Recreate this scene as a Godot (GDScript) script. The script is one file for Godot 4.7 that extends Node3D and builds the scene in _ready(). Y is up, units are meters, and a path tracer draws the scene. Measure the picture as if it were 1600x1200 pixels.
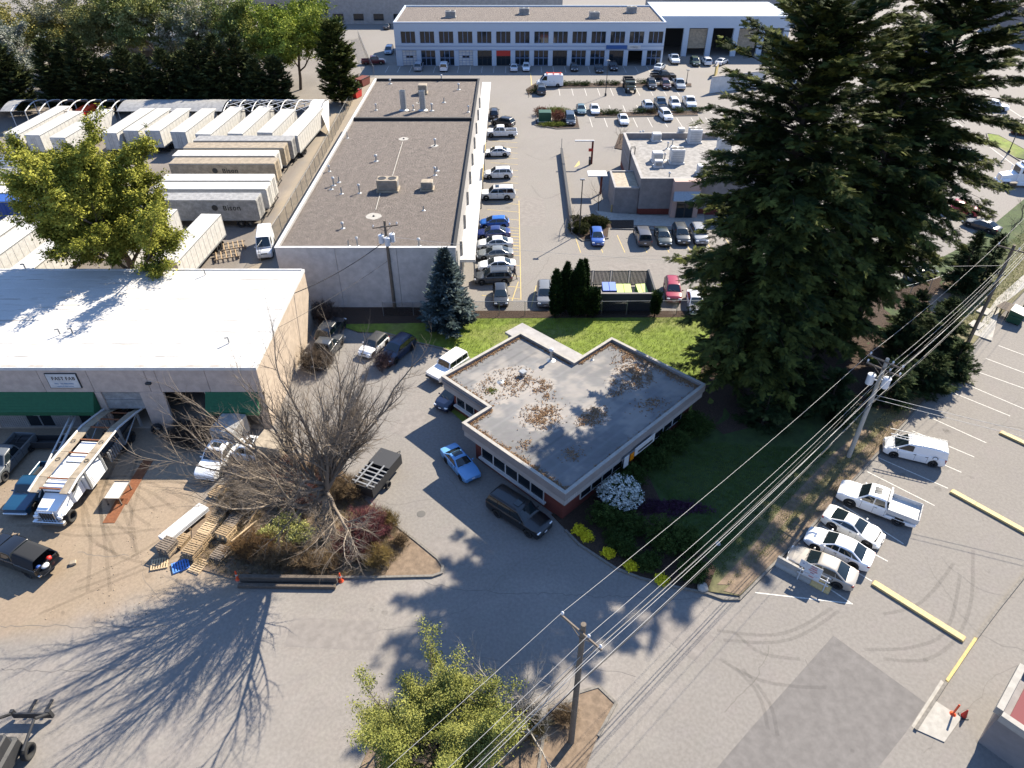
extends Node3D

# ---------------------------------------------------------------- mesh builder
class G:
	var v := PackedVector3Array()
	var n := PackedVector3Array()
	var c := PackedColorArray()
	var uv := PackedVector2Array()
	var col := Color(1, 1, 1)
	var t := Transform3D()

	func put(p: Vector3, nn: Vector3, q := Vector2.ZERO) -> void:
		v.push_back(p); n.push_back(nn); c.push_back(col); uv.push_back(q)

	func tri(a: Vector3, b: Vector3, d: Vector3) -> void:   # counter-clockwise seen from outside
		a = t * a; b = t * b; d = t * d
		var nn := (b - a).cross(d - a).normalized()
		put(a, nn); put(d, nn); put(b, nn)

	func quad(a: Vector3, b: Vector3, d: Vector3, e: Vector3) -> void:
		tri(a, b, d); tri(a, d, e)

	func quad_uv(a: Vector3, b: Vector3, d: Vector3, e: Vector3) -> void:   # a lower left, b lower right, d upper right, e upper left
		var nn := (b - a).cross(d - a).normalized()
		put(a, nn, Vector2(0, 1)); put(d, nn, Vector2(1, 0)); put(b, nn, Vector2(1, 1))
		put(a, nn, Vector2(0, 1)); put(e, nn, Vector2(0, 0)); put(d, nn, Vector2(1, 0))

	func hexa(q: Array) -> void:   # 0-3 bottom ring counter-clockwise from above, 4-7 top ring
		quad(q[4], q[5], q[6], q[7]); quad(q[3], q[2], q[1], q[0])
		for i in 4:
			var j := (i + 1) % 4
			quad(q[i], q[j], q[j + 4], q[i + 4])

	func box(p: Vector3, s: Vector3) -> void:   # p is the centre
		var h := s * 0.5
		var q := []
		for y in [-h.y, h.y]:
			for k in [Vector2(-h.x, h.z), Vector2(h.x, h.z), Vector2(h.x, -h.z), Vector2(-h.x, -h.z)]:
				q.append(p + Vector3(k.x, y, k.y))
		hexa(q)

	func bx(x0: float, x1: float, y0: float, y1: float, z0: float, z1: float) -> void:
		box(Vector3(x0 + x1, y0 + y1, z0 + z1) * 0.5, Vector3(absf(x1 - x0), absf(y1 - y0), absf(z1 - z0)))

	func cbox(p: Vector3, s: Vector3, b: float) -> void:   # chamfered box
		var h := s * 0.5
		b = minf(b, minf(h.x, minf(h.y, h.z)) * 0.9)
		var ring := func(y: float, i: float) -> Array:
			var a := h.x - i; var d := h.z - i; var k := b
			return [Vector3(-a + k, y, d), Vector3(a - k, y, d), Vector3(a, y, d - k), Vector3(a, y, -d + k), Vector3(a - k, y, -d), Vector3(-a + k, y, -d), Vector3(-a, y, -d + k), Vector3(-a, y, d - k)]
		var rows := [ring.call(-h.y, b), ring.call(-h.y + b, 0.0), ring.call(h.y - b, 0.0), ring.call(h.y, b)]
		for r in 3:
			for i in 8:
				var j := (i + 1) % 8
				quad(p + rows[r][i], p + rows[r][j], p + rows[r + 1][j], p + rows[r + 1][i])
		for i in range(1, 7):
			tri(p + rows[3][0], p + rows[3][i], p + rows[3][i + 1])
			tri(p + rows[0][0], p + rows[0][i + 1], p + rows[0][i])

	func prism(poly: PackedVector2Array, y0: float, y1: float) -> void:   # poly in x, z
		if Geometry2D.is_polygon_clockwise(poly):
			poly.reverse()
		# counter-clockwise in (x, z) is clockwise seen from above
		var k := poly.size()
		for i in k:
			var a := poly[i]; var b := poly[(i + 1) % k]
			quad(Vector3(b.x, y0, b.y), Vector3(a.x, y0, a.y), Vector3(a.x, y1, a.y), Vector3(b.x, y1, b.y))
		flat(poly, y1)

	func flat(poly: PackedVector2Array, y: float) -> void:
		var idx := Geometry2D.triangulate_polygon(poly)
		for i in range(0, idx.size(), 3):
			var a := poly[idx[i]]; var b := poly[idx[i + 1]]; var d := poly[idx[i + 2]]
			if (b - a).cross(d - a) > 0.0:
				var s := b; b = d; d = s
			tri(Vector3(a.x, y, a.y), Vector3(b.x, y, b.y), Vector3(d.x, y, d.y))

	func tube(a: Vector3, b: Vector3, r0: float, r1: float, k := 8, caps := true) -> void:
		var d := (b - a).normalized()
		var u := d.cross(Vector3.UP if absf(d.y) < 0.95 else Vector3.RIGHT).normalized()
		var w := u.cross(d)
		var q := []
		for i in k:
			var an := TAU * i / k
			q.append(u * cos(an) - w * sin(an))
		for i in k:
			var e: Vector3 = q[i]; var f: Vector3 = q[(i + 1) % k]
			var p := [t * (a + e * r0), t * (a + f * r0), t * (b + f * r1), t * (b + e * r1)]
			var ne: Vector3 = t.basis * e; var nf: Vector3 = t.basis * f
			put(p[0], ne); put(p[2], nf); put(p[1], nf)
			put(p[0], ne); put(p[3], ne); put(p[2], nf)
		if caps:
			for i in range(1, k - 1):
				tri(b + q[0] * r1, b + q[i] * r1, b + q[i + 1] * r1)
				tri(a + q[0] * r0, a + q[i + 1] * r0, a + q[i] * r0)

	func path(pts: Array, r0: float, r1: float, k := 5) -> void:
		for i in pts.size() - 1:
			var f0 := float(i) / (pts.size() - 1); var f1 := float(i + 1) / (pts.size() - 1)
			tube(pts[i], pts[i + 1], lerpf(r0, r1, f0), lerpf(r0, r1, f1), k, false)

	func grid(rows: Array, flip := false) -> void:   # smooth sheet through rows of points
		var h := rows.size(); var w: int = rows[0].size()
		var nn := PackedVector3Array(); nn.resize(h * w)
		var fs := []
		for i in h - 1:
			for j in w - 1:
				var a: Vector3 = rows[i][j]; var b: Vector3 = rows[i][j + 1]; var d: Vector3 = rows[i + 1][j + 1]; var e: Vector3 = rows[i + 1][j]
				for q in [[a, b, d, i * w + j, i * w + j + 1, i * w + w + j + 1], [a, d, e, i * w + j, i * w + w + j + 1, i * w + w + j]]:
					var f: Vector3 = (q[1] - q[0]).cross(q[2] - q[0])
					if f.length_squared() < 1e-12: continue
					if flip: f = -f
					for m in 3: nn[q[3 + m]] += f
					fs.append(q)
		for q in fs:
			for m in ([0, 1, 2] if flip else [0, 2, 1]):
				put(t * q[m], (t.basis * nn[q[3 + m]]).normalized())

	func lathe(prof: Array, k := 12, at := Vector3.ZERO, axis := 1) -> void:   # prof of Vector2(radius, height)
		var rows := []
		for p in prof:
			var r := []
			for i in k + 1:
				var a := TAU * i / k
				var q := Vector3(cos(a) * p.x, p.y, sin(a) * p.x)
				if axis == 2: q = Vector3(q.x, -q.z, q.y)
				r.append(at + q)
			rows.append(r)
		grid(rows, true)

	func ball(p: Vector3, s: Vector3, k := 8) -> void:
		var rows := []
		for i in k + 1:
			var a := PI * i / k - PI / 2
			var r := []
			for j in 2 * k + 1:
				var b := PI * j / k
				r.append(p + Vector3(cos(a) * cos(b) * s.x, sin(a) * s.y, cos(a) * sin(b) * s.z))
			rows.append(r)
		grid(rows, true)

	func mesh(m: Material) -> ArrayMesh:
		var a := []
		a.resize(Mesh.ARRAY_MAX)
		a[Mesh.ARRAY_VERTEX] = v; a[Mesh.ARRAY_NORMAL] = n; a[Mesh.ARRAY_COLOR] = c; a[Mesh.ARRAY_TEX_UV] = uv
		var o := ArrayMesh.new()
		o.add_surface_from_arrays(Mesh.PRIMITIVE_TRIANGLES, a)
		o.surface_set_material(0, m)
		return o

# ---------------------------------------------------------------- objects
var M := {}
var rng := RandomNumberGenerator.new()

func thing(called: String, label: String, category: String, at := Vector3.ZERO, turn := 0.0, group := "") -> Node3D:
	var o := Node3D.new()
	o.name = called
	add_child(o, true)
	o.position = at
	o.rotation.y = turn
	tag(o, label, category, group)
	return o

func tag(o: Node, label: String, category: String, group := "", kind := "") -> void:
	if label: o.set_meta("label", label)
	if category: o.set_meta("category", category)
	if group: o.set_meta("group", group)
	if kind: o.set_meta("kind", kind)

func part(parent: Node, called: String, g, m: Material = null) -> MeshInstance3D:
	var o := MeshInstance3D.new()
	o.name = called
	o.mesh = g.mesh(m) if g is G else g
	parent.add_child(o, true)
	return o

func lone(called: String, g, m: Material, label: String, category: String, group := "", at := Vector3.ZERO, turn := 0.0) -> MeshInstance3D:
	var o := part(self, called, g, m)
	o.position = at
	o.rotation.y = turn
	tag(o, label, category, group)
	return o

func struct(called: String, g, m: Material = null) -> MeshInstance3D:
	var o := part(self, called, g, m)
	o.set_meta("kind", "structure")
	return o

func scatter(parent: Node, called: String, mesh: Mesh, where: Array, tint: Array, stuff := true) -> MultiMeshInstance3D:
	var mm := MultiMesh.new()
	mm.transform_format = MultiMesh.TRANSFORM_3D
	mm.use_colors = true
	mm.mesh = mesh
	mm.instance_count = where.size()
	for i in where.size():
		mm.set_instance_transform(i, where[i])
		mm.set_instance_color(i, tint[i])
	var o := MultiMeshInstance3D.new()
	o.name = called
	o.multimesh = mm
	parent.add_child(o, true)
	if stuff: o.set_meta("kind", "stuff")
	return o

func copy(o: Node3D, label: String, at: Vector3, turn := 0.0) -> Node3D:
	var r: Node3D = o.duplicate()
	r.name = o.name.rstrip("0123456789")
	add_child(r, true)
	r.position = at
	r.rotation.y = turn
	r.set_meta("label", label)
	return r

# ---------------------------------------------------------------- materials
func noise(seed_: int, freq: float, octaves := 4, kind := FastNoiseLite.TYPE_SIMPLEX_SMOOTH) -> FastNoiseLite:
	var f := FastNoiseLite.new()
	f.seed = seed_
	f.noise_type = kind
	f.frequency = freq
	f.fractal_octaves = octaves
	f.fractal_gain = 0.62
	return f

func noise_tex(seed_: int, freq: float, lo: float, hi: float, size := 512, octaves := 4, kind := FastNoiseLite.TYPE_SIMPLEX_SMOOTH) -> NoiseTexture2D:
	var t := NoiseTexture2D.new()
	t.width = size
	t.height = size
	t.seamless = true
	t.noise = noise(seed_, freq, octaves, kind)
	var g := Gradient.new()
	g.colors = PackedColorArray([Color(lo, lo, lo), Color(hi, hi, hi)])
	g.offsets = PackedFloat32Array([0.2, 0.8])
	t.color_ramp = g
	return t

func mat(color, rough := 0.8, metal := 0.0) -> StandardMaterial3D:
	var m := StandardMaterial3D.new()
	m.albedo_color = color if color is Color else Color(color)
	m.roughness = rough
	m.metallic = metal
	m.cull_mode = BaseMaterial3D.CULL_DISABLED
	return m

func surf(color, rough: float, fine: Texture2D, scale: float, broad: Texture2D = null, broad_scale := 0.08, relief := 0.0) -> StandardMaterial3D:
	var m := mat(color, rough)
	m.albedo_texture = fine
	m.uv1_triplanar = true
	m.uv1_world_triplanar = true
	m.uv1_scale = Vector3.ONE * scale
	if broad:
		m.detail_enabled = true
		m.detail_blend_mode = BaseMaterial3D.BLEND_MODE_MUL
		m.detail_albedo = broad
		m.detail_uv_layer = BaseMaterial3D.DETAIL_UV_2
		m.uv2_triplanar = true
		m.uv2_world_triplanar = true
		m.uv2_scale = Vector3.ONE * broad_scale
	if relief > 0.0:
		m.heightmap_enabled = true
		m.heightmap_texture = fine
		m.heightmap_scale = relief
	return m

func paint(color) -> StandardMaterial3D:
	var key := "paint" + str(color)
	if not M.has(key):
		var m := mat(color, 0.32)
		m.clearcoat_enabled = true
		m.clearcoat = 0.7
		m.clearcoat_roughness = 0.06
		M[key] = m
	return M[key]

func materials() -> void:
	var fine := noise_tex(1, 0.12, 0.92, 1.0, 512, 4)
	var grit := noise_tex(2, 0.25, 0.8, 1.0, 512, 4)
	var blot := noise_tex(3, 0.012, 0.9, 1.0, 1024, 7)
	var stain := noise_tex(4, 0.02, 0.82, 1.0, 512, 6)
	var speck := noise_tex(5, 0.35, 0.25, 1.0, 512, 2, FastNoiseLite.TYPE_VALUE)
	M.ground = surf("ffffff", 0.92, grit, 0.35, noise_tex(9, 0.03, 0.91, 1.0, 1024, 7), 0.1, 0.8)
	M.ground.vertex_color_use_as_albedo = true
	M.patch = surf("787471", 0.9, grit, 0.45, blot, 0.09, 0.5)
	M.repair = surf("8d8781", 0.92, grit, 0.4, blot, 0.1, 0.4)
	M.lawn = surf("ffffff", 0.95, grit, 0.25, stain, 0.1, 3.0)
	M.lawn.vertex_color_use_as_albedo = true
	M.mulch = surf("6a5342", 0.97, speck, 0.4, blot, 0.2, 4.0)
	M.soil = surf("8d7a66", 0.97, grit, 0.4, stain, 0.15, 3.0)
	M.concrete = surf("a8a49c", 0.88, fine, 0.4, blot, 0.12, 0.2)
	M.kerb = surf("7f7a72", 0.9, fine, 0.6, stain, 0.3, 0.3)
	M.line = surf("e2dfd6", 0.8, grit, 0.7, stain, 0.5)
	M.yellow_line = surf("d8c07a", 0.8, grit, 0.7, stain, 0.5)
	M.gravel = surf("aea299", 0.97, speck, 0.35, blot, 0.06, 6.0)
	M.stucco = surf("a3a09d", 0.9, fine, 0.5, blot, 0.06, 0.2)
	M.pale_wall = surf("c6c1bc", 0.9, fine, 0.5, blot, 0.06, 0.2)
	M.stucco_grey = surf("8d8886", 0.9, fine, 0.5, blot, 0.07, 0.2)
	M.beige_wall = surf("b8a896", 0.88, fine, 0.5, blot, 0.07, 0.2)
	M.front_wall = surf("c4b3a6", 0.88, fine, 0.5, blot, 0.07, 0.2)
	M.pale_roof = surf("96938f", 0.9, fine, 0.3, stain, 0.09, 0.3)
	M.white = surf("d0d0ce", 0.6, fine, 0.3, blot, 0.06)
	M.trailer = surf("cac8c2", 0.5, fine, 0.3, blot, 0.11)
	M.trailer_tan = surf("a89a84", 0.55, fine, 0.3, stain, 0.11)
	M.trailer_grey = surf("a3a29f", 0.5, fine, 0.3, stain, 0.11)
	M.galv = surf("a7abad", 0.45, fine, 0.8, blot, 0.3)
	M.galv.metallic = 0.55
	M.steel = surf("8a8c8e", 0.5, fine, 0.8, stain, 0.4)
	M.rust = surf("8a5534", 0.9, grit, 0.6, stain, 0.3, 0.5)
	M.wood = surf("b39a78", 0.9, grit, 0.8, stain, 0.5, 0.4)
	M.old_wood = surf("8b7e70", 0.92, grit, 0.8, stain, 0.4, 0.4)
	M.pole = surf("7d7265", 0.92, grit, 0.8, stain, 0.3, 0.5)
	M.bark = surf("6b6055", 0.95, grit, 0.9, stain, 0.3, 2.0)
	M.fir_bark = surf("453a31", 0.95, grit, 0.9, stain, 0.3, 2.0)
	M.birch = surf("b8b1a6", 0.9, grit, 0.9, stain, 0.4)
	M.dark = mat("1b1c1e", 0.7)
	M.rubber = mat("222222", 0.85)
	M.under = mat("161617", 0.9)
	M.rim = mat("b4b6b8", 0.35, 0.6)
	M.chrome = mat("c8cacc", 0.18, 0.9)
	M.glass = mat("1a2327", 0.05)
	M.glass.metallic_specular = 0.6
	M.shopglass = mat("18222a", 0.08)
	M.lamp_glass = mat("e4e6e6", 0.12)
	M.tail = mat("8f1212", 0.2)
	M.amber = mat("c97818", 0.25)
	M.plate = mat("d8dade", 0.5)
	M.plastic = mat("2b2c2e", 0.6)
	M.red = mat("b02a22", 0.5)
	M.orange = mat("e2522a", 0.5)
	M.yellow = surf("dcc184", 0.7, grit, 0.6, stain, 0.6)
	M.awning = surf("20603f", 0.8, fine, 0.5, blot, 0.2)
	M.green = mat("1f4a38", 0.5)
	M.lime = mat("8fb53a", 0.5)
	M.blue = mat("2c4d94", 0.5)
	M.wire = mat("a9a7a3", 0.5)
	M.black_wire = mat("262626", 0.6)
	M.insulator = mat("c9ccd0", 0.25)
	M.brick_red = surf("7a3b30", 0.9, grit, 0.7, blot, 0.2)
	M.leaf = mat("ffffff", 0.75)
	M.leaf.vertex_color_use_as_albedo = true
	M.leaf.backlight_enabled = true
	M.leaf.backlight = Color(0.35, 0.4, 0.15)
	M.needle = mat("ffffff", 0.8)
	M.needle.vertex_color_use_as_albedo = true
	M.dry = mat("ffffff", 0.95)
	for k in [M.leaf, M.needle, M.dry]: k.metallic_specular = 0.15
	M.dry.vertex_color_use_as_albedo = true
	M.chain = chain_link()

func chain_link() -> StandardMaterial3D:
	var im := Image.create(64, 64, false, Image.FORMAT_RGBA8)
	im.fill(Color(0.6, 0.62, 0.62, 0.0))
	for y in 64:
		for x in 64:
			if (x + y) % 32 < 4 or posmod(x - y, 32) < 4:
				im.set_pixel(x, y, Color(0.62, 0.64, 0.64, 1.0))
	var m := mat("ffffff", 0.5)
	m.albedo_texture = ImageTexture.create_from_image(im)
	m.transparency = BaseMaterial3D.TRANSPARENCY_ALPHA_SCISSOR
	m.alpha_scissor_threshold = 0.5
	m.uv1_scale = Vector3(1, 1, 1)
	return m


# ---------------------------------------------------------------- scene
func _ready() -> void:
	rng.seed = 20240
	var cam := Camera3D.new()
	cam.name = "camera"
	cam.position = Vector3(0, 42, 0)
	cam.rotation_degrees = Vector3(-37.5, 0, 0)
	cam.fov = 57.65
	cam.near = 0.5
	cam.far = 1500.0
	add_child(cam)
	var sky := ProceduralSkyMaterial.new()
	sky.sky_top_color = Color(0.40, 0.53, 0.74)
	sky.sky_horizon_color = Color(0.76, 0.83, 0.91)
	sky.sky_curve = 0.12
	sky.ground_bottom_color = Color(0.3, 0.3, 0.3)
	sky.ground_horizon_color = Color(0.55, 0.62, 0.7)
	sky.sun_angle_max = 6.0
	var env := Environment.new()
	env.background_mode = Environment.BG_SKY
	env.sky = Sky.new()
	env.sky.sky_material = sky
	env.background_energy_multiplier = 0.68
	env.tonemap_mode = Environment.TONE_MAPPER_LINEAR
	env.tonemap_exposure = 2.75
	env.sdfgi_enabled = true
	env.ssao_enabled = true
	env.ssil_enabled = true
	var we := WorldEnvironment.new()
	we.name = "world"
	we.environment = env
	add_child(we)
	var sun := DirectionalLight3D.new()
	sun.name = "sun"
	sun.light_energy = 1.5
	sun.light_color = Color(1.0, 0.955, 0.88)
	sun.light_angular_distance = 0.5
	sun.shadow_enabled = true
	var el := deg_to_rad(39.0)
	sun.look_at_from_position(Vector3.ZERO, Vector3(-0.645 * cos(el), -sin(el), 0.764 * cos(el)))
	add_child(sun)
	materials()
	build_ground()
	build_markings()
	build_warehouse()
	build_long_building()
	build_office()
	build_restaurant()
	build_strip_mall()
	build_yard_structures()
	build_fences()
	build_enclosure()
	build_trailers()
	build_cars()
	build_trucks()
	build_poles()
	build_trees()
	build_shrubs()
	build_yard_goods()
	build_street_things()

# ---------------------------------------------------------------- ground
var dirt_n := noise(11, 0.05, 4)
var blot_n := noise(12, 0.012, 5)
var lane_n := noise(13, 0.35, 3)

func edge_of(poly: PackedVector2Array, p: Vector2) -> float:   # signed distance, positive inside
	var d := 1e9
	var k := poly.size()
	for i in k:
		d = minf(d, p.distance_to(Geometry2D.get_closest_point_to_segment(p, poly[i], poly[(i + 1) % k])))
	return d if Geometry2D.is_point_in_polygon(p, poly) else -d

var areas := []

func ground_color(p: Vector2) -> Color:
	var n1 := dirt_n.get_noise_2dv(p); var n2 := blot_n.get_noise_2dv(p * 3.0); var n3 := lane_n.get_noise_2dv(p)
	var c := Color(0.258, 0.238, 0.215) * (1.0 + 0.07 * n2 + 0.04 * n3)
	for a in areas:
		var box: Rect2 = a.box
		if not box.has_point(p): continue
		var e := edge_of(a.poly, p)
		var w := smoothstep(-a.soft, a.soft, e + n1 * a.soft * 1.6 + n3 * a.soft * 0.5)
		if w > 0.0:
			c = c.lerp(a.color * (1.0 + a.vary * n1 + 0.09 * n3), w)
	return c

func area(pts: Array, color: Color, soft: float, vary := 0.15) -> void:
	var poly := PackedVector2Array(pts)
	var box := Rect2(poly[0], Vector2.ZERO)
	for p in poly: box = box.expand(p)
	areas.append({"poly": poly, "color": color, "soft": soft, "vary": vary, "box": box.grow(soft * 3.0)})

func build_ground() -> void:
	# storage yard, alley beside the long building, tan work yard, worn road
	area([Vector2(-36.24, -25.66), Vector2(-26.01, -27.32), Vector2(-17.63, -31.50), Vector2(-22.29, -32.92), Vector2(-25.54, -37.95), Vector2(-29.14, -47.84), Vector2(-51.95, -50.77)], Color(0.318, 0.246, 0.172), 1.6, 0.22)
	area([Vector2(-30.84, -17.04), Vector2(-35.95, -25.21), Vector2(-26.55, -28.57), Vector2(-4.64, -31.50), Vector2(14.79, -29.34), Vector2(3.59, -17.04)], Color(0.29, 0.265, 0.237), 2.2, 0.12)
	area([Vector2(-97.43, -70.74), Vector2(-35.22, -70.74), Vector2(-33.43, -81.17), Vector2(-36.82, -136.38), Vector2(-37.59, -148.98), Vector2(-171.46, -148.98)], Color(0.22, 0.192, 0.165), 1.2, 0.3)
	area([Vector2(-35.22, -70.74), Vector2(-28.10, -70.74), Vector2(-30.86, -82.97), Vector2(-31.76, -170.72), Vector2(-35.65, -171.86), Vector2(-36.20, -136.38), Vector2(-33.54, -82.97)], Color(0.33, 0.275, 0.205), 0.8, 0.2)
	area([Vector2(-171.46, -148.98), Vector2(-36.93, -148.98), Vector2(-35.41, -174.77), Vector2(-41.98, -213.18), Vector2(-232.20, -213.18)], Color(0.24, 0.215, 0.185), 2.5, 0.3)
	var g := G.new()
	var zs := [12.0]
	while zs[-1] > -560.0: zs.append(zs[-1] - (0.55 + 0.007 * maxf(0.0, -zs[-1])))
	var xs := []
	var x := -330.0
	while x < 330.0:
		xs.append(x)
		x += 0.75 if absf(x) < 60.0 else 3.0
	var rows := []; var cols := []
	for z in zs:
		var cr := PackedColorArray()
		for q in xs: cr.push_back(ground_color(Vector2(q, z)))
		cols.append(cr)
	for i in zs.size() - 1:
		for j in xs.size() - 1:
			var a := Vector3(xs[j], 0, zs[i]); var b := Vector3(xs[j + 1], 0, zs[i]); var d := Vector3(xs[j + 1], 0, zs[i + 1]); var e := Vector3(xs[j], 0, zs[i + 1])
			for q in [[a, cols[i][j]], [d, cols[i + 1][j + 1]], [b, cols[i][j + 1]], [a, cols[i][j]], [e, cols[i + 1][j]], [d, cols[i + 1][j + 1]]]:
				g.col = q[1]
				g.put(q[0], Vector3.UP)
	struct("ground", g, M.ground)
	# a coarse apron out to the horizon
	var far := G.new()
	far.col = Color(0.2, 0.195, 0.17)
	far.box(Vector3(0, -0.6, -300), Vector3(5000, 1.0, 5000))
	struct("terrain", far, M.ground)
	# lawns
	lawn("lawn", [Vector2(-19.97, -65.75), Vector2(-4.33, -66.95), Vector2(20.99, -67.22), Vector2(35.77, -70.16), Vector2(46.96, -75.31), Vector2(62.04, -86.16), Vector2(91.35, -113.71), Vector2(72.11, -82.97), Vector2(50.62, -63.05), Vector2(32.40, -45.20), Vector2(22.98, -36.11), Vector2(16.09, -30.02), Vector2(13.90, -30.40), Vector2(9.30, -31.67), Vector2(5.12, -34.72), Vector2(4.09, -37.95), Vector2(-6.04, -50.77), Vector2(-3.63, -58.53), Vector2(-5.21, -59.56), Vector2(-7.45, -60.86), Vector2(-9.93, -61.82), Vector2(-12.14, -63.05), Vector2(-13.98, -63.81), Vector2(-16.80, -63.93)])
	lawn("lawn", [Vector2(87.88, -130.71), Vector2(89.73, -129.99), Vector2(90.18, -118.87), Vector2(88.17, -108.63), Vector2(89.23, -113.71), Vector2(86.15, -118.55), Vector2(86.04, -126.45)])
	# planting beds
	bed("planting_bed", [Vector2(-4.24, -68.32), Vector2(21.59, -68.32), Vector2(21.29, -66.95), Vector2(-4.18, -66.68)], 0.13, M.mulch)
	bed("planting_bed", [Vector2(-22.23, -69.59), Vector2(-4.41, -68.74), Vector2(-4.31, -66.54), Vector2(-9.98, -65.75), Vector2(-19.91, -65.48)], 0.125, M.mulch)
	bed("planting_bed", [Vector2(3.15, -37.62), Vector2(5.12, -34.72), Vector2(7.55, -32.58), Vector2(9.30, -31.67), Vector2(11.71, -30.89), Vector2(13.90, -30.40), Vector2(14.95, -32.35), Vector2(12.26, -37.95), Vector2(11.39, -42.27), Vector2(14.86, -46.29), Vector2(16.72, -49.83)], 0.13, M.mulch)
	bed("planting_bed", [Vector2(21.70, -63.93), Vector2(36.95, -69.30), Vector2(47.82, -73.74), Vector2(56.46, -78.58), Vector2(58.31, -75.31), Vector2(36.24, -50.77), Vector2(29.60, -50.77), Vector2(19.06, -47.14), Vector2(16.91, -50.77)], 0.12, M.mulch)
	bed("planting_bed", [Vector2(-12.60, -39.90), Vector2(-10.73, -37.95), Vector2(-9.34, -36.76), Vector2(-7.34, -34.97), Vector2(-5.53, -33.28), Vector2(-5.09, -32.58), Vector2(-5.14, -32.00), Vector2(-5.77, -31.72), Vector2(-9.76, -31.61), Vector2(-20.16, -31.44), Vector2(-23.58, -32.58), Vector2(-25.06, -36.62), Vector2(-24.17, -40.77), Vector2(-20.22, -44.95), Vector2(-15.58, -44.22)], 0.08, M.soil)
	bed("planting_bed", [Vector2(4.41, -135.99), Vector2(5.42, -145.01), Vector2(8.81, -145.88), Vector2(12.84, -144.15), Vector2(12.74, -134.45), Vector2(8.47, -134.07)], 0.12, M.mulch)
	bed("planting_bed", [Vector2(3.56, -156.02), Vector2(4.81, -162.05), Vector2(39.91, -163.62), Vector2(40.35, -165.75), Vector2(5.19, -165.75), Vector2(3.09, -161.02)], 0.12, M.mulch)
	bed("planting_bed", [Vector2(16.41, -141.20), Vector2(36.87, -142.45), Vector2(37.41, -145.01), Vector2(16.65, -143.72)], 0.12, M.mulch)
	bed("planting_bed", [Vector2(8.47, -92.88), Vector2(8.36, -88.72), Vector2(9.51, -86.55), Vector2(13.05, -87.33), Vector2(13.56, -90.35), Vector2(16.98, -90.56), Vector2(17.30, -92.88)], 0.12, M.mulch)
	bed("planting_bed", [Vector2(18.08, -123.06), Vector2(19.92, -130.71), Vector2(20.64, -130.71), Vector2(19.54, -122.07)], 0.12, M.mulch)
	bed("planting_bed", [Vector2(15.02, -100.89), Vector2(14.77, -96.19), Vector2(18.50, -94.85), Vector2(21.27, -94.85), Vector2(21.81, -98.03), Vector2(14.90, -98.97)], 0.12, M.mulch)
	bed("planting_bed", [Vector2(1.43, -17.04), Vector2(1.92, -20.62), Vector2(4.01, -22.82), Vector2(5.45, -23.24), Vector2(6.42, -22.20), Vector2(4.93, -19.86), Vector2(3.59, -17.04)], 0.1, M.soil)
	bed("planting_bed", [Vector2(-9.14, -17.04), Vector2(-8.08, -20.62), Vector2(-3.93, -21.79), Vector2(0.00, -21.79), Vector2(2.01, -20.81), Vector2(1.36, -17.04)], 0.1, M.soil)
	# dirt footpath along the street and bare strip next to the kerb
	bed("dirt_path", [Vector2(14.71, -30.94), Vector2(17.83, -33.99), Vector2(21.92, -38.64), Vector2(27.91, -44.47), Vector2(32.31, -48.20), Vector2(32.61, -47.49), Vector2(27.78, -43.35), Vector2(22.48, -37.95), Vector2(18.46, -33.63), Vector2(16.09, -30.94)], 0.135, M.soil)
	bed("dirt_path", [Vector2(16.10, -30.08), Vector2(23.00, -36.17), Vector2(32.44, -45.28), Vector2(40.87, -53.51), Vector2(40.95, -54.32), Vector2(32.19, -46.46), Vector2(22.47, -37.15), Vector2(17.12, -32.23), Vector2(15.04, -30.40)], 0.132, M.soil)
	bed("dirt_path", [Vector2(47.30, -69.30), Vector2(53.22, -75.31), Vector2(58.97, -80.30), Vector2(58.88, -78.58), Vector2(53.60, -72.97), Vector2(48.10, -67.90)], 0.13, M.soil)
	# concrete walks
	bed("sidewalk", [Vector2(12.15, -96.19), Vector2(13.20, -92.88), Vector2(13.50, -91.39), Vector2(26.81, -90.56), Vector2(27.80, -95.07), Vector2(21.20, -94.40), Vector2(14.85, -95.29)], 0.11, M.concrete)
	bed("sidewalk", [Vector2(24.23, -20.62), Vector2(26.30, -22.36), Vector2(27.36, -21.32), Vector2(25.59, -19.86)], 0.06, M.concrete)
	bed("sidewalk", [Vector2(50.13, -63.43), Vector2(56.82, -71.03), Vector2(70.43, -82.97), Vector2(67.75, -78.58), Vector2(56.31, -69.30), Vector2(51.47, -62.19)], 0.14, M.concrete)
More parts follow.
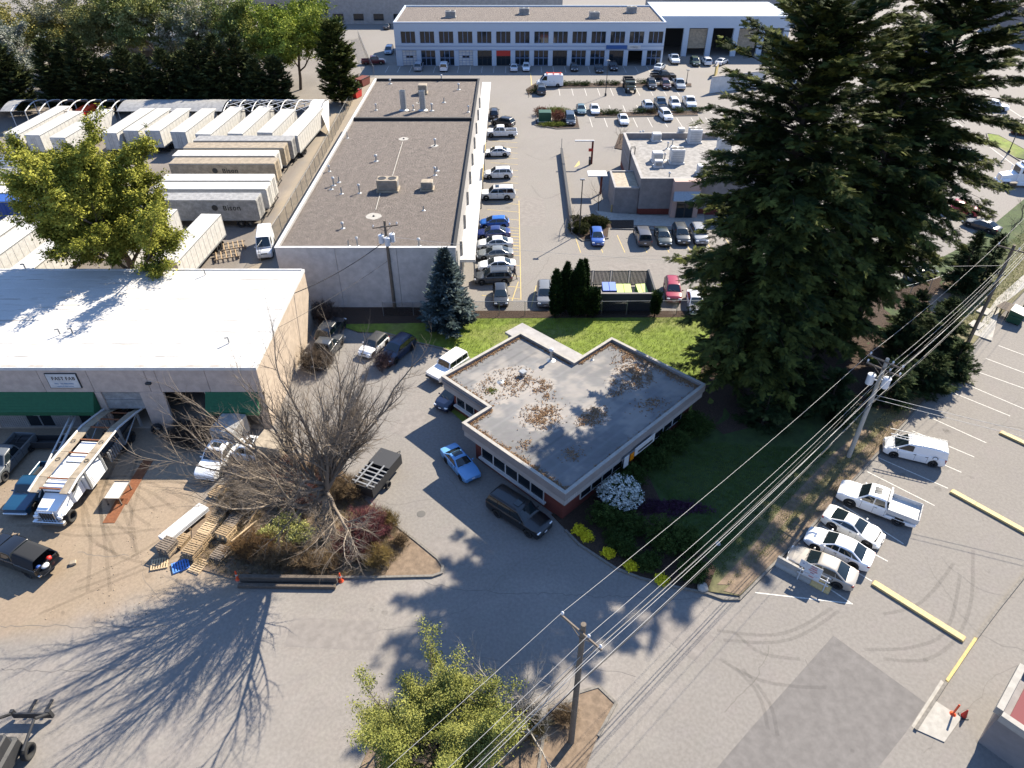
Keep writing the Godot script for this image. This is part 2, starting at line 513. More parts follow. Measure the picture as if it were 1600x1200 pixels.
	# kerbs
	for pts in [
		[Vector2(-13.98, -63.81), Vector2(-12.14, -63.05), Vector2(-9.93, -61.82), Vector2(-7.45, -60.86), Vector2(-5.21, -59.56), Vector2(-4.31, -58.87)],
		[Vector2(4.17, -35.98), Vector2(5.11, -34.60), Vector2(7.53, -32.46), Vector2(9.28, -31.55), Vector2(11.69, -30.78), Vector2(13.87, -30.24), Vector2(14.89, -29.76), Vector2(16.02, -29.76)],
		[Vector2(16.02, -29.76), Vector2(18.78, -32.29), Vector2(22.94, -35.98), Vector2(32.34, -45.04), Vector2(40.68, -53.10), Vector2(50.43, -62.68)],
		[Vector2(-9.34, -36.76), Vector2(-7.34, -34.97), Vector2(-5.53, -33.28), Vector2(-5.09, -32.58), Vector2(-5.14, -32.00), Vector2(-5.77, -31.72), Vector2(-9.76, -31.61), Vector2(-14.87, -31.61)],
		[Vector2(4.41, -135.99), Vector2(8.45, -133.69), Vector2(12.71, -134.07)], [Vector2(4.41, -135.99), Vector2(5.13, -144.15), Vector2(8.81, -145.88), Vector2(12.84, -144.15)],
		[Vector2(3.54, -155.05), Vector2(4.79, -161.53), Vector2(22.69, -162.57), Vector2(39.81, -163.09)], [Vector2(16.37, -140.79), Vector2(36.78, -142.03)],
		[Vector2(8.35, -88.52), Vector2(9.49, -86.35), Vector2(13.03, -87.13), Vector2(13.54, -90.14), Vector2(26.54, -89.32)],
		[Vector2(14.64, -97.57), Vector2(16.30, -95.74), Vector2(18.47, -94.62), Vector2(27.70, -94.62)],
		[Vector2(24.23, -20.62), Vector2(27.56, -23.62)], [Vector2(31.05, -26.70), Vector2(33.91, -29.08), Vector2(40.93, -34.72)],
		[Vector2(1.46, -18.06), Vector2(2.01, -20.81), Vector2(4.21, -22.90), Vector2(5.45, -23.28), Vector2(6.42, -22.20), Vector2(5.16, -20.24)],
		[Vector2(88.08, -131.08), Vector2(89.73, -129.99), Vector2(90.18, -118.87)], [Vector2(88.08, -131.08), Vector2(86.04, -126.45), Vector2(85.97, -118.24), Vector2(85.78, -108.08)],
	]:
		kerb(pts, M.kerb)
	kerb([Vector2(27.56, -23.62), Vector2(31.05, -26.70)], M.yellow_line)
	# darker patched asphalt
	var pa := G.new()
	pa.flat(PackedVector2Array([Vector2(21.62, -26.94), Vector2(25.63, -22.28), Vector2(23.57, -20.43), Vector2(19.36, -17.04), Vector2(10.22, -17.04), Vector2(14.72, -21.00)]), 0.004)
	struct("asphalt_patch", pa, M.patch)
	pa = G.new()
	pa.flat(PackedVector2Array([Vector2(24.27, -20.54), Vector2(27.50, -23.49), Vector2(27.32, -23.79), Vector2(24.11, -20.85)]), 0.006)
	struct("gutter", pa, M.concrete)
	# skid marks, cracks and repaired joints
	var tyre := mat(Color(0.06, 0.06, 0.06, 0.1), 0.9)
	tyre.transparency = BaseMaterial3D.TRANSPARENCY_ALPHA
	var k := G.new()
	for pts in [[Vector2(13.59, -25.21), Vector2(15.52, -23.88), Vector2(17.80, -23.36), Vector2(19.80, -23.28)], [Vector2(15.11, -27.08), Vector2(16.43, -25.66), Vector2(18.81, -25.21)], [Vector2(14.46, -24.53), Vector2(15.42, -22.82), Vector2(15.39, -20.62)], [Vector2(13.87, -27.32), Vector2(18.13, -27.08), Vector2(22.31, -29.08)], [Vector2(14.13, -26.60), Vector2(18.41, -26.60), Vector2(22.66, -28.82)],
		[Vector2(32.61, -31.78), Vector2(29.60, -27.57), Vector2(26.76, -26.13), Vector2(23.27, -25.90)], [Vector2(34.77, -34.11), Vector2(31.51, -28.57), Vector2(27.70, -25.43), Vector2(24.25, -25.21)], [Vector2(25.66, -28.57), Vector2(28.80, -29.60), Vector2(32.72, -32.92)], [Vector2(14.87, -24.53), Vector2(15.91, -22.40), Vector2(15.85, -20.24)],
		[Vector2(2.22, -120.45), Vector2(5.44, -117.31), Vector2(9.90, -118.87)], [Vector2(3.02, -105.95), Vector2(4.84, -100.89), Vector2(7.90, -103.37)], [Vector2(-17.06, -34.72), Vector2(-26.08, -32.92), Vector2(-31.67, -34.72)], [Vector2(-31.40, -31.22), Vector2(-27.29, -34.72), Vector2(-25.79, -38.64)], [Vector2(-31.45, -30.40), Vector2(-26.56, -33.51), Vector2(-24.52, -37.95)], [Vector2(-32.74, -28.57), Vector2(-27.95, -31.78), Vector2(-22.90, -34.72)]]:
		ribbon(k, smooth_path(pts), 0.24, 0.008)
	struct("tyre_marks", k, tyre)
	k = G.new()
	for pts in [[Vector2(-34.82, -27.57), Vector2(-32.29, -27.72), Vector2(-28.72, -27.57), Vector2(-23.54, -27.67)], [Vector2(-33.05, -24.53), Vector2(-28.03, -24.40), Vector2(-22.81, -24.76)], [Vector2(-7.45, -31.78), Vector2(-3.66, -30.67), Vector2(4.54, -30.13), Vector2(13.55, -29.81)], [Vector2(-5.42, -42.27), Vector2(-4.65, -40.41), Vector2(-3.35, -38.64)], [Vector2(19.15, -25.21), Vector2(19.34, -24.31), Vector2(19.59, -23.62)],
		[Vector2(41.14, -54.74), Vector2(41.08, -50.77), Vector2(43.70, -48.91), Vector2(46.73, -48.02)], [Vector2(-32.77, -33.99), Vector2(-30.68, -33.63), Vector2(-28.81, -33.75)], [Vector2(-2.96, -69.30), Vector2(2.35, -75.31), Vector2(4.99, -82.07)], [Vector2(24.76, -81.17), Vector2(16.64, -82.07), Vector2(8.16, -79.95)], [Vector2(16.99, -26.13), Vector2(15.52, -23.88), Vector2(12.98, -21.79)]]:
		ribbon(k, smooth_path(pts, 0.12), 0.035, 0.007)
	for q in 18:   # crack network: random wandering branches
		var c := Vector2(rng.randf_range(-30, 45), rng.randf_range(-60, -20)) if q < 10 else Vector2(rng.randf_range(0, 14), rng.randf_range(-135, -80))
		var d := rng.randf() * TAU
		var pts := [c]
		for j in rng.randi_range(5, 14):
			d += rng.randfn(0, 0.3)
			c += Vector2.from_angle(d) * 0.9
			pts.append(c)
		ribbon(k, smooth_path(pts, 0.07), 0.016, 0.0075)
	struct("asphalt_cracks", k, mat("64605b", 0.95))

	# oil spots in the stalls and lanes, square repairs in the paving
	k = G.new()
	var oil := func(c: Vector2, r: float):
		var ring := PackedVector2Array()
		for j in 12: ring.push_back(c + Vector2.from_angle(TAU * j / 12) * r * rng.randf_range(0.6, 1.2))
		k.flat(ring, 0.0055 + 0.001 * rng.randf())
	for j in 8:
		var a := Vector2(Vector2(38.47, -48.46)).lerp(Vector2(Vector2(21.05, -33.51)), j / 8.0)
		for m in 3: oil.call(a + Vector2(rng.randfn(1.5, 0.8), rng.randfn(1.3, 0.8)), rng.randf_range(0.1, 0.4))
	for j in 22:
		oil.call(Vector2(-1.8 + rng.randfn(0, 0.8), -71.0 - j * 3.0 + rng.randf()), rng.randf_range(0.15, 0.5))
		oil.call(Vector2(14 + j * 1.4 + rng.randf(), -138 + rng.randfn(0, 1.0)), rng.randf_range(0.15, 0.5))
	for j in 40: oil.call(Vector2(rng.randf_range(-40, 40), rng.randf_range(-45, -19)), rng.randf_range(0.06, 0.3))
	struct("oil_stains", k, tyre)
	k = G.new()
	for q in [[Vector2(-4.83, -34.11), 1.6, 1.0, 0.3], [Vector2(11.27, -27.32), 2.2, 1.2, 0.75], [Vector2(-12.09, -27.08), 3.0, 1.1, 0.05], [Vector2(2.80, -96.19), 2.0, 5.0, 0.0], [Vector2(16.13, -78.58), 4.0, 1.5, 0.0], [Vector2(-9.45, -48.91), 1.2, 1.9, 0.5]]:
		var u := Vector2(q[1], 0).rotated(q[3]); var w := Vector2(0, q[2]).rotated(q[3])
		k.flat(PackedVector2Array([q[0] - u - w, q[0] + u - w, q[0] + u + w, q[0] - u + w]), 0.004)
	struct("paving_repairs", k, M.repair)
	# wheel ruts, stones and crumbs on the work yard
	k = G.new()
	for q in 9:
		var a := Vector2(Vector2(-30.28, -31.78)).lerp(Vector2(Vector2(-24.97, -40.77)), q / 9.0) + Vector2(rng.randfn(0, 1.0), rng.randfn(0, 0.6))
		var b := Vector2(Vector2(-38.23, -35.98)).lerp(Vector2(Vector2(-32.57, -46.29)), rng.randf())
		for s2 in [-0.8, 0.8]: ribbon(k, smooth_path([a + Vector2(s2, 0), a.lerp(b, 0.5) + Vector2(s2 + rng.randfn(0, 1.0), rng.randfn(0, 1.0)), b + Vector2(s2, 0)], 0.03), 0.26, 0.006 + q * 0.0002)
	struct("wheel_ruts", k, tyre)
	var st := G.new()
	st.ball(Vector3(0, 0.3, 0), Vector3(1, 0.6, 0.8), 3)
	var where := []; var tint := []
	var yard: PackedVector2Array = areas[0].poly
	while where.size() < 1500:
		var p := Vector2(rng.randf_range(-46, -14), rng.randf_range(-47, -28))
		if not Geometry2D.is_point_in_polygon(p, yard) or dirt_n.get_noise_2dv(p * 3.0) < -0.1 + 0.5 * rng.randf(): continue
		where.append(Transform3D(Basis(Vector3.UP, rng.randf() * TAU).scaled(Vector3.ONE * (0.015 + 0.045 * pow(rng.randf(), 4.0))), Vector3(p.x, 0.0, p.y)))
		tint.append(Color(0.36, 0.28, 0.2).lerp(Color(0.2, 0.16, 0.12), rng.randf()))
	tag(scatter(self, "gravel", st.mesh(M.dry), where, tint), "loose stones and crumbs scattered over the tan work yard", "gravel")

func smooth_path(pts: Array, wobble := 0.0) -> Array:
	var cv := Curve2D.new()
	for i in pts.size():
		var a: Vector2 = pts[maxi(i - 1, 0)]; var b: Vector2 = pts[mini(i + 1, pts.size() - 1)]
		var d := (b - a) / 5.0
		cv.add_point(pts[i], -d, d)
	cv.bake_interval = 0.5
	var out := []
	for p in cv.get_baked_points(): out.append(p + Vector2(rng.randf_range(-1, 1), rng.randf_range(-1, 1)) * wobble)
	return out

func ribbon(g: G, pts: Array, w: float, y: float) -> void:
	for i in pts.size() - 1:
		var d: Vector2 = (pts[i + 1] - pts[i]).normalized() * w * 0.5
		var s := Vector2(-d.y, d.x)
		var a: Vector2 = pts[i] - s; var b: Vector2 = pts[i] + s; var e: Vector2 = pts[i + 1] + s; var f: Vector2 = pts[i + 1] - s
		g.quad(Vector3(b.x, y, b.y), Vector3(e.x, y, e.y), Vector3(f.x, y, f.y), Vector3(a.x, y, a.y))

func kerb(pts: Array, m: Material) -> void:
	var g := G.new()
	for i in pts.size() - 1:
		var a: Vector2 = pts[i]; var b: Vector2 = pts[i + 1]
		var d := (b - a).normalized() * 0.09
		var s := Vector2(-d.y, d.x)
		a -= d * 0.6; b += d * 0.6
		var q := [a + s, b + s, b - s, a - s]
		g.prism(PackedVector2Array(q), 0.0, 0.15 + 0.001 * (i % 2))
	struct("kerb", g, m)

func lawn(called: String, pts: Array) -> void:
	var poly := PackedVector2Array(pts)
	var box := Rect2(poly[0], Vector2.ZERO)
	for p in poly: box = box.expand(p)
	var g := G.new()
	var step := 1.0
	var y := box.position.y
	while y < box.end.y:
		var x := box.position.x
		while x < box.end.x:
			var cell := PackedVector2Array([Vector2(x, y), Vector2(x + step, y), Vector2(x + step, y + step), Vector2(x, y + step)])
			for piece in Geometry2D.intersect_polygons(cell, poly):
				var idx := Geometry2D.triangulate_polygon(piece)
				for i in range(0, idx.size(), 3):
					var q := [piece[idx[i]], piece[idx[i + 1]], piece[idx[i + 2]]]
					if (q[1] - q[0]).cross(q[2] - q[0]) < 0.0: q = [q[0], q[2], q[1]]
					for p in q:
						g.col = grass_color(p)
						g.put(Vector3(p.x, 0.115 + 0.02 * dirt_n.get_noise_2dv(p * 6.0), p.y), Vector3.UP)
			x += step
		y += step
	struct(called, g, M.lawn)

func grass_color(p: Vector2) -> Color:
	var n1 := dirt_n.get_noise_2dv(p * 2.0); var n3 := lane_n.get_noise_2dv(p)
	var c := Color(0.19, 0.26, 0.028)
	var stripe := sin((p.y + 0.08 * p.x) * TAU / 1.7)
	c = c * (1.0 + 0.07 * stripe + 0.16 * n1 + 0.14 * n3)
	c = c.lerp(Color(0.25, 0.22, 0.09), clampf(n1 * 1.4 - 0.15, 0.0, 0.55))
	# street-side turf painted darker as fir shade; worn and dry next to the kerb
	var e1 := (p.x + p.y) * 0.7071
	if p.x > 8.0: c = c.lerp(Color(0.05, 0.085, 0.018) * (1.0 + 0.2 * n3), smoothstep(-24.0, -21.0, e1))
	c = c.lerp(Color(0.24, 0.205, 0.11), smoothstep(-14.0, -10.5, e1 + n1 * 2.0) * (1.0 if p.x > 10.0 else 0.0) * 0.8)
	return c

func bed(called: String, pts: Array, y: float, m: Material) -> void:
	var g := G.new()
	var poly := PackedVector2Array(pts)
	g.prism(poly, -0.02, y)
	struct(called, g, m)

# ---------------------------------------------------------------- painted markings
func build_markings() -> void:
	var root := Node3D.new()
	root.name = "road_marking"
	root.set_meta("kind", "structure")
	add_child(root)
	var ln := func(a: Vector2, b: Vector2, w: float, m: Material):
		var g := G.new()
		ribbon(g, [a, b], w, 0.009)
		part(root, "painted_line", g, m)
	# stalls of the street-side lot, 2.75 m apart
	for q in [[Vector2(46.25, -57.53), Vector2(50.22, -54.01)], [Vector2(43.88, -55.79), Vector2(48.38, -50.86)], [Vector2(42.32, -53.91), Vector2(46.47, -49.83)], [Vector2(38.78, -49.74), Vector2(42.25, -46.12)], [Vector2(36.38, -47.75), Vector2(40.22, -44.30)], [Vector2(34.14, -45.95), Vector2(38.14, -42.42)], [Vector2(31.83, -44.22), Vector2(36.07, -40.55)], [Vector2(30.18, -42.50), Vector2(34.04, -38.64)], [Vector2(26.72, -38.64), Vector2(29.82, -34.72)], [Vector2(24.26, -36.49), Vector2(27.91, -33.10)], [Vector2(22.55, -34.85), Vector2(26.00, -31.33)], [Vector2(20.30, -33.39), Vector2(23.86, -29.39)], [Vector2(17.31, -30.35), Vector2(23.79, -29.44)], [Vector2(49.19, -59.10), Vector2(52.53, -55.79)], [Vector2(51.82, -61.46), Vector2(55.15, -57.97)]]:
		ln.call(q[0], q[1], 0.1, M.line)
	# stalls along the long building
	for i in 30:
		var z := -72.0 - i * 2.75
		if z < -137.0: break
		ln.call(Vector2(-3.6, z), Vector2(1.0, z + 0.9), 0.1, M.yellow_line)
	ln.call(Vector2(1.05, -71.0), Vector2(1.05, -100.0), 0.1, M.yellow_line)
	for i in 9: ln.call(Vector2(-3.4, -84.0 - i * 0.9), Vector2(0.9, -83.2 - i * 0.9), 0.1, M.yellow_line)
	for q in [[Vector2(0.00, -70.74), Vector2(0.78, -75.31)], [Vector2(2.22, -69.30), Vector2(2.95, -74.36)], [Vector2(5.03, -69.30), Vector2(5.28, -74.36)]]: ln.call(q[0], q[1], 0.1, M.yellow_line)
	# stalls in front of the restaurant
	for i in 9:
		var x := 8.6 + i * 2.9
		ln.call(Vector2(x, -88.2), Vector2(x + 0.4, -83.0), 0.1, M.yellow_line)
	# stalls of the shopping plaza
	for i in 10:
		var x := 12.4 + i * 2.85
		ln.call(Vector2(x, -140.8), Vector2(x + 0.05, -134.9), 0.1, M.line)
		ln.call(Vector2(x + 1.9, -149.2), Vector2(x + 1.9, -143.7), 0.1, M.line)
		ln.call(Vector2(x - 2.1, -162.0), Vector2(x - 2.1, -156.2), 0.1, M.line)
	for i in 24:
		var x := -30.0 + i * 2.85
		ln.call(Vector2(x, -181.6), Vector2(x, -175.5), 0.1, M.line)
	ln.call(Vector2(4.37, -174.77), Vector2(4.43, -164.15), 0.18, M.yellow_line)
	# arrow on the drive-through lane
	var ar := G.new()
	ar.flat(PackedVector2Array([Vector2(10.30, -113.71), Vector2(10.86, -115.49), Vector2(11.41, -117.01), Vector2(11.37, -115.19), Vector2(10.88, -114.30)]), 0.009)
	part(root, "painted_arrow", ar, M.yellow_line)
	# avenue at the upper right: lane and edge lines
	for q in [[Vector2(87.69, -156.02), Vector2(82.91, -103.37)], [Vector2(103.98, -171.86), Vector2(98.68, -125.42)]]: ln.call(q[0], q[1], 0.14, M.line)
	for i in 9:
		var a := Vector2(Vector2(95.64, -161.02)); var b := Vector2(Vector2(93.48, -113.71))
		ln.call(a.lerp(b, i / 9.0), a.lerp(b, i / 9.0 + 0.05), 0.14, M.line)
	# brighter painted kerb blocks down the middle of the lot
	var i0 := 0
	for q in [[Vector2(25.98, -31.16), Vector2(30.21, -26.55)], [Vector2(36.11, -40.19), Vector2(39.76, -35.72)], [Vector2(44.21, -47.49), Vector2(47.51, -43.67)]]:
		var a: Vector2 = q[0]; var b: Vector2 = q[1]
		var d := b - a
		var g := G.new()
		var L := d.length()
		g.cbox(Vector3(0, 0.09, 0), Vector3(L, 0.16, 0.55), 0.04)
		for k in 3: g.cbox(Vector3((k - 1) * L * 0.325, 0.17, 0), Vector3(L * 0.32, 0.05, 0.5), 0.02)
		lone("kerb_block", g, M.yellow, ["long yellow painted kerb block nearest the silver sedan", "long yellow painted kerb block between the flatbed pickup and the white van", "yellow painted kerb block beyond the white van at the picture edge"][i0], "kerb", "yellow kerb blocks in the parking lot", Vector3((a.x + b.x) / 2, 0, (a.y + b.y) / 2), atan2(-d.y, d.x))
		i0 += 1


# ---------------------------------------------------------------- buildings
func vent_pipe(parent: Node, p: Vector3, h: float, r := 0.08, cap := true) -> void:
	var g := G.new()
	g.lathe([Vector2(r * 4.0, 0), Vector2(r * 1.5, 0.08), Vector2(r, 0.12), Vector2(r, h)], 10, p)
	var o := part(parent, "vent_pipe", g, M.galv)
	if cap:
		var k := G.new()
		k.lathe([Vector2(0, h + 0.3), Vector2(r * 2.0, h + 0.22), Vector2(r * 2.2, h + 0.05), Vector2(r * 1.2, h - 0.02), Vector2(r, h - 0.02)], 10, p)
		part(o, "cap", k, M.white)

func roof_unit(parent: Node, p: Vector3, s: Vector3, m: Material, fan := true) -> void:
	var g := G.new()
	g.cbox(p + Vector3(0, 0.12, 0), Vector3(s.x + 0.25, 0.24, s.z + 0.25), 0.02)
	g.cbox(p + Vector3(0, 0.25 + s.y / 2, 0), s, 0.05)
	var o := part(parent, "rooftop_unit", g, m)
	var k := G.new()
	for i in 6:
		k.box(p + Vector3(0, 0.4 + i * (s.y - 0.3) / 6.0, s.z / 2 + 0.015), Vector3(s.x * 0.8, 0.04, 0.03))
	k.box(p + Vector3(s.x / 2 + 0.01, 0.25 + s.y / 2, 0), Vector3(0.02, s.y * 0.6, s.z * 0.7))
	part(o, "louver", k, M.steel)
	if fan:
		for q in [-0.25, 0.25]:
			var f := G.new()
			f.lathe([Vector2(0, 0.02), Vector2(0.1, 0.03), Vector2(s.z * 0.27, 0.02), Vector2(s.z * 0.3, 0.06), Vector2(s.z * 0.33, 0.0)], 14, p + Vector3(s.x * q, 0.25 + s.y, 0))
			part(o, "fan", f, M.plastic)

func windows_row(parent: Node, a: Vector3, b: Vector3, h: float, count: int, fm: Material, out: Vector3) -> void:   # count panes from a to b, each with its frame
	var d := (b - a) / count
	var u := d.normalized()
	for i in count:
		var p := a + d * (i + 0.5)
		var w := d.length()
		var fr := G.new(); var pane := G.new()
		var bs := Basis(u, Vector3.UP, u.cross(Vector3.UP))
		fr.t = Transform3D(bs, p); pane.t = fr.t
		var t := 0.06
		fr.box(Vector3(0, t / 2, 0), Vector3(w, t, 0.09)); fr.box(Vector3(0, h - t / 2, 0), Vector3(w, t, 0.09))
		fr.box(Vector3(-w / 2 + t / 2, h / 2, 0), Vector3(t, h - 2 * t, 0.09)); fr.box(Vector3(w / 2 - t / 2, h / 2, 0), Vector3(t, h - 2 * t, 0.09))
		pane.box(Vector3(0, h / 2, 0), Vector3(w - 2 * t, h - 2 * t, 0.03))
		var o := part(parent, "window", fr, fm)
		o.position += out
		part(o, "pane", pane, M.shopglass)

func roof_texture(base: Color, seed_: int, seams: int, streak: Color) -> ImageTexture:
	var w := 1024; var h := 512
	var im := Image.create(w, h, false, Image.FORMAT_RGB8)
	var n1 := noise(seed_, 0.004, 5); var n2 := noise(seed_ + 1, 0.03, 4); var n3 := noise(seed_ + 2, 0.15, 2)
	for y in h:
		var k := fposmod(float(y) * seams / h, 1.0)
		for x in w:
			var a := n1.get_noise_2d(x, y * 3.0); var b := n2.get_noise_2d(x * 0.25, y * 2.0); var e := n3.get_noise_2d(x, y)
			var c := base * (1.0 + 0.05 * a + 0.03 * e)
			var dirt := smoothstep(0.15, 0.7, b + a * 0.6) * 0.25
			if k < 0.06: dirt += smoothstep(0.0, 0.5, n2.get_noise_2d(x * 0.4, y / seams * 9.0) + a * 0.6) * 0.75
			# standing dirt along the front gutter
			dirt += smoothstep(0.955 + 0.03 * n2.get_noise_2d(x * 0.7, 3.0), 1.0, float(y) / h) * 0.8
			im.set_pixel(x, y, c.lerp(streak, clampf(dirt, 0.0, 0.85)))
	return ImageTexture.create_from_image(im)

func build_warehouse() -> void:
	var t := thing("warehouse", "wide low workshop building with white membrane roof, green awnings and a fabrication shop sign", "building")
	var x0 := -64.0; var x1 := -21.9; var zf := -48.1; var zb := -65.6; var H := 6.8
	var g := G.new()
	g.bx(x0, x1 - 0.25, 0, H, zb, zb + 0.25)
	g.bx(x0, x0 + 0.25, 0, H, zb + 0.25, zf)
	g.bx(x0 + 0.25, x1 - 0.25, 0, 0.05, zb + 0.25, zf)
	part(t, "rear_wall", g, M.beige_wall)
	g = G.new()
	for i in 3: g.bx(x1 - 0.25, x1, 0, H, zb + i * 5.83 + 0.02, zb + (i + 1) * 5.83 - 0.02)
	g.bx(x1 - 0.24, x1 - 0.03, 0, H - 0.1, zb + 0.05, zf - 0.3)
	part(t, "side_wall", g, M.beige_wall)
	# roof sheet with seams, ponding dirt and streaks
	var rt := mat("ffffff", 0.7)
	rt.albedo_texture = roof_texture(Color(0.72, 0.715, 0.7), 31, 9, Color(0.4, 0.35, 0.29))
	g = G.new()
	g.quad_uv(Vector3(x0, H - 0.12, zf), Vector3(x1, H - 0.12, zf), Vector3(x1, H + 0.03, zb), Vector3(x0, H + 0.03, zb))
	var roof := part(t, "roof", g, rt)
	g = G.new()
	for i in range(1, 9): g.bx(x0, x1, H - 0.12 + (9 - i) * 0.0167 - 0.02, H - 0.12 + (9 - i) * 0.0167 + 0.014, zf - i * 1.944 * -1.0 - 17.5, zf - i * 1.944 * -1.0 - 17.44)
	part(roof, "seam", g, M.white)
	g = G.new()
	g.bx(x0, x1 + 0.06, H - 0.2, H + 0.1, zf - 0.05, zf + 0.07)
	g.bx(x1 - 0.2, x1 + 0.06, H - 0.2, H + 0.1, zb, zf - 0.05)
	g.bx(x0, x1 - 0.2, H - 0.2, H + 0.12, zb - 0.05, zb + 0.15)
	part(roof, "flashing", g, M.white)
	for p in [Vector3(-31.85, 6.90, -64.42), Vector3(-41.30, 6.80, -53.37), Vector3(-40.19, 6.80, -53.48), Vector3(-51.23, 6.90, -65.67), Vector3(-25.42, 6.80, -52.01)]:
		var e := G.new()
		e.tube(p, p + Vector3(0, 0.55, 0), 0.06, 0.06, 8)
		e.tube(p + Vector3(0, 0.55, 0), p + Vector3(-0.2, 0.6, 0.2), 0.07, 0.07, 8)
		part(roof, "vent_pipe", e, M.steel)
	# front: tilt-up panels above, piers between the openings
	var edges := [x0, -58.5, -51.3, -46.6, -40.8, -36.57, -31.6, -30.7, -26.4, x1]
	for i in edges.size() - 1:
		g = G.new()
		g.cbox(Vector3((edges[i] + edges[i + 1]) / 2, 5.44, zf - 0.14), Vector3(edges[i + 1] - edges[i] - 0.03, 2.5, 0.28), 0.02)
		part(t, "wall_panel", g, M.front_wall)
	for q in [[x0, -58.8], [-47.4, -46.6], [-36.66, -36.1], [-32.7, -30.65], [-27.0, -26.4], [-22.6, x1]]:
		g = G.new()
		g.cbox(Vector3((q[0] + q[1]) / 2, 2.085, zf - 0.15), Vector3(q[1] - q[0], 4.17, 0.29), 0.02)
		part(t, "pier", g, M.front_wall)
	# dark workshop behind the open doors
	g = G.new()
	g.bx(x0 + 0.3, x1 - 0.4, 4.4, 4.6, zf - 9.0, zf - 0.3)
	g.bx(x0 + 0.3, x1 - 0.4, 0.06, 4.4, zf - 9.2, zf - 9.0)
	part(t, "interior", g, M.plastic)
	# roller door, half open
	g = G.new()
	for i in 13: g.cbox(Vector3(-34.4, 2.25 + i * 0.15, zf - 0.2), Vector3(3.4, 0.145, 0.05), 0.015)
	var rd := part(t, "roller_door", g, M.trailer_grey)
	g = G.new()
	g.bx(-36.1, -32.7, 3.2, 3.24, zf - 0.16, zf - 0.13)
	part(rd, "rail", g, M.steel)
	# awnings
	for q in [[-60.0, -36.7], [-26.9, -22.3]]:
		g = G.new()
		g.hexa([Vector3(q[0], 2.35, zf + 1.0), Vector3(q[1], 2.35, zf + 1.0), Vector3(q[1], 2.35, zf + 0.01), Vector3(q[0], 2.35, zf + 0.01), Vector3(q[0], 2.75, zf + 1.05), Vector3(q[1], 2.75, zf + 1.05), Vector3(q[1], 4.22, zf + 0.01), Vector3(q[0], 4.22, zf + 0.01)])
		var aw := part(t, "awning", g, M.awning)
		g = G.new()
		for i in 8:
			var f := i / 7.0
			g.tube(Vector3(q[0], lerpf(2.77, 4.2, f), lerpf(zf + 1.06, zf + 0.03, f)), Vector3(q[1], lerpf(2.77, 4.2, f), lerpf(zf + 1.06, zf + 0.03, f)), 0.014, 0.014, 4, false)
		part(aw, "seam", g, M.awning)
	# shop front below the awning: ribbed cladding, glazed doors, window units
	g = G.new()
	for q in [[-46.6, -44.0], [-41.6, -39.2], [-38.0, -36.7]]:
		g.bx(q[0], q[1], 0.05, 2.7, zf - 0.26, zf - 0.18)
		var x: float = q[0] + 0.1
		while x < q[1] - 0.05:
			g.bx(x - 0.04, x + 0.04, 0.05, 2.7, zf - 0.17, zf - 0.12)
			x += 0.2
	g.bx(-58.8, -47.4, 0.05, 4.1, zf - 0.26, zf - 0.18)
	g.bx(-46.6, -36.7, 2.702, 4.1, zf - 0.27, zf - 0.19)
	part(t, "ribbed_cladding", g, M.stucco)
	windows_row(t, Vector3(-44.0, 0.1, zf - 0.2), Vector3(-41.6, 0.1, zf - 0.2), 2.55, 2, M.galv, Vector3.ZERO)
	windows_row(t, Vector3(-39.2, 0.1, zf - 0.2), Vector3(-38.0, 0.1, zf - 0.2), 2.55, 1, M.galv, Vector3.ZERO)
	for x in [-42.6, -39.9]:
		g = G.new()
		g.cbox(Vector3(x, 1.9, zf - 0.02), Vector3(0.7, 0.5, 0.5), 0.04)
		var ac := part(t, "air_conditioner", g, M.white)
		g = G.new()
		g.box(Vector3(x, 1.9, zf + 0.235), Vector3(0.5, 0.32, 0.03))
		part(ac, "grille", g, M.plastic)
	# sign
	var bs := thing("shop_sign", "white framed fabrication shop sign high on the workshop wall", "sign", Vector3(-38.8, 5.5, zf + 0.06))
	g = G.new()
	g.cbox(Vector3.ZERO, Vector3(2.75, 1.6, 0.1), 0.02)
	part(bs, "frame", g, M.plastic)
	g = G.new()
	g.box(Vector3(0, 0, 0.055), Vector3(2.6, 1.46, 0.02))
	var pn := part(bs, "panel", g, M.white)
	lettering(pn, "FAST FAB", Vector3(0.12, 0.27, 0.07), 0.5, mat("332a22", 0.6), 0.0, true)
	lettering(pn, "MIG · TIG WELDING", Vector3(0, -0.28, 0.07), 0.2, mat("3a6f9c", 0.6))
	lettering(pn, "repairs & fabrication", Vector3(0, -0.56, 0.07), 0.17, mat("3a6f9c", 0.6))
	g = G.new()
	g.cbox(Vector3(-31.5, 5.25, zf + 0.14), Vector3(0.5, 0.22, 0.28), 0.05)
	part(t, "wall_lamp", g, M.plastic)

func lettering(parent: Node, text: String, at: Vector3, h: float, m: Material, turn := 0.0, bold := false) -> MeshInstance3D:
	var tm := TextMesh.new()
	var f := SystemFont.new()
	f.font_names = PackedStringArray(["Droid Sans"])
	f.font_weight = 700 if bold else 400
	tm.font = f
	tm.text = text
	tm.font_size = 32
	tm.pixel_size = h / 34.0
	tm.depth = 0.012
	tm.curve_step = 4.0
	tm.material = m
	var o := MeshInstance3D.new()
	o.name = "lettering"
	o.mesh = tm
	o.position = at
	o.rotation.y = turn
	parent.add_child(o, true)
	return o

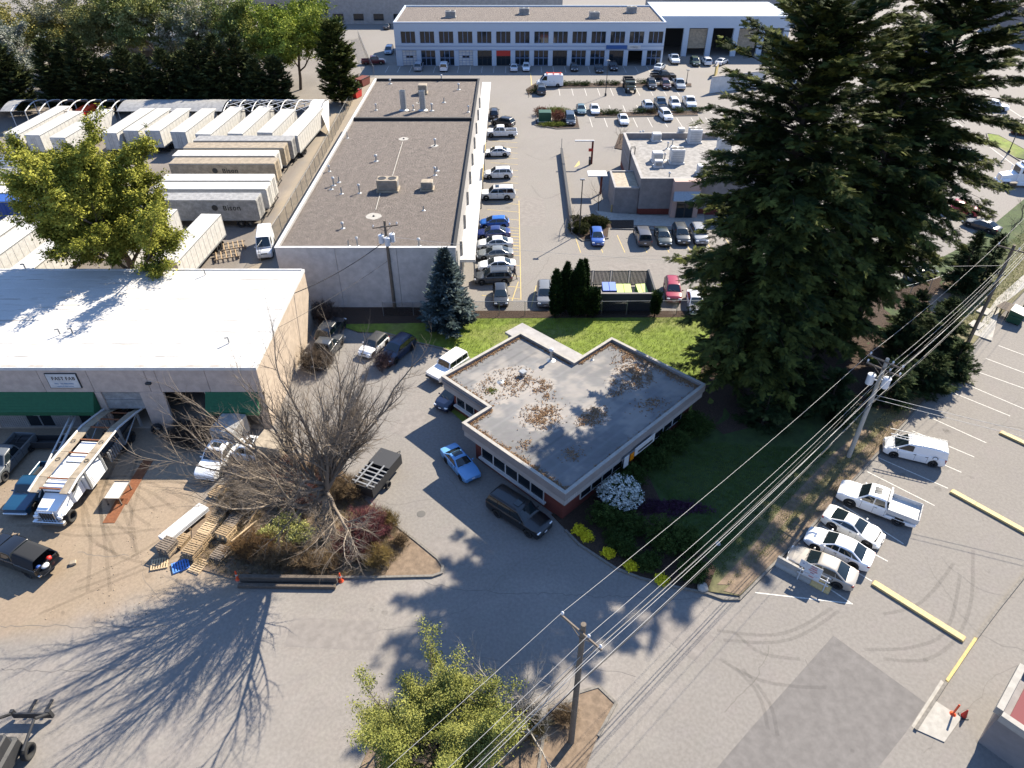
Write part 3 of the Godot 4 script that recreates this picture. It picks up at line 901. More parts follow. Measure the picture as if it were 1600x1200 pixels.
func build_long_building() -> void:
	var t := thing("commercial_building", "long pale grey flat building with brown gravel roof and parapets", "building")
	var x0 := -25.8; var x1 := -6.1; var zf := -69.1; var zm := -115.2; var zb := -139.3; var H := 7.6
	var g := G.new()
	var xs := [x0, -19.3, -12.6, x1]
	for i in 3:
		g = G.new()
		g.cbox(Vector3((xs[i] + xs[i + 1]) / 2, H / 2, zf - 0.15), Vector3(xs[i + 1] - xs[i] - 0.03, H, 0.3), 0.02)
		part(t, "wall_panel", g, M.pale_wall)
	g = G.new()
	g.bx(x0, x0 + 0.3, 0, H, zb, zf - 0.31)
	g.bx(x1 - 0.3, x1, 0, H, zb, zf - 0.31)
	g.bx(x0 + 0.3, x1 - 0.3, 0, H, zb, zb + 0.3)
	g.bx(x0 + 0.3, x1 - 0.3, 6.0, H - 0.02, zm - 0.2, zm + 0.2)
	part(t, "wall", g, M.stucco)
	g = G.new()
	g.bx(x0 + 0.3, x1 - 0.3, 6.9, 7.22, zm + 0.2, zf - 0.3)
	g.bx(x0 + 0.3, x1 - 0.3, 6.9, 7.26, zb + 0.3, zm - 0.2)
	var roof := part(t, "gravel_roof", g, M.gravel)
	g = G.new()
	g.bx(x0 - 0.03, x1 + 0.03, H, H + 0.06, zf - 0.34, zf + 0.04)
	g.bx(x0 - 0.03, x0 + 0.34, H, H + 0.06, zb, zf - 0.34)
	part(t, "coping", g, M.white)
	g = G.new()
	g.bx(x1 - 0.34, x1 + 0.03, H, H + 0.07, zb, zf - 0.34)
	g.bx(x0 + 0.34, x1 - 0.34, H, H + 0.07, zb - 0.03, zb + 0.34)
	g.bx(x0 + 0.34, x1 - 0.34, H - 0.02, H + 0.05, zm - 0.24, zm + 0.24)
	g.bx(x1 - 0.32, x1 - 0.29, 7.23, H, zb + 0.3, zf - 0.3)
	g.bx(x0 + 0.3, x1 - 0.32, 7.27, H, zb + 0.3, zb + 0.33)
	g.bx(x0 + 0.3, x1 - 0.32, 7.23, H - 0.02, zm + 0.2, zm + 0.23)
	part(t, "dark_coping", g, M.dark)
	for p in [Vector3(-24.92, 7.20, -106.52), Vector3(-24.79, 7.20, -92.78), Vector3(-21.63, 7.20, -85.03), Vector3(-22.72, 7.20, -88.89), Vector3(-23.23, 7.20, -86.50), Vector3(-23.17, 7.20, -87.79), Vector3(-19.39, 7.20, -85.24), Vector3(-19.04, 7.20, -96.70), Vector3(-10.71, 7.20, -79.89), Vector3(-10.20, 7.20, -93.02), Vector3(-10.31, 7.20, -91.38), Vector3(-19.52, 7.20, -74.86), Vector3(-22.62, 7.30, -136.94), Vector3(-13.28, 7.30, -139.20), Vector3(-9.65, 7.30, -133.03), Vector3(-11.70, 7.30, -124.98), Vector3(-16.49, 7.30, -120.52), Vector3(-13.35, 7.30, -120.16), Vector3(-7.23, 7.30, -119.45), Vector3(-22.71, 7.30, -120.52), Vector3(-11.33, 7.20, -103.07), Vector3(-18.00, 7.20, -70.28), Vector3(-17.01, 7.20, -70.28), Vector3(-10.24, 7.20, -70.28), Vector3(-11.46, 7.20, -88.22)]:
		vent_pipe(roof, p, rng.randf_range(0.5, 1.0), rng.randf_range(0.07, 0.11), rng.randf() < 0.7)
	for p in [Vector3(-18.10, 7.30, -120.52), Vector3(-14.89, 7.30, -120.52)]:
		g = G.new()
		g.lathe([Vector2(0.8, 0), Vector2(0.55, 0.15), Vector2(0.5, 0.2), Vector2(0.5, 1.6), Vector2(0.53, 1.62), Vector2(0.53, 1.72), Vector2(0.5, 1.74), Vector2(0.5, 3.1), Vector2(0.46, 3.1), Vector2(0.46, 2.6), Vector2(0, 2.6)], 16, p)
		part(roof, "exhaust_stack", g, M.galv)
	roof_unit(roof, Vector3(-15.87, 7.20, -86.28), Vector3(2.6, 1.3, 1.7), M.trailer_tan)
	roof_unit(roof, Vector3(-10.88, 7.20, -86.50), Vector3(1.5, 0.9, 1.3), M.trailer_tan, false)
	roof_unit(roof, Vector3(-15.90, 7.30, -130.53), Vector3(1.5, 1.3, 1.5), M.trailer_tan, false)
	# drains with pale rings, conduits
	for q in [[Vector3(-16.48, 7.22, -78.16), 1.0], [Vector3(-16.34, 7.22, -106.14), 0.8], [Vector3(-11.42, 7.22, -103.00), 0.6], [Vector3(-16.09, 7.26, -124.72), 0.5]]:
		g = G.new()
		var ring := []
		for i in 18: ring.append(Vector2(q[0].x, q[0].z) + Vector2.from_angle(TAU * i / 18) * q[1] * (0.85 + 0.2 * rng.randf()))
		g.flat(PackedVector2Array(ring), q[0].y + 0.01)
		var o := part(roof, "drain", g, M.concrete)
		g = G.new()
		g.lathe([Vector2(0, 0.12), Vector2(0.1, 0.11), Vector2(0.16, 0.0)], 10, q[0] + Vector3(0, 0.012, 0))
		part(o, "grate", g, M.plastic)
	for pts in [[Vector3(-16.34, 7.26, -104.59), Vector3(-16.08, 7.26, -94.06), Vector3(-16.01, 7.26, -90.99)], [Vector3(-16.75, 7.26, -85.09), Vector3(-16.53, 7.26, -79.94)]]:
		g = G.new(); g.path(pts, 0.06, 0.06)
		part(roof, "conduit", g, M.concrete)
	# covered walk along the shop fronts
	g = G.new()
	g.bx(x1 + 0.005, -4.35, 3.55, 3.8, -152.0, -74.2)
	g.bx(x1 + 0.005, -4.3, 3.5, 3.86, -74.2, -73.6)
	var cn := part(t, "canopy", g, M.white)
	var z := -75.0
	while z > -139.0:
		g = G.new(); g.bx(x1 + 0.01, x1 + 0.3, 3.82, 5.6, z - 0.2, z + 0.2)
		part(cn, "bracket", g, M.trailer_grey)
		g = G.new(); g.bx(-4.6, -4.45, 0, 3.55, z - 0.08, z + 0.08)
		part(cn, "post", g, M.steel)
		z -= 7.4
	for q in [[4.35, -103.5, -98.5], [4.2, -114.0, -110.0]]:
		g = G.new(); g.bx(-4.32, -4.27, 3.45, q[0], q[1], q[2])
		part(cn, "fascia_sign", g, M.yellow_line)
	# shop fronts under it
	z = -76.0
	while z > -136.0:
		windows_row(t, Vector3(x1 + 0.05, 0.2, z), Vector3(x1 + 0.05, 0.2, z - 5.4), 2.6, 4, M.galv, Vector3.ZERO)
		z -= 7.4
	g = G.new()
	g.path([Vector3(x1 + 0.1, 7.3, -69.0), Vector3(x1 + 0.1, 0.2, -69.0)], 0.06, 0.06, 6)
	part(t, "downpipe", g, M.galv)

func build_office() -> void:
	var t := thing("office_building", "single storey grey office with stepped flat roof littered with brown leaves", "building", Vector3.ZERO, PI / 4)
	var H := 4.0
	var top := PackedVector2Array([Vector2(31.3, -40.4), Vector2(31.3, -34.2), Vector2(28.3, -34.2), Vector2(28.3, -22.7), Vector2(47.2, -22.7), Vector2(47.2, -33.4), Vector2(41.6, -33.4), Vector2(41.6, -40.4)])
	var inset := func(d: float) -> PackedVector2Array: return Geometry2D.offset_polygon(top, -d)[0]
	# walls
	var g := G.new()
	var wall: PackedVector2Array = inset.call(0.75)
	g.prism(wall, 0.0, 2.95)
	part(t, "wall", g, M.brick_red)
	# fascia: upper parapet band and a recessed lower band
	var ring := func(outer: PackedVector2Array, inner: PackedVector2Array, y0: float, y1: float, m: Material, called: String) -> MeshInstance3D:
		var r := G.new()
		var k := outer.size()
		for i in k:
			var j := (i + 1) % k
			var a := outer[i]; var b := outer[j]; var c := inner[j]; var d := inner[i]
			r.quad(Vector3(a.x, y0, a.y), Vector3(b.x, y0, b.y), Vector3(b.x, y1, b.y), Vector3(a.x, y1, a.y))
			r.quad(Vector3(c.x, y0, c.y), Vector3(d.x, y0, d.y), Vector3(d.x, y1, d.y), Vector3(c.x, y1, c.y))
			r.quad(Vector3(a.x, y1, a.y), Vector3(b.x, y1, b.y), Vector3(c.x, y1, c.y), Vector3(d.x, y1, d.y))
			r.quad(Vector3(d.x, y0, d.y), Vector3(c.x, y0, c.y), Vector3(b.x, y0, b.y), Vector3(a.x, y0, a.y))
		return part(t, called, r, m)
	var up_band := func(d: float) -> PackedVector2Array:   # inset by d, keeping the order of the corners
		var r := PackedVector2Array()
		var k := top.size()
		for i in k:
			var u := (top[i] - top[(i + k - 1) % k]).normalized(); var w := (top[(i + 1) % k] - top[i]).normalized()
			r.push_back(top[i] + (u.rotated(-PI / 2) + w.rotated(-PI / 2)) * d)
		return r
	var o0: PackedVector2Array = up_band.call(0.0)
	var o1: PackedVector2Array = up_band.call(0.24)
	var o2: PackedVector2Array = up_band.call(0.1)
	var o3: PackedVector2Array = up_band.call(0.3)
	ring.call(o0, o1, 3.25, H, M.stucco_grey, "parapet")
	ring.call(o2, o3, 2.6, 3.245, M.stucco, "fascia")
	var e0: PackedVector2Array = up_band.call(-0.02)
	var e1: PackedVector2Array = up_band.call(0.27)
	ring.call(e0, e1, H, H + 0.05, M.concrete, "coping")
	g = G.new()
	g.flat(up_band.call(0.32), 2.9)
	g.flat(up_band.call(0.12), 2.61)
	part(t, "soffit", g, M.stucco)
	# roof membrane: grey rolls with lap seams, ponding stains with rings of silt
	var n1 := noise(41, 0.35, 4); var n2 := noise(42, 1.4, 3); var n3 := noise(43, 0.08, 3)
	var ponds := [[Vector2(34.9, -35.8), 2.4, 1.9], [Vector2(33.9, -30.3), 1.7, 1.7], [Vector2(43.9, -28.3), 2.3, 1.6], [Vector2(37.0, -33.2), 1.2, 0.8], [Vector2(36.9, -27.2), 1.6, 0.9]]
	g = G.new()
	var step := 0.2
	var col_at := func(p: Vector2) -> Color:
		var a := n1.get_noise_2dv(p); var b := n2.get_noise_2dv(p); var d := n3.get_noise_2dv(p)
		var c := Color(0.172, 0.17, 0.168) * (1.0 + 0.1 * b + 0.2 * d)
		var roll := fposmod(p.y + 0.02 * b, 0.98)
		if roll < 0.05: c *= 0.8
		elif roll < 0.16: c *= 1.12
		var silt := smoothstep(-0.1, 0.5, a + d * 0.8) * 0.5
		for q in ponds:
			var r: float = ((p - q[0]) / Vector2(q[1], q[2])).length() + a * 0.35
			silt = maxf(silt, (1.0 - smoothstep(0.75, 1.25, r)) * (0.75 + 0.25 * b))
			if absf(r - 1.15) < 0.06: silt = maxf(silt, 0.75)
		c = c.lerp(Color(0.33, 0.3, 0.265), clampf(silt, 0.0, 0.9))
		return c
	var x := 28.4
	while x < 47.0:
		var y := -40.2
		while y < -22.8:
			if Geometry2D.is_point_in_polygon(Vector2(x + 0.1, y + 0.1), top):
				for q in [[0, 0], [1, 0], [1, 1], [0, 0], [1, 1], [0, 1]]:
					var p := Vector2(x + q[0] * step, y + q[1] * step)
					g.col = col_at.call(p)
					g.put(Vector3(p.x, 3.7 + 0.015 * n3.get_noise_2dv(p * 3.0), p.y), Vector3.UP)
			y += step
		x += step
	var rm := mat("ffffff", 1.0)
	rm.metallic_specular = 0.12
	rm.vertex_color_use_as_albedo = true
	var roof := part(t, "roof_membrane", g, rm)
	# fallen leaves and needles: drifts along the parapets, rings round the ponds, loose clumps
	var lm := G.new()
	lm.tri(Vector3(-0.09, 0.01, 0.03), Vector3(0.08, 0.0, 0.05), Vector3(0.0, 0.045, 0.0))
	lm.tri(Vector3(0.09, 0.01, -0.03), Vector3(-0.08, 0.0, -0.05), Vector3(0.0, 0.045, 0.0))
	var where := []; var tint := []
	var drop := func(p: Vector2, s: float):
		where.append(Transform3D(Basis.from_euler(Vector3(rng.randf_range(-0.5, 0.5), rng.randf() * TAU, rng.randf_range(-0.5, 0.5))).scaled(Vector3.ONE * s), Vector3(p.x, 3.715 + rng.randf() * 0.05, p.y)))
		tint.append(Color(0.23, 0.125, 0.065).lerp(Color(0.36, 0.25, 0.15), rng.randf()) * rng.randf_range(0.55, 1.1))
	for e in [[Vector2(28.55, -22.95), Vector2(28.55, -33.95), 0.75, 2600], [Vector2(31.55, -34.2), Vector2(31.55, -40.1), 0.6, 900], [Vector2(31.4, -40.1), Vector2(41.3, -40.1), 0.5, 900], [Vector2(41.9, -33.1), Vector2(47.0, -33.1), 0.4, 420], [Vector2(46.9, -33.0), Vector2(46.9, -23.0), 1.1, 1500], [Vector2(28.6, -22.95), Vector2(46.9, -22.95), 0.4, 800], [Vector2(41.35, -39.9), Vector2(41.35, -33.6), 0.35, 260], [Vector2(28.6, -33.9), Vector2(31.5, -34.0), 0.5, 300]]:
		var d: Vector2 = (e[1] - e[0])
		var side := d.normalized().rotated(PI / 2)
		if not Geometry2D.is_point_in_polygon(e[0] + d * 0.5 + side * 0.3, top): side = -side
		for i in e[3]:
			var f := rng.randf()
			var thick: float = e[2] * (0.35 + 0.9 * absf(n1.get_noise_1d(f * 30.0 + e[3])))
			drop.call(e[0] + d * f + side * absf(rng.randfn(0.0, 0.6)) * thick, rng.randf_range(0.6, 1.3))
	for q in ponds:
		for i in int(900 * q[1] / 2.0):
			var a := rng.randf() * TAU
			var r := rng.randfn(0.82, 0.22) if rng.randf() < 0.7 else rng.randf()
			var p: Vector2 = q[0] + Vector2(cos(a) * q[1], sin(a) * q[2]) * r
			if n1.get_noise_2dv(p * 1.6) > -0.02 or rng.randf() < 0.12: drop.call(p, rng.randf_range(0.5, 1.2))
	for q in [[36.2, -31.8, 0.4, 110], [34.0, -30.4, 0.75, 900], [36.9, -27.2, 0.6, 260], [42.0, -28.95, 0.22, 120], [36.4, -35.0, 0.7, 330], [30.3, -28.9, 0.45, 120], [32.2, -25.4, 0.5, 140], [44.9, -28.6, 0.8, 420], [43.9, -27.5, 0.7, 300], [41.1, -27.9, 0.5, 130], [45.6, -30.5, 0.7, 300], [41.8, -24.6, 0.9, 260]]:
		for i in q[3]:
			var p := Vector2(q[0], q[1]) + Vector2(rng.randfn(0, q[2]), rng.randfn(0, q[2] * 0.7))
			if Geometry2D.is_point_in_polygon(p, top) and n2.get_noise_2dv(p * 0.9) > -0.15: drop.call(p, rng.randf_range(0.6, 1.3))
	scatter(roof, "leaf_litter", lm.mesh(M.dry), where, tint)
	# moss on the wet pond
	where = []; tint = []
	for i in 160:
		where.append(Transform3D(Basis.from_scale(Vector3(1, 1, 1) * rng.randf_range(0.5, 1.2)).rotated(Vector3.UP, rng.randf() * TAU), Vector3(33.3 + rng.randfn(0, 0.28), 3.72, -35.9 + rng.randfn(0, 0.22))))
		tint.append(Color(0.12, 0.15, 0.03) * rng.randf_range(0.6, 1.2))
	scatter(roof, "moss", lm.mesh(M.dry), where, tint)
	g = G.new()
	g.cbox(Vector3(36.9, 3.95, -35.5), Vector3(0.5, 0.35, 0.5), 0.05); g.cbox(Vector3(36.9, 4.16, -35.5), Vector3(0.62, 0.12, 0.62), 0.04)
	part(roof, "vent_hood", g, M.galv)
	var pp := Vector3(40.5, 3.7, -35.3)
	vent_pipe(roof, pp, 1.05, 0.11)
	vent_pipe(roof, Vector3(43.3, 3.7, -34.2 + 1.6), 0.25, 0.05, false)
	vent_pipe(roof, Vector3(34.8, 3.7, -36.2), 0.06, 0.1, false)
	# windows: long side towards the drive and the street side
	windows_row(t, Vector3(28.97, 0.75, -32.6), Vector3(28.97, 0.75, -25.4), 1.7, 5, M.white, Vector3.ZERO)
	g = G.new()
	g.bx(28.75, 29.04, 0.58, 0.74, -32.8, -25.2)
	g.bx(31.72, 32.0, 0.8, 0.95, -39.4, -36.6)
	part(t, "sill", g, M.white)
	windows_row(t, Vector3(31.97, 0.97, -39.2), Vector3(31.97, 0.97, -36.8), 1.4, 2, M.white, Vector3.ZERO)
	windows_row(t, Vector3(31.0, 0.9, -23.38), Vector3(36.4, 0.9, -23.38), 1.6, 4, M.white, Vector3.ZERO)
	windows_row(t, Vector3(38.0, 0.9, -23.38), Vector3(45.0, 0.9, -23.38), 1.6, 5, M.white, Vector3.ZERO)
	lettering(t, "10431", Vector3(29.3, 2.93, -22.79), 0.42, M.white)
	# covered walkway on the lawn side
	g = G.new()
	g.prism(PackedVector2Array([Vector2(41.3, -42.3), Vector2(42.2, -42.3), Vector2(42.2, -33.6), Vector2(41.62, -33.6), Vector2(41.62, -40.42), Vector2(41.3, -40.42)]), 3.0, 3.25)
	g.prism(PackedVector2Array([Vector2(42.2, -42.3), Vector2(43.8, -42.3), Vector2(43.8, -33.6), Vector2(42.2, -33.6)]), 3.0, 3.24)
	var ww := part(t, "walkway_roof", g, M.stucco)
	for p in [Vector2(41.6, -42.0), Vector2(43.6, -42.0), Vector2(43.6, -38.5)]:
		g = G.new(); g.bx(p.x - 0.08, p.x + 0.08, 0, 3.0, p.y - 0.08, p.y + 0.08)
		part(ww, "post", g, M.stucco)
	# hanging sign boards on the street fascia
	var s := thing("fascia_sign", "white and amber sign boards on the street side of the grey office", "sign", Vector3.ZERO, PI / 4)
	g = G.new()
	g.cbox(Vector3(35.6, 2.55, -22.5), Vector3(0.62, 1.15, 0.08), 0.02)
	part(s, "panel", g, M.white)
	g = G.new()
	g.cbox(Vector3(36.35, 2.62, -22.5), Vector3(0.5, 0.75, 0.08), 0.02)
	part(s, "panel", g, M.amber)
	g = G.new()
	g.cbox(Vector3(38.05, 2.8, -22.5), Vector3(2.75, 0.85, 0.08), 0.02)
	var wp := part(s, "panel", g, M.white)
	g = G.new()
	g.bx(37.1, 39.1, 2.55, 2.78, -22.455, -22.44)
	part(wp, "stripe", g, M.plastic)
	g = G.new()
	g.bx(35.2, 39.4, 2.9, 2.98, -22.68, -22.56)
	part(s, "rail", g, M.steel)

func build_restaurant() -> void:
	var t := thing("restaurant", "grey stucco restaurant with pale flat roof, rooftop units and corner entrance", "building")
	var x0 := 18.1; var x1 := 41.0; var zf := -95.0; var zb := -114.5; var H := 5.3
	var g := G.new()
	g.bx(x0, x1, 0, 0.9, zf - 0.28, zf + 0.05)
	g.bx(x0 - 0.05, x0 + 0.28, 0, 0.9, zb, zf - 0.28)
	part(t, "plinth", g, M.brick_red)
	g = G.new()
	g.bx(x0, x1, 0.9, H, zf - 0.3, zf)
	g.bx(x0, x0 + 0.3, 0.9, H, zb, zf - 0.3)
	g.bx(x1 - 0.3, x1, 0, H, zb, zf - 0.3)
	g.bx(x0, x1, 0, H, zb - 0.3, zb)
	part(t, "wall", g, M.stucco_grey)
	g = G.new()
	g.bx(x0 - 0.06, x1, H, H + 0.1, zf - 0.36, zf + 0.06)
	g.bx(x0 - 0.06, x0 + 0.36, H, H + 0.1, zb, zf - 0.36)
	g.bx(x0 - 0.06, x1, H, H + 0.1, zb - 0.36, zb)
	g.bx(x0 - 0.03, x0 + 0.02, 3.3, 3.42, zb, zf)
	part(t, "coping", g, M.stucco)
	g = G.new()
	g.bx(x0 + 0.3, x1 - 0.3, 4.2, 4.5, zb, zf - 0.3)
	var roof := part(t, "roof", g, M.pale_roof)
	for q in [[Vector3(23.30, 4.50, -113.52), Vector3(1.4, 1.0, 1.2)], [Vector3(27.60, 4.50, -115.42), Vector3(1.0, 1.2, 1.0)], [Vector3(29.29, 4.50, -112.90), Vector3(2.0, 1.9, 1.6)], [Vector3(24.68, 4.50, -103.66), Vector3(2.0, 1.9, 1.6)], [Vector3(21.87, 4.50, -104.20), Vector3(1.5, 1.2, 1.3)], [Vector3(21.67, 4.50, -101.79), Vector3(1.2, 0.8, 0.9)], [Vector3(27.52, 4.50, -98.97), Vector3(1.4, 1.1, 1.2)], [Vector3(33.09, 4.50, -108.99), Vector3(2.0, 1.7, 1.6)], [Vector3(32.25, 4.50, -101.53), Vector3(1.3, 1.1, 1.2)]]:
		roof_unit(roof, q[0], q[1], M.white, q[1].x > 1.8)
	for p in [Vector3(20.94, 4.50, -115.10), Vector3(21.41, 4.50, -115.42), Vector3(23.13, 4.50, -104.74), Vector3(22.43, 4.50, -96.99), Vector3(24.52, 4.50, -109.88), Vector3(25.45, 4.50, -111.07)]: vent_pipe(roof, p, 0.8, 0.09)
	# roof ladder
	g = G.new()
	for s in [0.0, 0.5]:
		g.path([Vector3(x0 - 0.12, 2.4, -105.0 - s), Vector3(x0 - 0.12, 6.2, -105.0 - s), Vector3(x0 + 0.5, 6.3, -105.0 - s), Vector3(x0 + 0.5, 4.5, -105.0 - s)], 0.04, 0.04, 5)
	for i in 9: g.tube(Vector3(x0 - 0.12, 2.6 + i * 0.35, -105.0), Vector3(x0 - 0.12, 2.6 + i * 0.35, -105.5), 0.025, 0.025, 4, false)
	part(t, "roof_ladder", g, M.plastic)
	# low annex on the drive-through side
	g = G.new()
	g.bx(14.6, x0 - 0.06, 0, 3.7, -101.6, zf - 0.35)
	var ax := part(t, "annex", g, M.stucco_grey)
	g = G.new()
	g.bx(14.54, x0 - 0.06, 3.7, 3.95, zf - 0.6, zf - 0.3); g.bx(14.54, 14.84, 3.7, 3.95, -101.6, zf - 0.6); g.bx(14.54, x0 - 0.06, 3.7, 3.95, -101.9, -101.6)
	part(ax, "parapet", g, M.stucco)
	g = G.new()
	g.bx(14.84, x0 - 0.06, 3.701, 3.76, -101.6, zf - 0.6)
	part(ax, "roof", g, M.trailer_tan)
	# entrance tower
	g = G.new()
	g.bx(22.6, 26.4, 0, 5.4, zf + 0.06, zf + 1.3)
	var tw := part(t, "entrance_tower", g, surf("b39a90", 0.9, M.stucco.albedo_texture, 0.5))
	g = G.new()
	g.bx(23.3, 25.7, 0.05, 2.5, zf + 1.3, zf + 1.36)
	var dr := part(tw, "door", g, M.plastic)
	for q in [23.9, 25.1]:
		g = G.new()
		g.bx(q - 0.5, q + 0.5, 0.2, 2.4, zf + 1.36, zf + 1.39)
		part(dr, "pane", g, M.shopglass)
	g = G.new()
	g.hexa([Vector3(22.5, 2.9, zf + 2.3), Vector3(26.5, 2.9, zf + 2.3), Vector3(26.5, 2.9, zf + 1.31), Vector3(22.5, 2.9, zf + 1.31), Vector3(22.5, 3.0, zf + 2.3), Vector3(26.5, 3.0, zf + 2.3), Vector3(26.3, 4.0, zf + 1.31), Vector3(22.7, 4.0, zf + 1.31)])
	part(tw, "canopy", g, M.galv)
	windows_row(t, Vector3(28.0, 1.0, zf + 0.03), Vector3(36.0, 1.0, zf + 0.03), 2.0, 6, M.plastic, Vector3.ZERO)
	# bollards
	var i0 := 0
	for p in [Vector3(14.46, 0, -95.97), Vector3(18.44, 0, -95.74), Vector3(21.35, 0, -95.29)]:
		g = G.new()
		g.lathe([Vector2(0.11, 0), Vector2(0.11, 1.0), Vector2(0.08, 1.08), Vector2(0, 1.12)], 10)
		lone("bollard", g, M.yellow, ["yellow bollard at the corner of the restaurant annex", "yellow bollard between annex and entrance", "yellow bollard beside the restaurant entrance"][i0], "bollard", "yellow bollards along the restaurant", p)
		i0 += 1

func build_strip_mall() -> void:
	var t := thing("strip_mall", "two storey pale blue strip mall with a row of bay doors", "building")
	var x0 := -28.0; var x1 := 36.4; var zf := -182.1
	var blue := surf("b3bfcc", 0.85, M.stucco.albedo_texture, 0.5)
	var trim := mat("7488a8", 0.7)
	var g := G.new()
	g.bx(x0, x1, 8.9, 9.2, zf - 22.0, zf - 0.4)
	g.bx(x0, x0 + 0.4, 0, 9.6, zf - 22.0, zf)
	g.bx(x1 - 0.4, x1, 0, 9.6, zf - 22.0, zf)
	g.bx(x0, x1, 0, 9.6, zf - 22.4, zf - 22.0)
	part(t, "wall", g, blue)
	var roof := G.new()
	roof.bx(x0 + 0.4, x1 - 0.4, 9.2, 9.26, zf - 22.0, zf - 0.4)
	var rf := part(t, "roof", roof, M.gravel)
	for q in [[-15.0, -190.0], [3.0, -194.0], [20.0, -189.0], [30.0, -196.0]]: roof_unit(rf, Vector3(q[0], 9.26, q[1]), Vector3(2.4, 1.2, 1.8), M.trailer_grey)
	g = G.new()
	g.bx(x0 + 0.4, x1 - 0.4, 3.45, 4.75, zf - 0.4, zf)
	g.bx(x0 + 0.4, x1 - 0.4, 7.6, 9.6, zf - 0.4, zf)
	part(t, "band", g, blue)
	g = G.new()
	g.bx(x0, x1, 3.55, 3.65, zf, zf + 0.06); g.bx(x0, x1, 4.35, 4.5, zf, zf + 0.06); g.bx(x0, x1, 9.4, 9.6, zf, zf + 0.08)
	part(t, "trim", g, trim)
	g = G.new()
	g.bx(x0 + 0.4, x1 - 0.4, 0.0, 7.6, zf - 6.2, zf - 6.0); g.bx(x0 + 0.4, x1 - 0.4, 4.0, 4.2, zf - 6.0, zf - 0.4)
	part(t, "interior", g, mat("3c3a38", 0.9))
	# bays: d = sectional door, w = glazed shop front, o = open bay, r = red banner
	var kinds := ["d", "w", "w", "d", "b", "r", "w", "w", "b", "w", "w", "b", "o", "w"]
	var pitch := (x1 - x0 - 0.8) / kinds.size()
	for i in kinds.size():
		var a := x0 + 0.4 + i * pitch
		g = G.new()
		g.cbox(Vector3(a + 0.55, 1.725, zf - 0.13), Vector3(1.1, 3.45, 0.4), 0.03)
		g.bx(a, a + 1.1, 4.75, 7.6, zf - 0.33, zf + 0.02)
		part(t, "pier", g, blue)
		var o0 := a + 1.1; var o1 := a + pitch
		windows_row(t, Vector3(o0, 5.0, zf - 0.3), Vector3(o1, 5.0, zf - 0.3), 2.6, 3, trim, Vector3.ZERO)
		g = G.new(); g.bx(o0, o1, 4.75, 5.0, zf - 0.35, zf - 0.02)
		part(t, "sill", g, blue)
		if kinds[i] == "d":
			var door := G.new()
			door.bx(o0, o1, 0.02, 3.45, zf - 0.3, zf - 0.26)
			var dd := part(t, "bay_door", door, trim)
			for r in 6:
				for c in 4:
					var p := G.new()
					p.cbox(Vector3(lerpf(o0, o1, (c + 0.5) / 4.0), 0.3 + r * 0.57, zf - 0.245), Vector3(0.76, 0.47, 0.03), 0.012)
					part(dd, "panel", p, M.shopglass if r == 3 and (c == 1 or c == 2) else M.white)
		elif kinds[i] != "o":
			for r in 2: windows_row(t, Vector3(o0, 0.05 + r * 1.75, zf - 0.3), Vector3(o1, 0.05 + r * 1.75, zf - 0.3), 1.65, 3, trim if kinds[i] == "w" else M.plastic, Vector3.ZERO)
			if kinds[i] == "r":
				g = G.new(); g.bx(o0, o1, 2.2, 3.4, zf - 0.22, zf - 0.16)
				part(t, "banner", g, M.red)
	var s := thing("shop_sign", "blue and white fascia sign above the strip mall shop fronts", "sign", Vector3(26.4, 4.2, zf + 0.1))
	g = G.new(); g.cbox(Vector3(-1.3, 0, 0), Vector3(5.0, 0.85, 0.12), 0.02)
	part(s, "panel", g, mat("1f4f8a", 0.5))
	g = G.new(); g.cbox(Vector3(2.9, 0, 0), Vector3(3.1, 0.85, 0.12), 0.02)
	var wp := part(s, "panel", g, M.white)
	lettering(wp, "FITNESS", Vector3(2.9, 0, 0.08), 0.5, M.plastic)
	# wing with tall garage bays stepping back at the right
	t = thing("garage_wing", "pale blue garage wing with tall open bays right of the strip mall", "building")
	g = G.new()
	for q in [36.5, 43.0, 49.0, 55.5, 62.0, 68.0]: g.bx(q, q + 1.3, 0, 6.5, -193.0, -192.0)
	g.bx(36.5, 69.3, 6.5, 9.2, -193.0, -192.0)
	g.bx(36.5, 69.3, 9.0, 9.2, -212.0, -193.0)
	g.bx(68.9, 69.3, 0, 9.2, -212.0, -193.0)
	part(t, "wall", g, blue)
	g = G.new(); g.bx(36.5, 69.0, 0, 9.0, -204.0, -203.8)
	part(t, "interior", g, M.plastic)
	for q in [44.3, 56.8]:
		g = G.new()
		for i in 9: g.cbox(Vector3(q + 2.35, 2.0 + i * 0.5, -192.6), Vector3(4.7, 0.48, 0.08), 0.02)
		part(t, "bay_door", g, M.trailer_tan)
	# more roofs and sheds beyond, towards the top of the view
	for q in [["flat_building", "grey flat roofed building beyond the strip mall", Vector3(-20, 0, -245), Vector3(70, 8, 24), M.stucco, M.gravel], ["flat_building", "white roofed warehouse beyond the garage wing", Vector3(75, 0, -250), Vector3(60, 8, 30), M.stucco, M.white], ["flat_building", "dark roofed building beyond the avenue at upper right", Vector3(165, 0, -215), Vector3(50, 7, 28), M.stucco_grey, M.gravel], ["shed", "grey metal shed at the upper left behind the trees", Vector3(-128, 0, -176), Vector3(26, 7, 30), M.trailer_grey, M.galv], ["shed", "pale blue metal shed left of the fabric shelter", Vector3(-120, 0, -146), Vector3(30, 6, 22), M.trailer_grey, M.galv], ["shed", "long grey roofed shed behind the conifer row", Vector3(-86, 0, -205), Vector3(24, 6, 40), M.stucco_grey, M.steel], ["flat_building", "distant tan warehouse at the upper left", Vector3(-60, 0, -262), Vector3(50, 8, 26), M.beige_wall, M.gravel]]:
		var b := thing(q[0], q[1], "building", q[2])
		var s3: Vector3 = q[3]
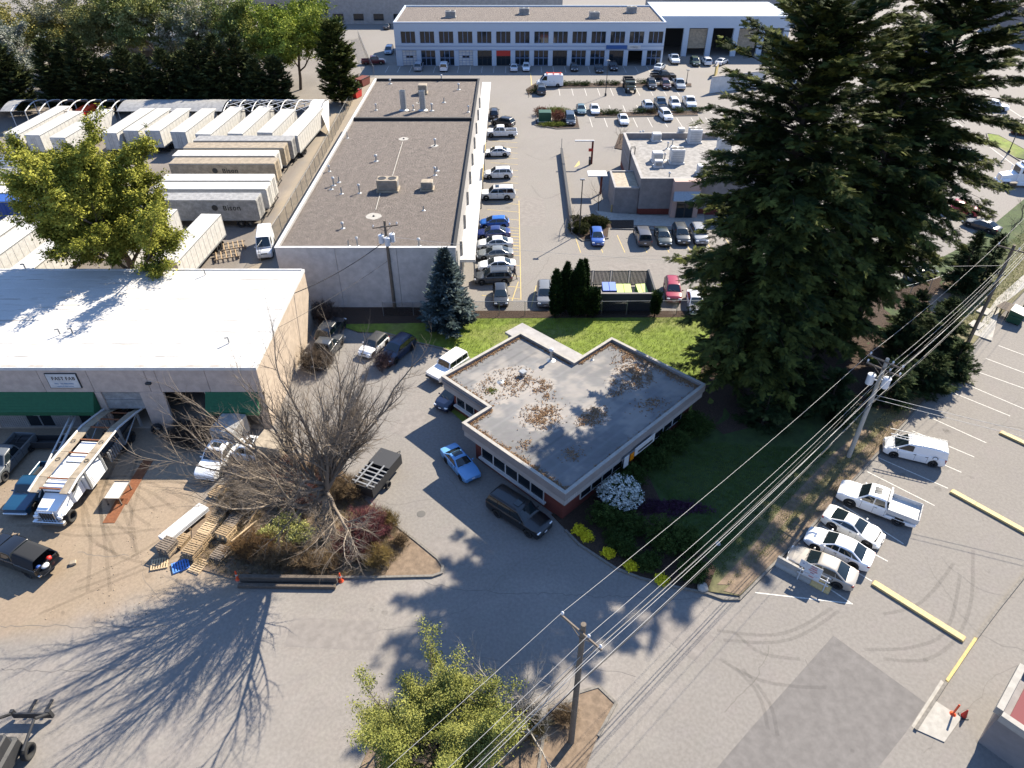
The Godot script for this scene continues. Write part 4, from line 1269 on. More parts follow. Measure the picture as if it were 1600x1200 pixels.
		g = G.new(); g.bx(-s3.x / 2, s3.x / 2, 0, s3.y, -s3.z / 2, s3.z / 2)
		part(b, "wall", g, q[4])
		g = G.new()
		if q[0] == "shed":
			var e := s3 / 2
			for sd in [-1.0, 1.0]:
				g.hexa([Vector3(-e.x - 0.4, s3.y - 0.1, sd * e.z + (0.5 if sd > 0 else 0.0)), Vector3(e.x + 0.4, s3.y - 0.1, sd * e.z + (0.5 if sd > 0 else 0.0)), Vector3(e.x + 0.4, s3.y + 2.0, 0.0 if sd > 0 else -0.001), Vector3(-e.x - 0.4, s3.y + 2.0, 0.0), Vector3(-e.x - 0.4, s3.y + 0.05, sd * (e.z + 0.5)), Vector3(e.x + 0.4, s3.y + 0.05, sd * (e.z + 0.5)), Vector3(e.x + 0.4, s3.y + 2.2, 0.0), Vector3(-e.x - 0.4, s3.y + 2.2, 0.0)])
			var x := -e.x
			while x < e.x:
				for sd in [-1.0, 1.0]: g.path([Vector3(x, s3.y + 0.07, sd * (e.z + 0.4)), Vector3(x, s3.y + 2.22, 0)], 0.05, 0.05, 4)
				x += 1.2
		else:
			g.bx(-s3.x / 2 + 0.4, s3.x / 2 - 0.4, s3.y, s3.y + 0.05, -s3.z / 2 + 0.4, s3.z / 2 - 0.4)
			for sd in [-1.0, 1.0]:
				g.bx(-s3.x / 2, s3.x / 2, s3.y, s3.y + 0.6, sd * s3.z / 2 - 0.2, sd * s3.z / 2 + 0.2)
				g.bx(sd * s3.x / 2 - 0.2, sd * s3.x / 2 + 0.2, s3.y, s3.y + 0.6, -s3.z / 2 + 0.2, s3.z / 2 - 0.2)
			for k in 5: roof_unit(b, Vector3(rng.randf_range(-0.4, 0.4) * s3.x, s3.y + 0.05, rng.randf_range(-0.35, 0.35) * s3.z), Vector3(2.2, 1.2, 1.6), M.trailer_grey, false)
		part(b, "roof", g, q[5])
		var rows := int(s3.x / 6)
		for i in rows: windows_row(b, Vector3(-s3.x / 2 + 1.5 + i * 6.0, 1.0, s3.z / 2 + 0.03), Vector3(-s3.x / 2 + 4.5 + i * 6.0, 1.0, s3.z / 2 + 0.03), 1.8, 2, M.plastic, Vector3.ZERO)
	# corner of a block building at the lower right
	t = thing("block_building", "corner of a grey block building with red roof cladding at the lower right", "building")
	g = G.new()
	var c := PackedVector2Array([Vector2(27.6, -19.9), Vector2(30.5, -22.6), Vector2(40.0, -13.0), Vector2(36.0, -10.5)])
	g.prism(c, 0, 3.0)
	part(t, "wall", g, M.stucco_grey)
	g = G.new()
	for i in 4:
		var a := c[i]; var b := c[(i + 1) % 4]
		var d := (b - a).normalized() * 0.02
		var s2 := Vector2(-d.y, d.x).normalized() * 0.35
		g.prism(PackedVector2Array([a + d, b - d, b - d - s2, a + d - s2]), 3.0 + 0.002 * i, 3.55 + 0.003 * i)
	part(t, "parapet", g, M.concrete)
	g = G.new(); g.prism(Geometry2D.offset_polygon(c, -0.4)[0], 3.0, 3.1)
	part(t, "roof", g, mat("6b2f33", 0.8))


# ---------------------------------------------------------------- vehicles
const PAINTED := ["body", "cabin", "bed_side", "mirror", "hood_scoop"]
var kinds := {}

func wheel(parent: Node, at: Vector3, r: float, w: float, side: float, m: Material = null) -> void:
	var key := "wheel%.2f_%.2f" % [r, w]
	if not M.has(key):
		var g := G.new()
		g.lathe([Vector2(r * 0.6, -w * 0.5), Vector2(r * 0.93, -w * 0.5), Vector2(r, -w * 0.36), Vector2(r, w * 0.36), Vector2(r * 0.93, w * 0.5), Vector2(r * 0.6, w * 0.5), Vector2(r * 0.6, -w * 0.5)], 20, Vector3.ZERO, 2)
		M[key] = g.mesh(M.rubber)
		g = G.new()
		g.lathe([Vector2(r * 0.64, -0.02), Vector2(r * 0.61, 0.035), Vector2(r * 0.56, 0.01), Vector2(r * 0.5, -0.05), Vector2(0.01, -0.06)], 16, Vector3.ZERO, 2)
		for i in 5:
			var a := TAU * i / 5
			g.t = Transform3D(Basis(Vector3.BACK, a), Vector3.ZERO)
			g.hexa([Vector3(0, -0.045, -0.045), Vector3(r * 0.56, -0.035, -0.045), Vector3(r * 0.56, 0.035, -0.045), Vector3(0, 0.045, -0.045), Vector3(0, -0.035, 0.03), Vector3(r * 0.56, -0.025, 0.02), Vector3(r * 0.56, 0.025, 0.02), Vector3(0, 0.035, 0.03)])
		g.t = Transform3D()
		M[key + "rim"] = g.mesh(M.rim)
	var o := part(parent, "wheel", M[key])
	o.position = at
	if side < 0: o.rotation.y = PI
	var q := part(o, "rim", M[key + "rim"])
	q.position = Vector3(0, 0, -w * 0.5)
	q.rotation.x = PI

func pl(pts: Array, x: float) -> float:   # piecewise linear through points sorted by x
	if x <= pts[0].x: return pts[0].y
	for i in pts.size() - 1:
		if x <= pts[i + 1].x: return lerpf(pts[i].y, pts[i + 1].y, (x - pts[i].x) / maxf(pts[i + 1].x - pts[i].x, 1e-5))
	return pts[-1].y

# x runs forward. top: outline of hood, belt and deck; cab: foot of rear glass, roof rear, roof front, foot of windscreen
func car_kind(called: String, d: Dictionary) -> void:
	var o := Node3D.new()
	o.name = d.name
	var L: float = d.L; var W: float = d.W; var g0: float = d.get("g", 0.24); var R: float = d.get("R", 0.33)
	var fx: float = d.fx; var rx: float = d.rx
	var top: Array = d.top; var cab: Array = d.cab; var H: float = d.H; var belt: float = d.belt
	var rd: float = d.get("round", 1.0)
	var ph: Material = M.white
	var xs := []
	var x := -L / 2
	for p in top: xs.append(p.x)
	for c in [fx, rx]:
		for i in 9: xs.append(c + (R + 0.07) * cos(PI * i / 8.0))
		xs.append(c - R - 0.075); xs.append(c + R + 0.075)
	for q in [0.0, 0.05, 0.16, 0.4, 0.8]:
		xs.append(-L / 2 + q); xs.append(L / 2 - q)
	xs.sort()
	var rows := []
	var last := -99.0
	for q in xs:
		if q - last < 0.004: continue
		last = q
		var e: float = minf(q + L / 2, L / 2 - q)
		var nose: bool = q > 0.0
		var tip := (0.74 if nose else 0.82)
		var w := W / 2 * lerpf(1.0 - (1.0 - tip) * rd, 1.0, pow(clampf(e / (0.75 if nose else 0.5), 0, 1), 0.45))
		var yt := pl(top, q)
		yt -= (0.16 if nose else 0.1) * rd * pow(1.0 - clampf(e / 0.35, 0, 1), 2.0)
		var yb := g0 + 0.1 * (1.0 - clampf(e / 0.3, 0, 1))
		for c in [fx, rx]:
			if absf(q - c) <= R + 0.07: yb = maxf(yb, R + sqrt(maxf((R + 0.07) * (R + 0.07) - (q - c) * (q - c), 0.0)))
		yb = minf(yb, yt - 0.12)
		var ym := lerpf(yb, yt, 0.5)
		var prof := [Vector2(w * 0.2, yb), Vector2(w * 0.93, yb), Vector2(w * 0.985, yb + minf(0.05, (yt - yb) * 0.2)), Vector2(w, ym), Vector2(w * 0.985, lerpf(ym, yt, 0.62)), Vector2(w * lerpf(0.985, 0.95, rd), yt - 0.035), Vector2(w * lerpf(0.96, 0.87, rd), yt), Vector2(w * 0.5, yt + 0.03 * rd), Vector2(0, yt + 0.04 * rd)]
		var row := []
		for p in prof: row.append(Vector3(q, p.y, p.x))
		for i in range(prof.size() - 2, -1, -1): row.append(Vector3(q, prof[i].y, -prof[i].x))
		rows.append(row)
	var b := G.new()
	b.grid(rows, false)
	for k in [0, rows.size() - 1]:
		var r: Array = rows[k]
		for i in range(1, r.size() - 1):
			if k == 0: b.tri(r[0], r[i], r[i + 1])
			else: b.tri(r[0], r[i + 1], r[i])
	part(o, "body", b, ph)
	b = G.new()
	b.bx(-L / 2 + 0.15, L / 2 - 0.15, g0 - 0.02, g0 + 0.12, -W / 2 + 0.12, W / 2 - 0.12)
	for c in [fx, rx]: b.bx(c - R - 0.1, c + R + 0.1, g0 - 0.01, R * 2 + 0.08, -W / 2 + 0.3, W / 2 - 0.3)
	part(o, "underbody", b, M.under)
	# cabin: a smooth shell
	var wb: float = W / 2 * d.get("wb", 0.93); var wr: float = W / 2 * d.get("wr", 0.72)
	rows = []
	var prof_h := func(q: float) -> float: return pl([Vector2(cab[0], belt), Vector2(cab[1], H - 0.03), Vector2(lerpf(cab[1], cab[2], 0.45), H), Vector2(cab[2], H - 0.05), Vector2(cab[3], belt)], q)
	for q in [cab[0], lerpf(cab[0], cab[1], 0.5), lerpf(cab[0], cab[1], 0.92), cab[1] + 0.1, lerpf(cab[1], cab[2], 0.45), cab[2] - 0.12, lerpf(cab[2], cab[3], 0.07), lerpf(cab[2], cab[3], 0.5), cab[3]]:
		var h: float = prof_h.call(q)
		var f := (h - belt) / (H - belt)
		var ws := lerpf(wb, wr, f)
		var row := []
		var prof := [Vector2(wb, belt - 0.02), Vector2(ws + 0.012, maxf(belt - 0.01, h - 0.1 * f)), Vector2(ws - 0.03, h - 0.025 * f), Vector2(ws - 0.12, h), Vector2(ws * 0.5, h + 0.025 * f), Vector2(0, h + 0.035 * f)]
		for p in prof: row.append(Vector3(q, p.y, p.x))
		for i in range(prof.size() - 2, -1, -1): row.append(Vector3(q, prof[i].y, -prof[i].x))
		rows.append(row)
	b = G.new()
	b.grid(rows, false)
	part(o, "cabin", b, d.get("roof_mat", ph))
	# glass
	var pane := func(q: Array, called2: String):
		var pg := G.new()
		var nn: Vector3 = (q[1] - q[0]).cross(q[2] - q[0]).normalized()
		var mid: Vector3 = (q[0] + q[1] + q[2] + q[3]) / 4
		if nn.dot(mid - Vector3(mid.x * 0.3, belt - 0.3, 0)) < 0: nn = -nn
		var k := []
		for p in q: k.append(p + nn * 0.02)
		pg.quad(k[0], k[1], k[2], k[3])
		part(o, called2, pg, M.glass)
	var at_slope := func(a: float, c: float, f: float) -> Vector2:   # along a glass from belt to roof
		return Vector2(lerpf(a, c, f), lerpf(belt, H - 0.045, f))
	for e in [[cab[3], cab[2], "windscreen"], [cab[0], cab[1], "rear_window"]]:
		if e[2] == "rear_window" and d.get("blind", false): continue
		var lo: Vector2 = at_slope.call(e[0], e[1], 0.1); var hi: Vector2 = at_slope.call(e[0], e[1], 0.93)
		var wl := lerpf(wb, wr, 0.1) - 0.1; var wh := lerpf(wb, wr, 0.93) - 0.09
		var sheet := []
		var off := Vector2(hi.y - lo.y, lo.x - hi.x).normalized() * 0.014
		if off.y < 0: off = -off
		for f in [0.0, 0.5, 1.0]:
			var r := []
			for k in 7:
				var zf := k / 3.0 - 1.0
				var c2 := lo.lerp(hi, f) + off + Vector2(0, 0.03 + 0.02 * f) * (1.0 - zf * zf)
				r.append(Vector3(c2.x, c2.y, zf * lerpf(wl, wh, f)))
			sheet.append(r)
		var sg := G.new()
		sg.grid(sheet, e[2] == "windscreen")
		part(o, e[2], sg, M.glass)
	var cuts: Array = d.get("pillars", [0.46])
	var f0 := 0.1; var f1 := 0.86
	var xl0: float = at_slope.call(cab[0], cab[1], f0).x + 0.14; var xl1: float = at_slope.call(cab[3], cab[2], f0).x - 0.14
	var xh0: float = at_slope.call(cab[0], cab[1], f1).x + 0.14; var xh1: float = at_slope.call(cab[3], cab[2], f1).x - 0.1
	var marks := [0.0]
	marks.append_array(cuts)
	marks.append(1.0)
	for i in marks.size() - 1:
		if d.get("van", false) and i < marks.size() - 2: continue
		for s in [-1.0, 1.0]:
			var xa := lerpf(xl0, xl1, marks[i]) + (0.035 if i else 0.0); var xb := lerpf(xl0, xl1, marks[i + 1]) - (0.035 if i < marks.size() - 2 else 0.0)
			var q := func(f: float, xq: float) -> Vector3:
				var y := lerpf(belt, H - 0.045, f)
				var t: float = clampf((xq - xl0) / (xl1 - xl0), 0, 1)
				var xx := lerpf(xq, clampf(xq, xh0, xh1), (f - f0) / (f1 - f0))
				return Vector3(xx, y, s * (lerpf(wb, wr, f) + 0.004))
			pane.call([q.call(f0, xa), q.call(f0, xb), q.call(f1, xb), q.call(f1, xa)], "side_window")
	# lamps, grille, bumpers, mirrors, plates, handles
	var hn: float = pl(top, L / 2 - 0.35); var ht: float = pl(top, -L / 2 + 0.2)
	for s in [-1.0, 1.0]:
		b = G.new(); b.cbox(Vector3(L / 2 - 0.2, hn - 0.2, s * W * 0.345), Vector3(0.3, 0.15, W * 0.2), 0.05)
		part(o, "headlight", b, M.lamp_glass)
		b = G.new(); b.cbox(Vector3(-L / 2 + 0.12, minf(ht, 1.05) - 0.17, s * W * 0.385), Vector3(0.2, d.get("tail_h", 0.18), W * 0.15), 0.04)
		part(o, "tail_light", b, M.tail)
		b = G.new(); b.cbox(Vector3(cab[3] - 0.28, belt + 0.1, s * (W / 2 + 0.07)), Vector3(0.12, 0.15, 0.2), 0.04)
		part(o, "mirror", b, ph)
		wheel(o, Vector3(fx, R, s * (W / 2 - 0.12)), R, 0.22, s)
		wheel(o, Vector3(rx, R, s * (W / 2 - 0.12)), R, 0.22, s)
		b = G.new()
		for q in d.get("handles", [0.05, -0.85]): b.box(Vector3(q, belt - 0.14, s * W / 2 * 0.99), Vector3(0.2, 0.035, 0.04))
		part(o, "door_handle", b, M.plastic)
		b = G.new()
		for q in d.get("seams", [cab[3] - 0.35, 0.0, -0.95]): b.bx(q - 0.008, q + 0.008, g0 + 0.15, belt - 0.05, s * (W / 2 - 0.05), s * (W / 2 + 0.002))
		part(o, "door_seam", b, M.under)
	b = G.new(); b.cbox(Vector3(L / 2 - 0.09, hn - 0.27, 0), Vector3(0.16, 0.2, W * 0.42), 0.04); b.cbox(Vector3(L / 2 - 0.08, g0 + 0.14, 0), Vector3(0.16, 0.14, W * 0.6), 0.04)
	part(o, "grille", b, M.plastic)
	if d.get("bumper", false):
		b = G.new(); b.cbox(Vector3(L / 2 + 0.02, g0 + 0.25, 0), Vector3(0.2, 0.22, W * 0.96), 0.05); b.cbox(Vector3(-L / 2 - 0.02, g0 + 0.28, 0), Vector3(0.2, 0.2, W * 0.94), 0.05)
		part(o, "bumper", b, M.chrome if d.bumper == "chrome" else M.plastic)
	b = G.new(); b.box(Vector3(-L / 2 - 0.005 - (0.12 if d.get("bumper", false) else 0.0), g0 + 0.42, 0), Vector3(0.02, 0.15, 0.3)); b.box(Vector3(L / 2 + 0.0, g0 + 0.3, 0), Vector3(0.02, 0.12, 0.3))
	part(o, "licence_plate", b, M.plate)
	b = G.new(); b.path([Vector3(cab[3] + 0.03, belt + 0.05, 0.1), Vector3(lerpf(cab[3], cab[2], 0.25) + 0.03, lerpf(belt, H, 0.25) + 0.02, W * 0.3)], 0.012, 0.01, 4); b.path([Vector3(cab[3] + 0.03, belt + 0.05, -0.35), Vector3(lerpf(cab[3], cab[2], 0.25) + 0.03, lerpf(belt, H, 0.25) + 0.02, 0.1)], 0.012, 0.01, 4)
	part(o, "wiper", b, M.plastic)
	if d.has("bed"):   # open cargo bed: floor of the body with side boards and a tailgate
		var b0: float = d.bed[0]; var b1: float = d.bed[1]; var fl: float = d.bed[2]
		for s in [-1.0, 1.0]:
			b = G.new(); b.cbox(Vector3((b0 + b1) / 2, (fl + belt) / 2 - 0.05, s * (W / 2 - 0.065)), Vector3(b1 - b0, belt - fl + 0.12, 0.14), 0.04)
			part(o, "bed_side", b, ph)
		b = G.new(); b.cbox(Vector3(b0 + 0.05, (fl + belt) / 2 - 0.05, 0), Vector3(0.1, belt - fl + 0.1, W - 0.28), 0.03)
		part(o, "bed_side", b, ph)
		b = G.new(); b.bx(b0 + 0.1, b1, fl + 0.01, fl + 0.05, -W / 2 + 0.14, W / 2 - 0.14)
		for i in 7: b.bx(b0 + 0.12, b1 - 0.02, fl + 0.05, fl + 0.065, -W / 2 + 0.25 + i * 0.22, -W / 2 + 0.32 + i * 0.22)
		part(o, "bed_floor", b, M.plastic)
	if d.get("rails", false):
		b = G.new()
		for s in [-1.0, 1.0]: b.path([Vector3(cab[1] + 0.15, H, s * (wr - 0.1)), Vector3(cab[1] + 0.25, H + 0.07, s * (wr - 0.1)), Vector3(cab[2] - 0.35, H + 0.06, s * (wr - 0.1)), Vector3(cab[2] - 0.25, H - 0.01, s * (wr - 0.1))], 0.025, 0.025, 5)
		part(o, "roof_rail", b, M.plastic)
	if d.get("sunroof", false):
		b = G.new(); b.cbox(Vector3(cab[2] - 0.55, H + 0.025, 0), Vector3(0.55, 0.03, 0.8), 0.01)
		part(o, "sunroof", b, M.glass)
	kinds[called] = o

func define_cars() -> void:
	car_kind("sedan", {"name": "sedan", "L": 4.75, "W": 1.83, "H": 1.46, "belt": 0.95, "fx": 1.42, "rx": -1.36, "top": [Vector2(-2.38, 0.98), Vector2(-1.55, 1.02), Vector2(0.9, 0.95), Vector2(2.0, 0.8), Vector2(2.38, 0.7)], "cab": [-1.85, -0.95, 0.25, 1.15], "pillars": [0.22, 0.6]})
	car_kind("coupe", {"name": "sports_coupe", "L": 4.45, "W": 1.88, "H": 1.24, "belt": 0.86, "R": 0.34, "g": 0.18, "fx": 1.38, "rx": -1.3, "top": [Vector2(-2.22, 0.94), Vector2(-1.3, 0.95), Vector2(0.5, 0.86), Vector2(1.5, 0.82), Vector2(2.22, 0.55)], "cab": [-1.95, -0.62, 0.02, 0.85], "pillars": [0.38], "wr": 0.66})
	car_kind("old_coupe", {"name": "old_coupe", "L": 4.35, "W": 1.68, "H": 1.32, "belt": 0.92, "R": 0.3, "fx": 1.3, "rx": -1.15, "round": 0.55, "top": [Vector2(-2.17, 0.92), Vector2(-1.35, 0.95), Vector2(0.6, 0.92), Vector2(2.17, 0.76)], "cab": [-1.5, -0.75, 0.1, 0.85], "pillars": [0.4], "sunroof": true})
	car_kind("hatch", {"name": "hatchback", "L": 4.2, "W": 1.77, "H": 1.49, "belt": 0.95, "fx": 1.3, "rx": -1.27, "top": [Vector2(-2.1, 0.98), Vector2(1.0, 0.97), Vector2(1.75, 0.85), Vector2(2.1, 0.72)], "cab": [-2.0, -1.5, 0.2, 1.15], "pillars": [0.14, 0.56]})
	car_kind("mini", {"name": "small_hatchback", "L": 3.85, "W": 1.7, "H": 1.42, "belt": 0.93, "fx": 1.22, "rx": -1.2, "top": [Vector2(-1.92, 0.95), Vector2(0.8, 0.93), Vector2(1.55, 0.86), Vector2(1.92, 0.7)], "cab": [-1.83, -1.55, 0.2, 0.8], "pillars": [0.3, 0.62], "roof_mat": M.plastic})
	car_kind("suv", {"name": "suv", "L": 4.65, "W": 1.86, "H": 1.7, "belt": 1.08, "R": 0.36, "g": 0.27, "fx": 1.4, "rx": -1.32, "top": [Vector2(-2.32, 1.08), Vector2(1.0, 1.08), Vector2(1.95, 0.97), Vector2(2.32, 0.8)], "cab": [-2.25, -1.85, 0.3, 1.15], "pillars": [0.24, 0.62], "wr": 0.76, "rails": true})
	car_kind("big_suv", {"name": "large_suv", "L": 5.4, "W": 2.02, "H": 1.9, "belt": 1.15, "R": 0.4, "g": 0.3, "round": 0.7, "fx": 1.7, "rx": -1.45, "top": [Vector2(-2.7, 1.15), Vector2(1.2, 1.15), Vector2(2.35, 1.08), Vector2(2.7, 0.95)], "cab": [-2.65, -2.35, 0.55, 1.3], "pillars": [0.3, 0.66], "wr": 0.8, "rails": true, "sunroof": true})
	car_kind("minivan", {"name": "minivan", "L": 5.0, "W": 1.95, "H": 1.76, "belt": 1.06, "R": 0.34, "fx": 1.6, "rx": -1.4, "top": [Vector2(-2.5, 1.06), Vector2(1.3, 1.06), Vector2(2.1, 0.95), Vector2(2.5, 0.75)], "cab": [-2.45, -2.15, 0.6, 1.75], "pillars": [0.32, 0.66], "wr": 0.78})
	car_kind("jeep", {"name": "off_roader", "L": 4.5, "W": 1.87, "H": 1.86, "belt": 1.18, "R": 0.4, "g": 0.42, "round": 0.12, "fx": 1.4, "rx": -1.4, "top": [Vector2(-2.25, 1.18), Vector2(0.6, 1.18), Vector2(2.0, 1.12), Vector2(2.25, 1.08)], "cab": [-2.22, -2.16, 0.42, 0.66], "pillars": [0.3, 0.64], "wb": 0.9, "wr": 0.82, "bumper": "black"})
	car_kind("pickup", {"name": "pickup_truck", "L": 5.75, "W": 2.02, "H": 1.93, "belt": 1.2, "R": 0.4, "g": 0.33, "round": 0.55, "fx": 1.85, "rx": -1.75, "top": [Vector2(-2.87, 0.78), Vector2(-0.82, 0.78), Vector2(-0.8, 1.2), Vector2(1.4, 1.2), Vector2(2.5, 1.13), Vector2(2.87, 1.02)], "cab": [-0.78, -0.55, 0.75, 1.45], "pillars": [0.5], "wr": 0.8, "bed": [-2.85, -0.8, 0.8], "bumper": "chrome", "handles": [0.45, -0.3], "seams": [1.1, 0.2, -0.7]})
	car_kind("old_pickup", {"name": "old_pickup_truck", "L": 5.4, "W": 2.0, "H": 1.78, "belt": 1.15, "R": 0.38, "g": 0.33, "round": 0.25, "fx": 1.75, "rx": -1.65, "top": [Vector2(-2.7, 0.76), Vector2(-0.6, 0.76), Vector2(-0.58, 1.15), Vector2(1.2, 1.15), Vector2(2.4, 1.08), Vector2(2.7, 1.05)], "cab": [-0.58, -0.42, 0.6, 1.15], "pillars": [], "wr": 0.82, "bed": [-2.65, -0.58, 0.78], "bumper": "chrome", "handles": [0.1], "seams": [0.95, -0.35]})
	car_kind("flat_pickup", {"name": "flatbed_pickup", "L": 5.9, "W": 2.0, "H": 1.95, "belt": 1.2, "R": 0.42, "g": 0.35, "round": 0.55, "fx": 1.85, "rx": -1.75, "top": [Vector2(-2.95, 0.7), Vector2(-0.75, 0.7), Vector2(-0.72, 1.2), Vector2(1.4, 1.2), Vector2(2.5, 1.14), Vector2(2.95, 1.02)], "cab": [-0.7, -0.5, 0.8, 1.5], "pillars": [0.45], "wr": 0.8, "sunroof": true, "seams": [1.1, 0.2, -0.65]})
	car_kind("van", {"name": "cargo_van", "L": 4.85, "W": 1.84, "H": 1.85, "belt": 1.08, "R": 0.33, "g": 0.25, "fx": 1.55, "rx": -1.5, "round": 0.8, "top": [Vector2(-2.42, 1.08), Vector2(1.5, 1.08), Vector2(2.1, 0.95), Vector2(2.42, 0.78)], "cab": [-2.4, -2.28, 0.7, 1.75], "pillars": [0.35, 0.66], "wr": 0.83, "van": true, "tail_h": 0.5})
	car_kind("big_van", {"name": "delivery_van", "L": 5.9, "W": 2.02, "H": 2.55, "belt": 1.35, "R": 0.36, "g": 0.26, "fx": 1.95, "rx": -1.75, "round": 0.6, "top": [Vector2(-2.95, 1.35), Vector2(2.0, 1.32), Vector2(2.6, 1.12), Vector2(2.95, 0.9)], "cab": [-2.92, -2.86, 1.2, 2.15], "pillars": [0.4, 0.72], "wb": 0.95, "wr": 0.84, "van": true, "tail_h": 0.5})

func car(kind: String, x: float, z: float, yaw: float, color, label: String, cat: String, group := "") -> Node3D:
	var r: Node3D = kinds[kind].duplicate()
	add_child(r, true)
	r.position = Vector3(x, 0.01, z)
	r.rotation.y = yaw
	tag(r, label, cat, group)
	var p := paint(color)
	for o in r.get_children():
		if o is MeshInstance3D and o.mesh.surface_get_material(0) == M.white: o.set_surface_override_material(0, p)
	return r


func build_cars() -> void:
	define_cars()
	var A := PI / 2
	var white := "dcdddd"; var silver := "a3a5a4"; var black := "101114"; var grey := "44474b"; var navy := "16203a"
	# street-side lot
	var v := car("van", 34.79, -44.40, 2.755, white, "white cargo van with ladder roof rack parked alone by the utility pole", "van")
	var g := G.new()
	for s in [-0.55, 0.55]: g.tube(Vector3(-2.2, 2.02, s), Vector3(1.0 + (1.3 if s > 0 else 0.0), 2.02, s), 0.03, 0.03, 6)
	for x in [-2.0, -1.2, -0.4, 0.5]:
		g.tube(Vector3(x, 2.0, -0.65), Vector3(x, 2.0, 0.65), 0.025, 0.025, 6)
		for s in [-0.62, 0.62]: g.tube(Vector3(x, 1.8, s), Vector3(x, 2.0, s), 0.02, 0.02, 5)
	part(v, "roof_rack", g, M.galv)
	g = G.new()
	g.tube(Vector3(-1.9, 2.1, -0.35), Vector3(2.3, 2.16, -0.35), 0.04, 0.04, 6); g.tube(Vector3(-1.9, 2.1, -0.7), Vector3(2.3, 2.16, -0.7), 0.04, 0.04, 6)
	for i in 13: g.tube(Vector3(-1.8 + i * 0.33, 2.11, -0.35), Vector3(-1.8 + i * 0.33, 2.11, -0.7), 0.02, 0.02, 4)
	part(v, "ladder", g, M.white)
	g = G.new()
	for s in [-1.0, 1.0]: g.lathe([Vector2(0.22, 0), Vector2(0.22, 0.01), Vector2(0.17, 0.011), Vector2(0.17, 0)], 14, Vector3(-1.5, 1.0, s * 0.925), 2)
	part(v, "door_emblem", g, M.plastic)
	v = car("flat_pickup", 29.06, -38.26, 2.568, white, "white crew cab pickup with an open dropside flatbed", "pickup truck")
	g = G.new()
	g.cbox(Vector3(-1.85, 0.98, 0), Vector3(2.25, 0.12, 2.1), 0.02)
	part(v, "flatbed", g, M.white)
	for q in [[Vector3(-1.85, 1.2, 1.03), Vector3(2.25, 0.38, 0.05)], [Vector3(-1.85, 1.2, -1.03), Vector3(2.25, 0.38, 0.05)], [Vector3(-2.97, 1.2, 0), Vector3(0.05, 0.38, 2.0)], [Vector3(-0.75, 1.32, 0), Vector3(0.06, 0.7, 2.0)]]:
		g = G.new(); g.cbox(q[0], q[1], 0.015)
		part(v, "side_board", g, M.white)
	g = G.new(); g.cbox(Vector3(-0.62, 2.0, 0), Vector3(0.15, 0.1, 1.9), 0.03)
	part(v, "light_bar", g, M.white)
	g = G.new(); g.cbox(Vector3(-1.4, 0.72, 0.9), Vector3(0.7, 0.4, 0.25), 0.03); g.cbox(Vector3(-2.55, 0.75, 0.9), Vector3(0.5, 0.35, 0.25), 0.03)
	part(v, "tool_box", g, M.trailer_grey)
	car("coupe", 26.31, -35.97, -0.722, "d5d3cc", "pearl white low sports coupe nose out beside the flatbed pickup", "car")
	v = car("sedan", 24.39, -33.91, 2.498, white, "white sedan with round door emblem between sports coupe and silver sedan", "car")
	g = G.new()
	for s in [-1.0, 1.0]: g.lathe([Vector2(0.24, 0), Vector2(0.24, 0.01), Vector2(0.18, 0.011), Vector2(0.18, 0)], 14, Vector3(0.62, 0.62, s * 0.905), 2)
	part(v, "door_emblem", g, M.plastic)
	car("sedan", 22.49, -32.15, 2.550, "99938a", "dusty silver beige sedan behind the concrete barrier", "car")
	# round the grey office
	car("old_coupe", -4.39, -42.99, -0.989, "5f93c4", "faded light blue old coupe in the office shadow", "car")
	car("big_suv", 0.53, -37.20, -0.700, "0c0d10", "black large suv in the office driveway by the corner wall", "car")
	v = car("jeep", -6.43, -56.52, -2.240, "e4e4e2", "white boxy off-roader with spare wheel behind the office", "car")
	wheel(v, Vector3(-2.38, 1.1, 0), 0.4, 0.24, 1.0)
	v.get_child(v.get_child_count() - 1).rotation.y = A
	v.get_child(v.get_child_count() - 1).name = "spare_wheel"
	car("hatch", -5.61, -52.09, -2.15, navy, "dark blue hatchback half under the office roof edge", "car")
	car("mini", -14.54, -60.62, -2.002, "e2e2e0", "white small hatchback with black roof beside the bare tree", "car")
	car("suv", -11.94, -59.73, -2.075, "1d2a44", "dark blue suv next to the white small hatchback", "car")
	car("suv", -19.59, -63.57, 1.35, "2c2f33", "dark grey suv parked by the warehouse side wall, far one of two", "car")
	car("pickup", -19.36, -59.55, 1.35, "3a3d40", "dark grey pickup by the warehouse side wall, near one of two", "pickup truck")
	car("big_van", -32.31, -83.70, -1.35, white, "white delivery van facing out in the storage yard by the alley", "van")
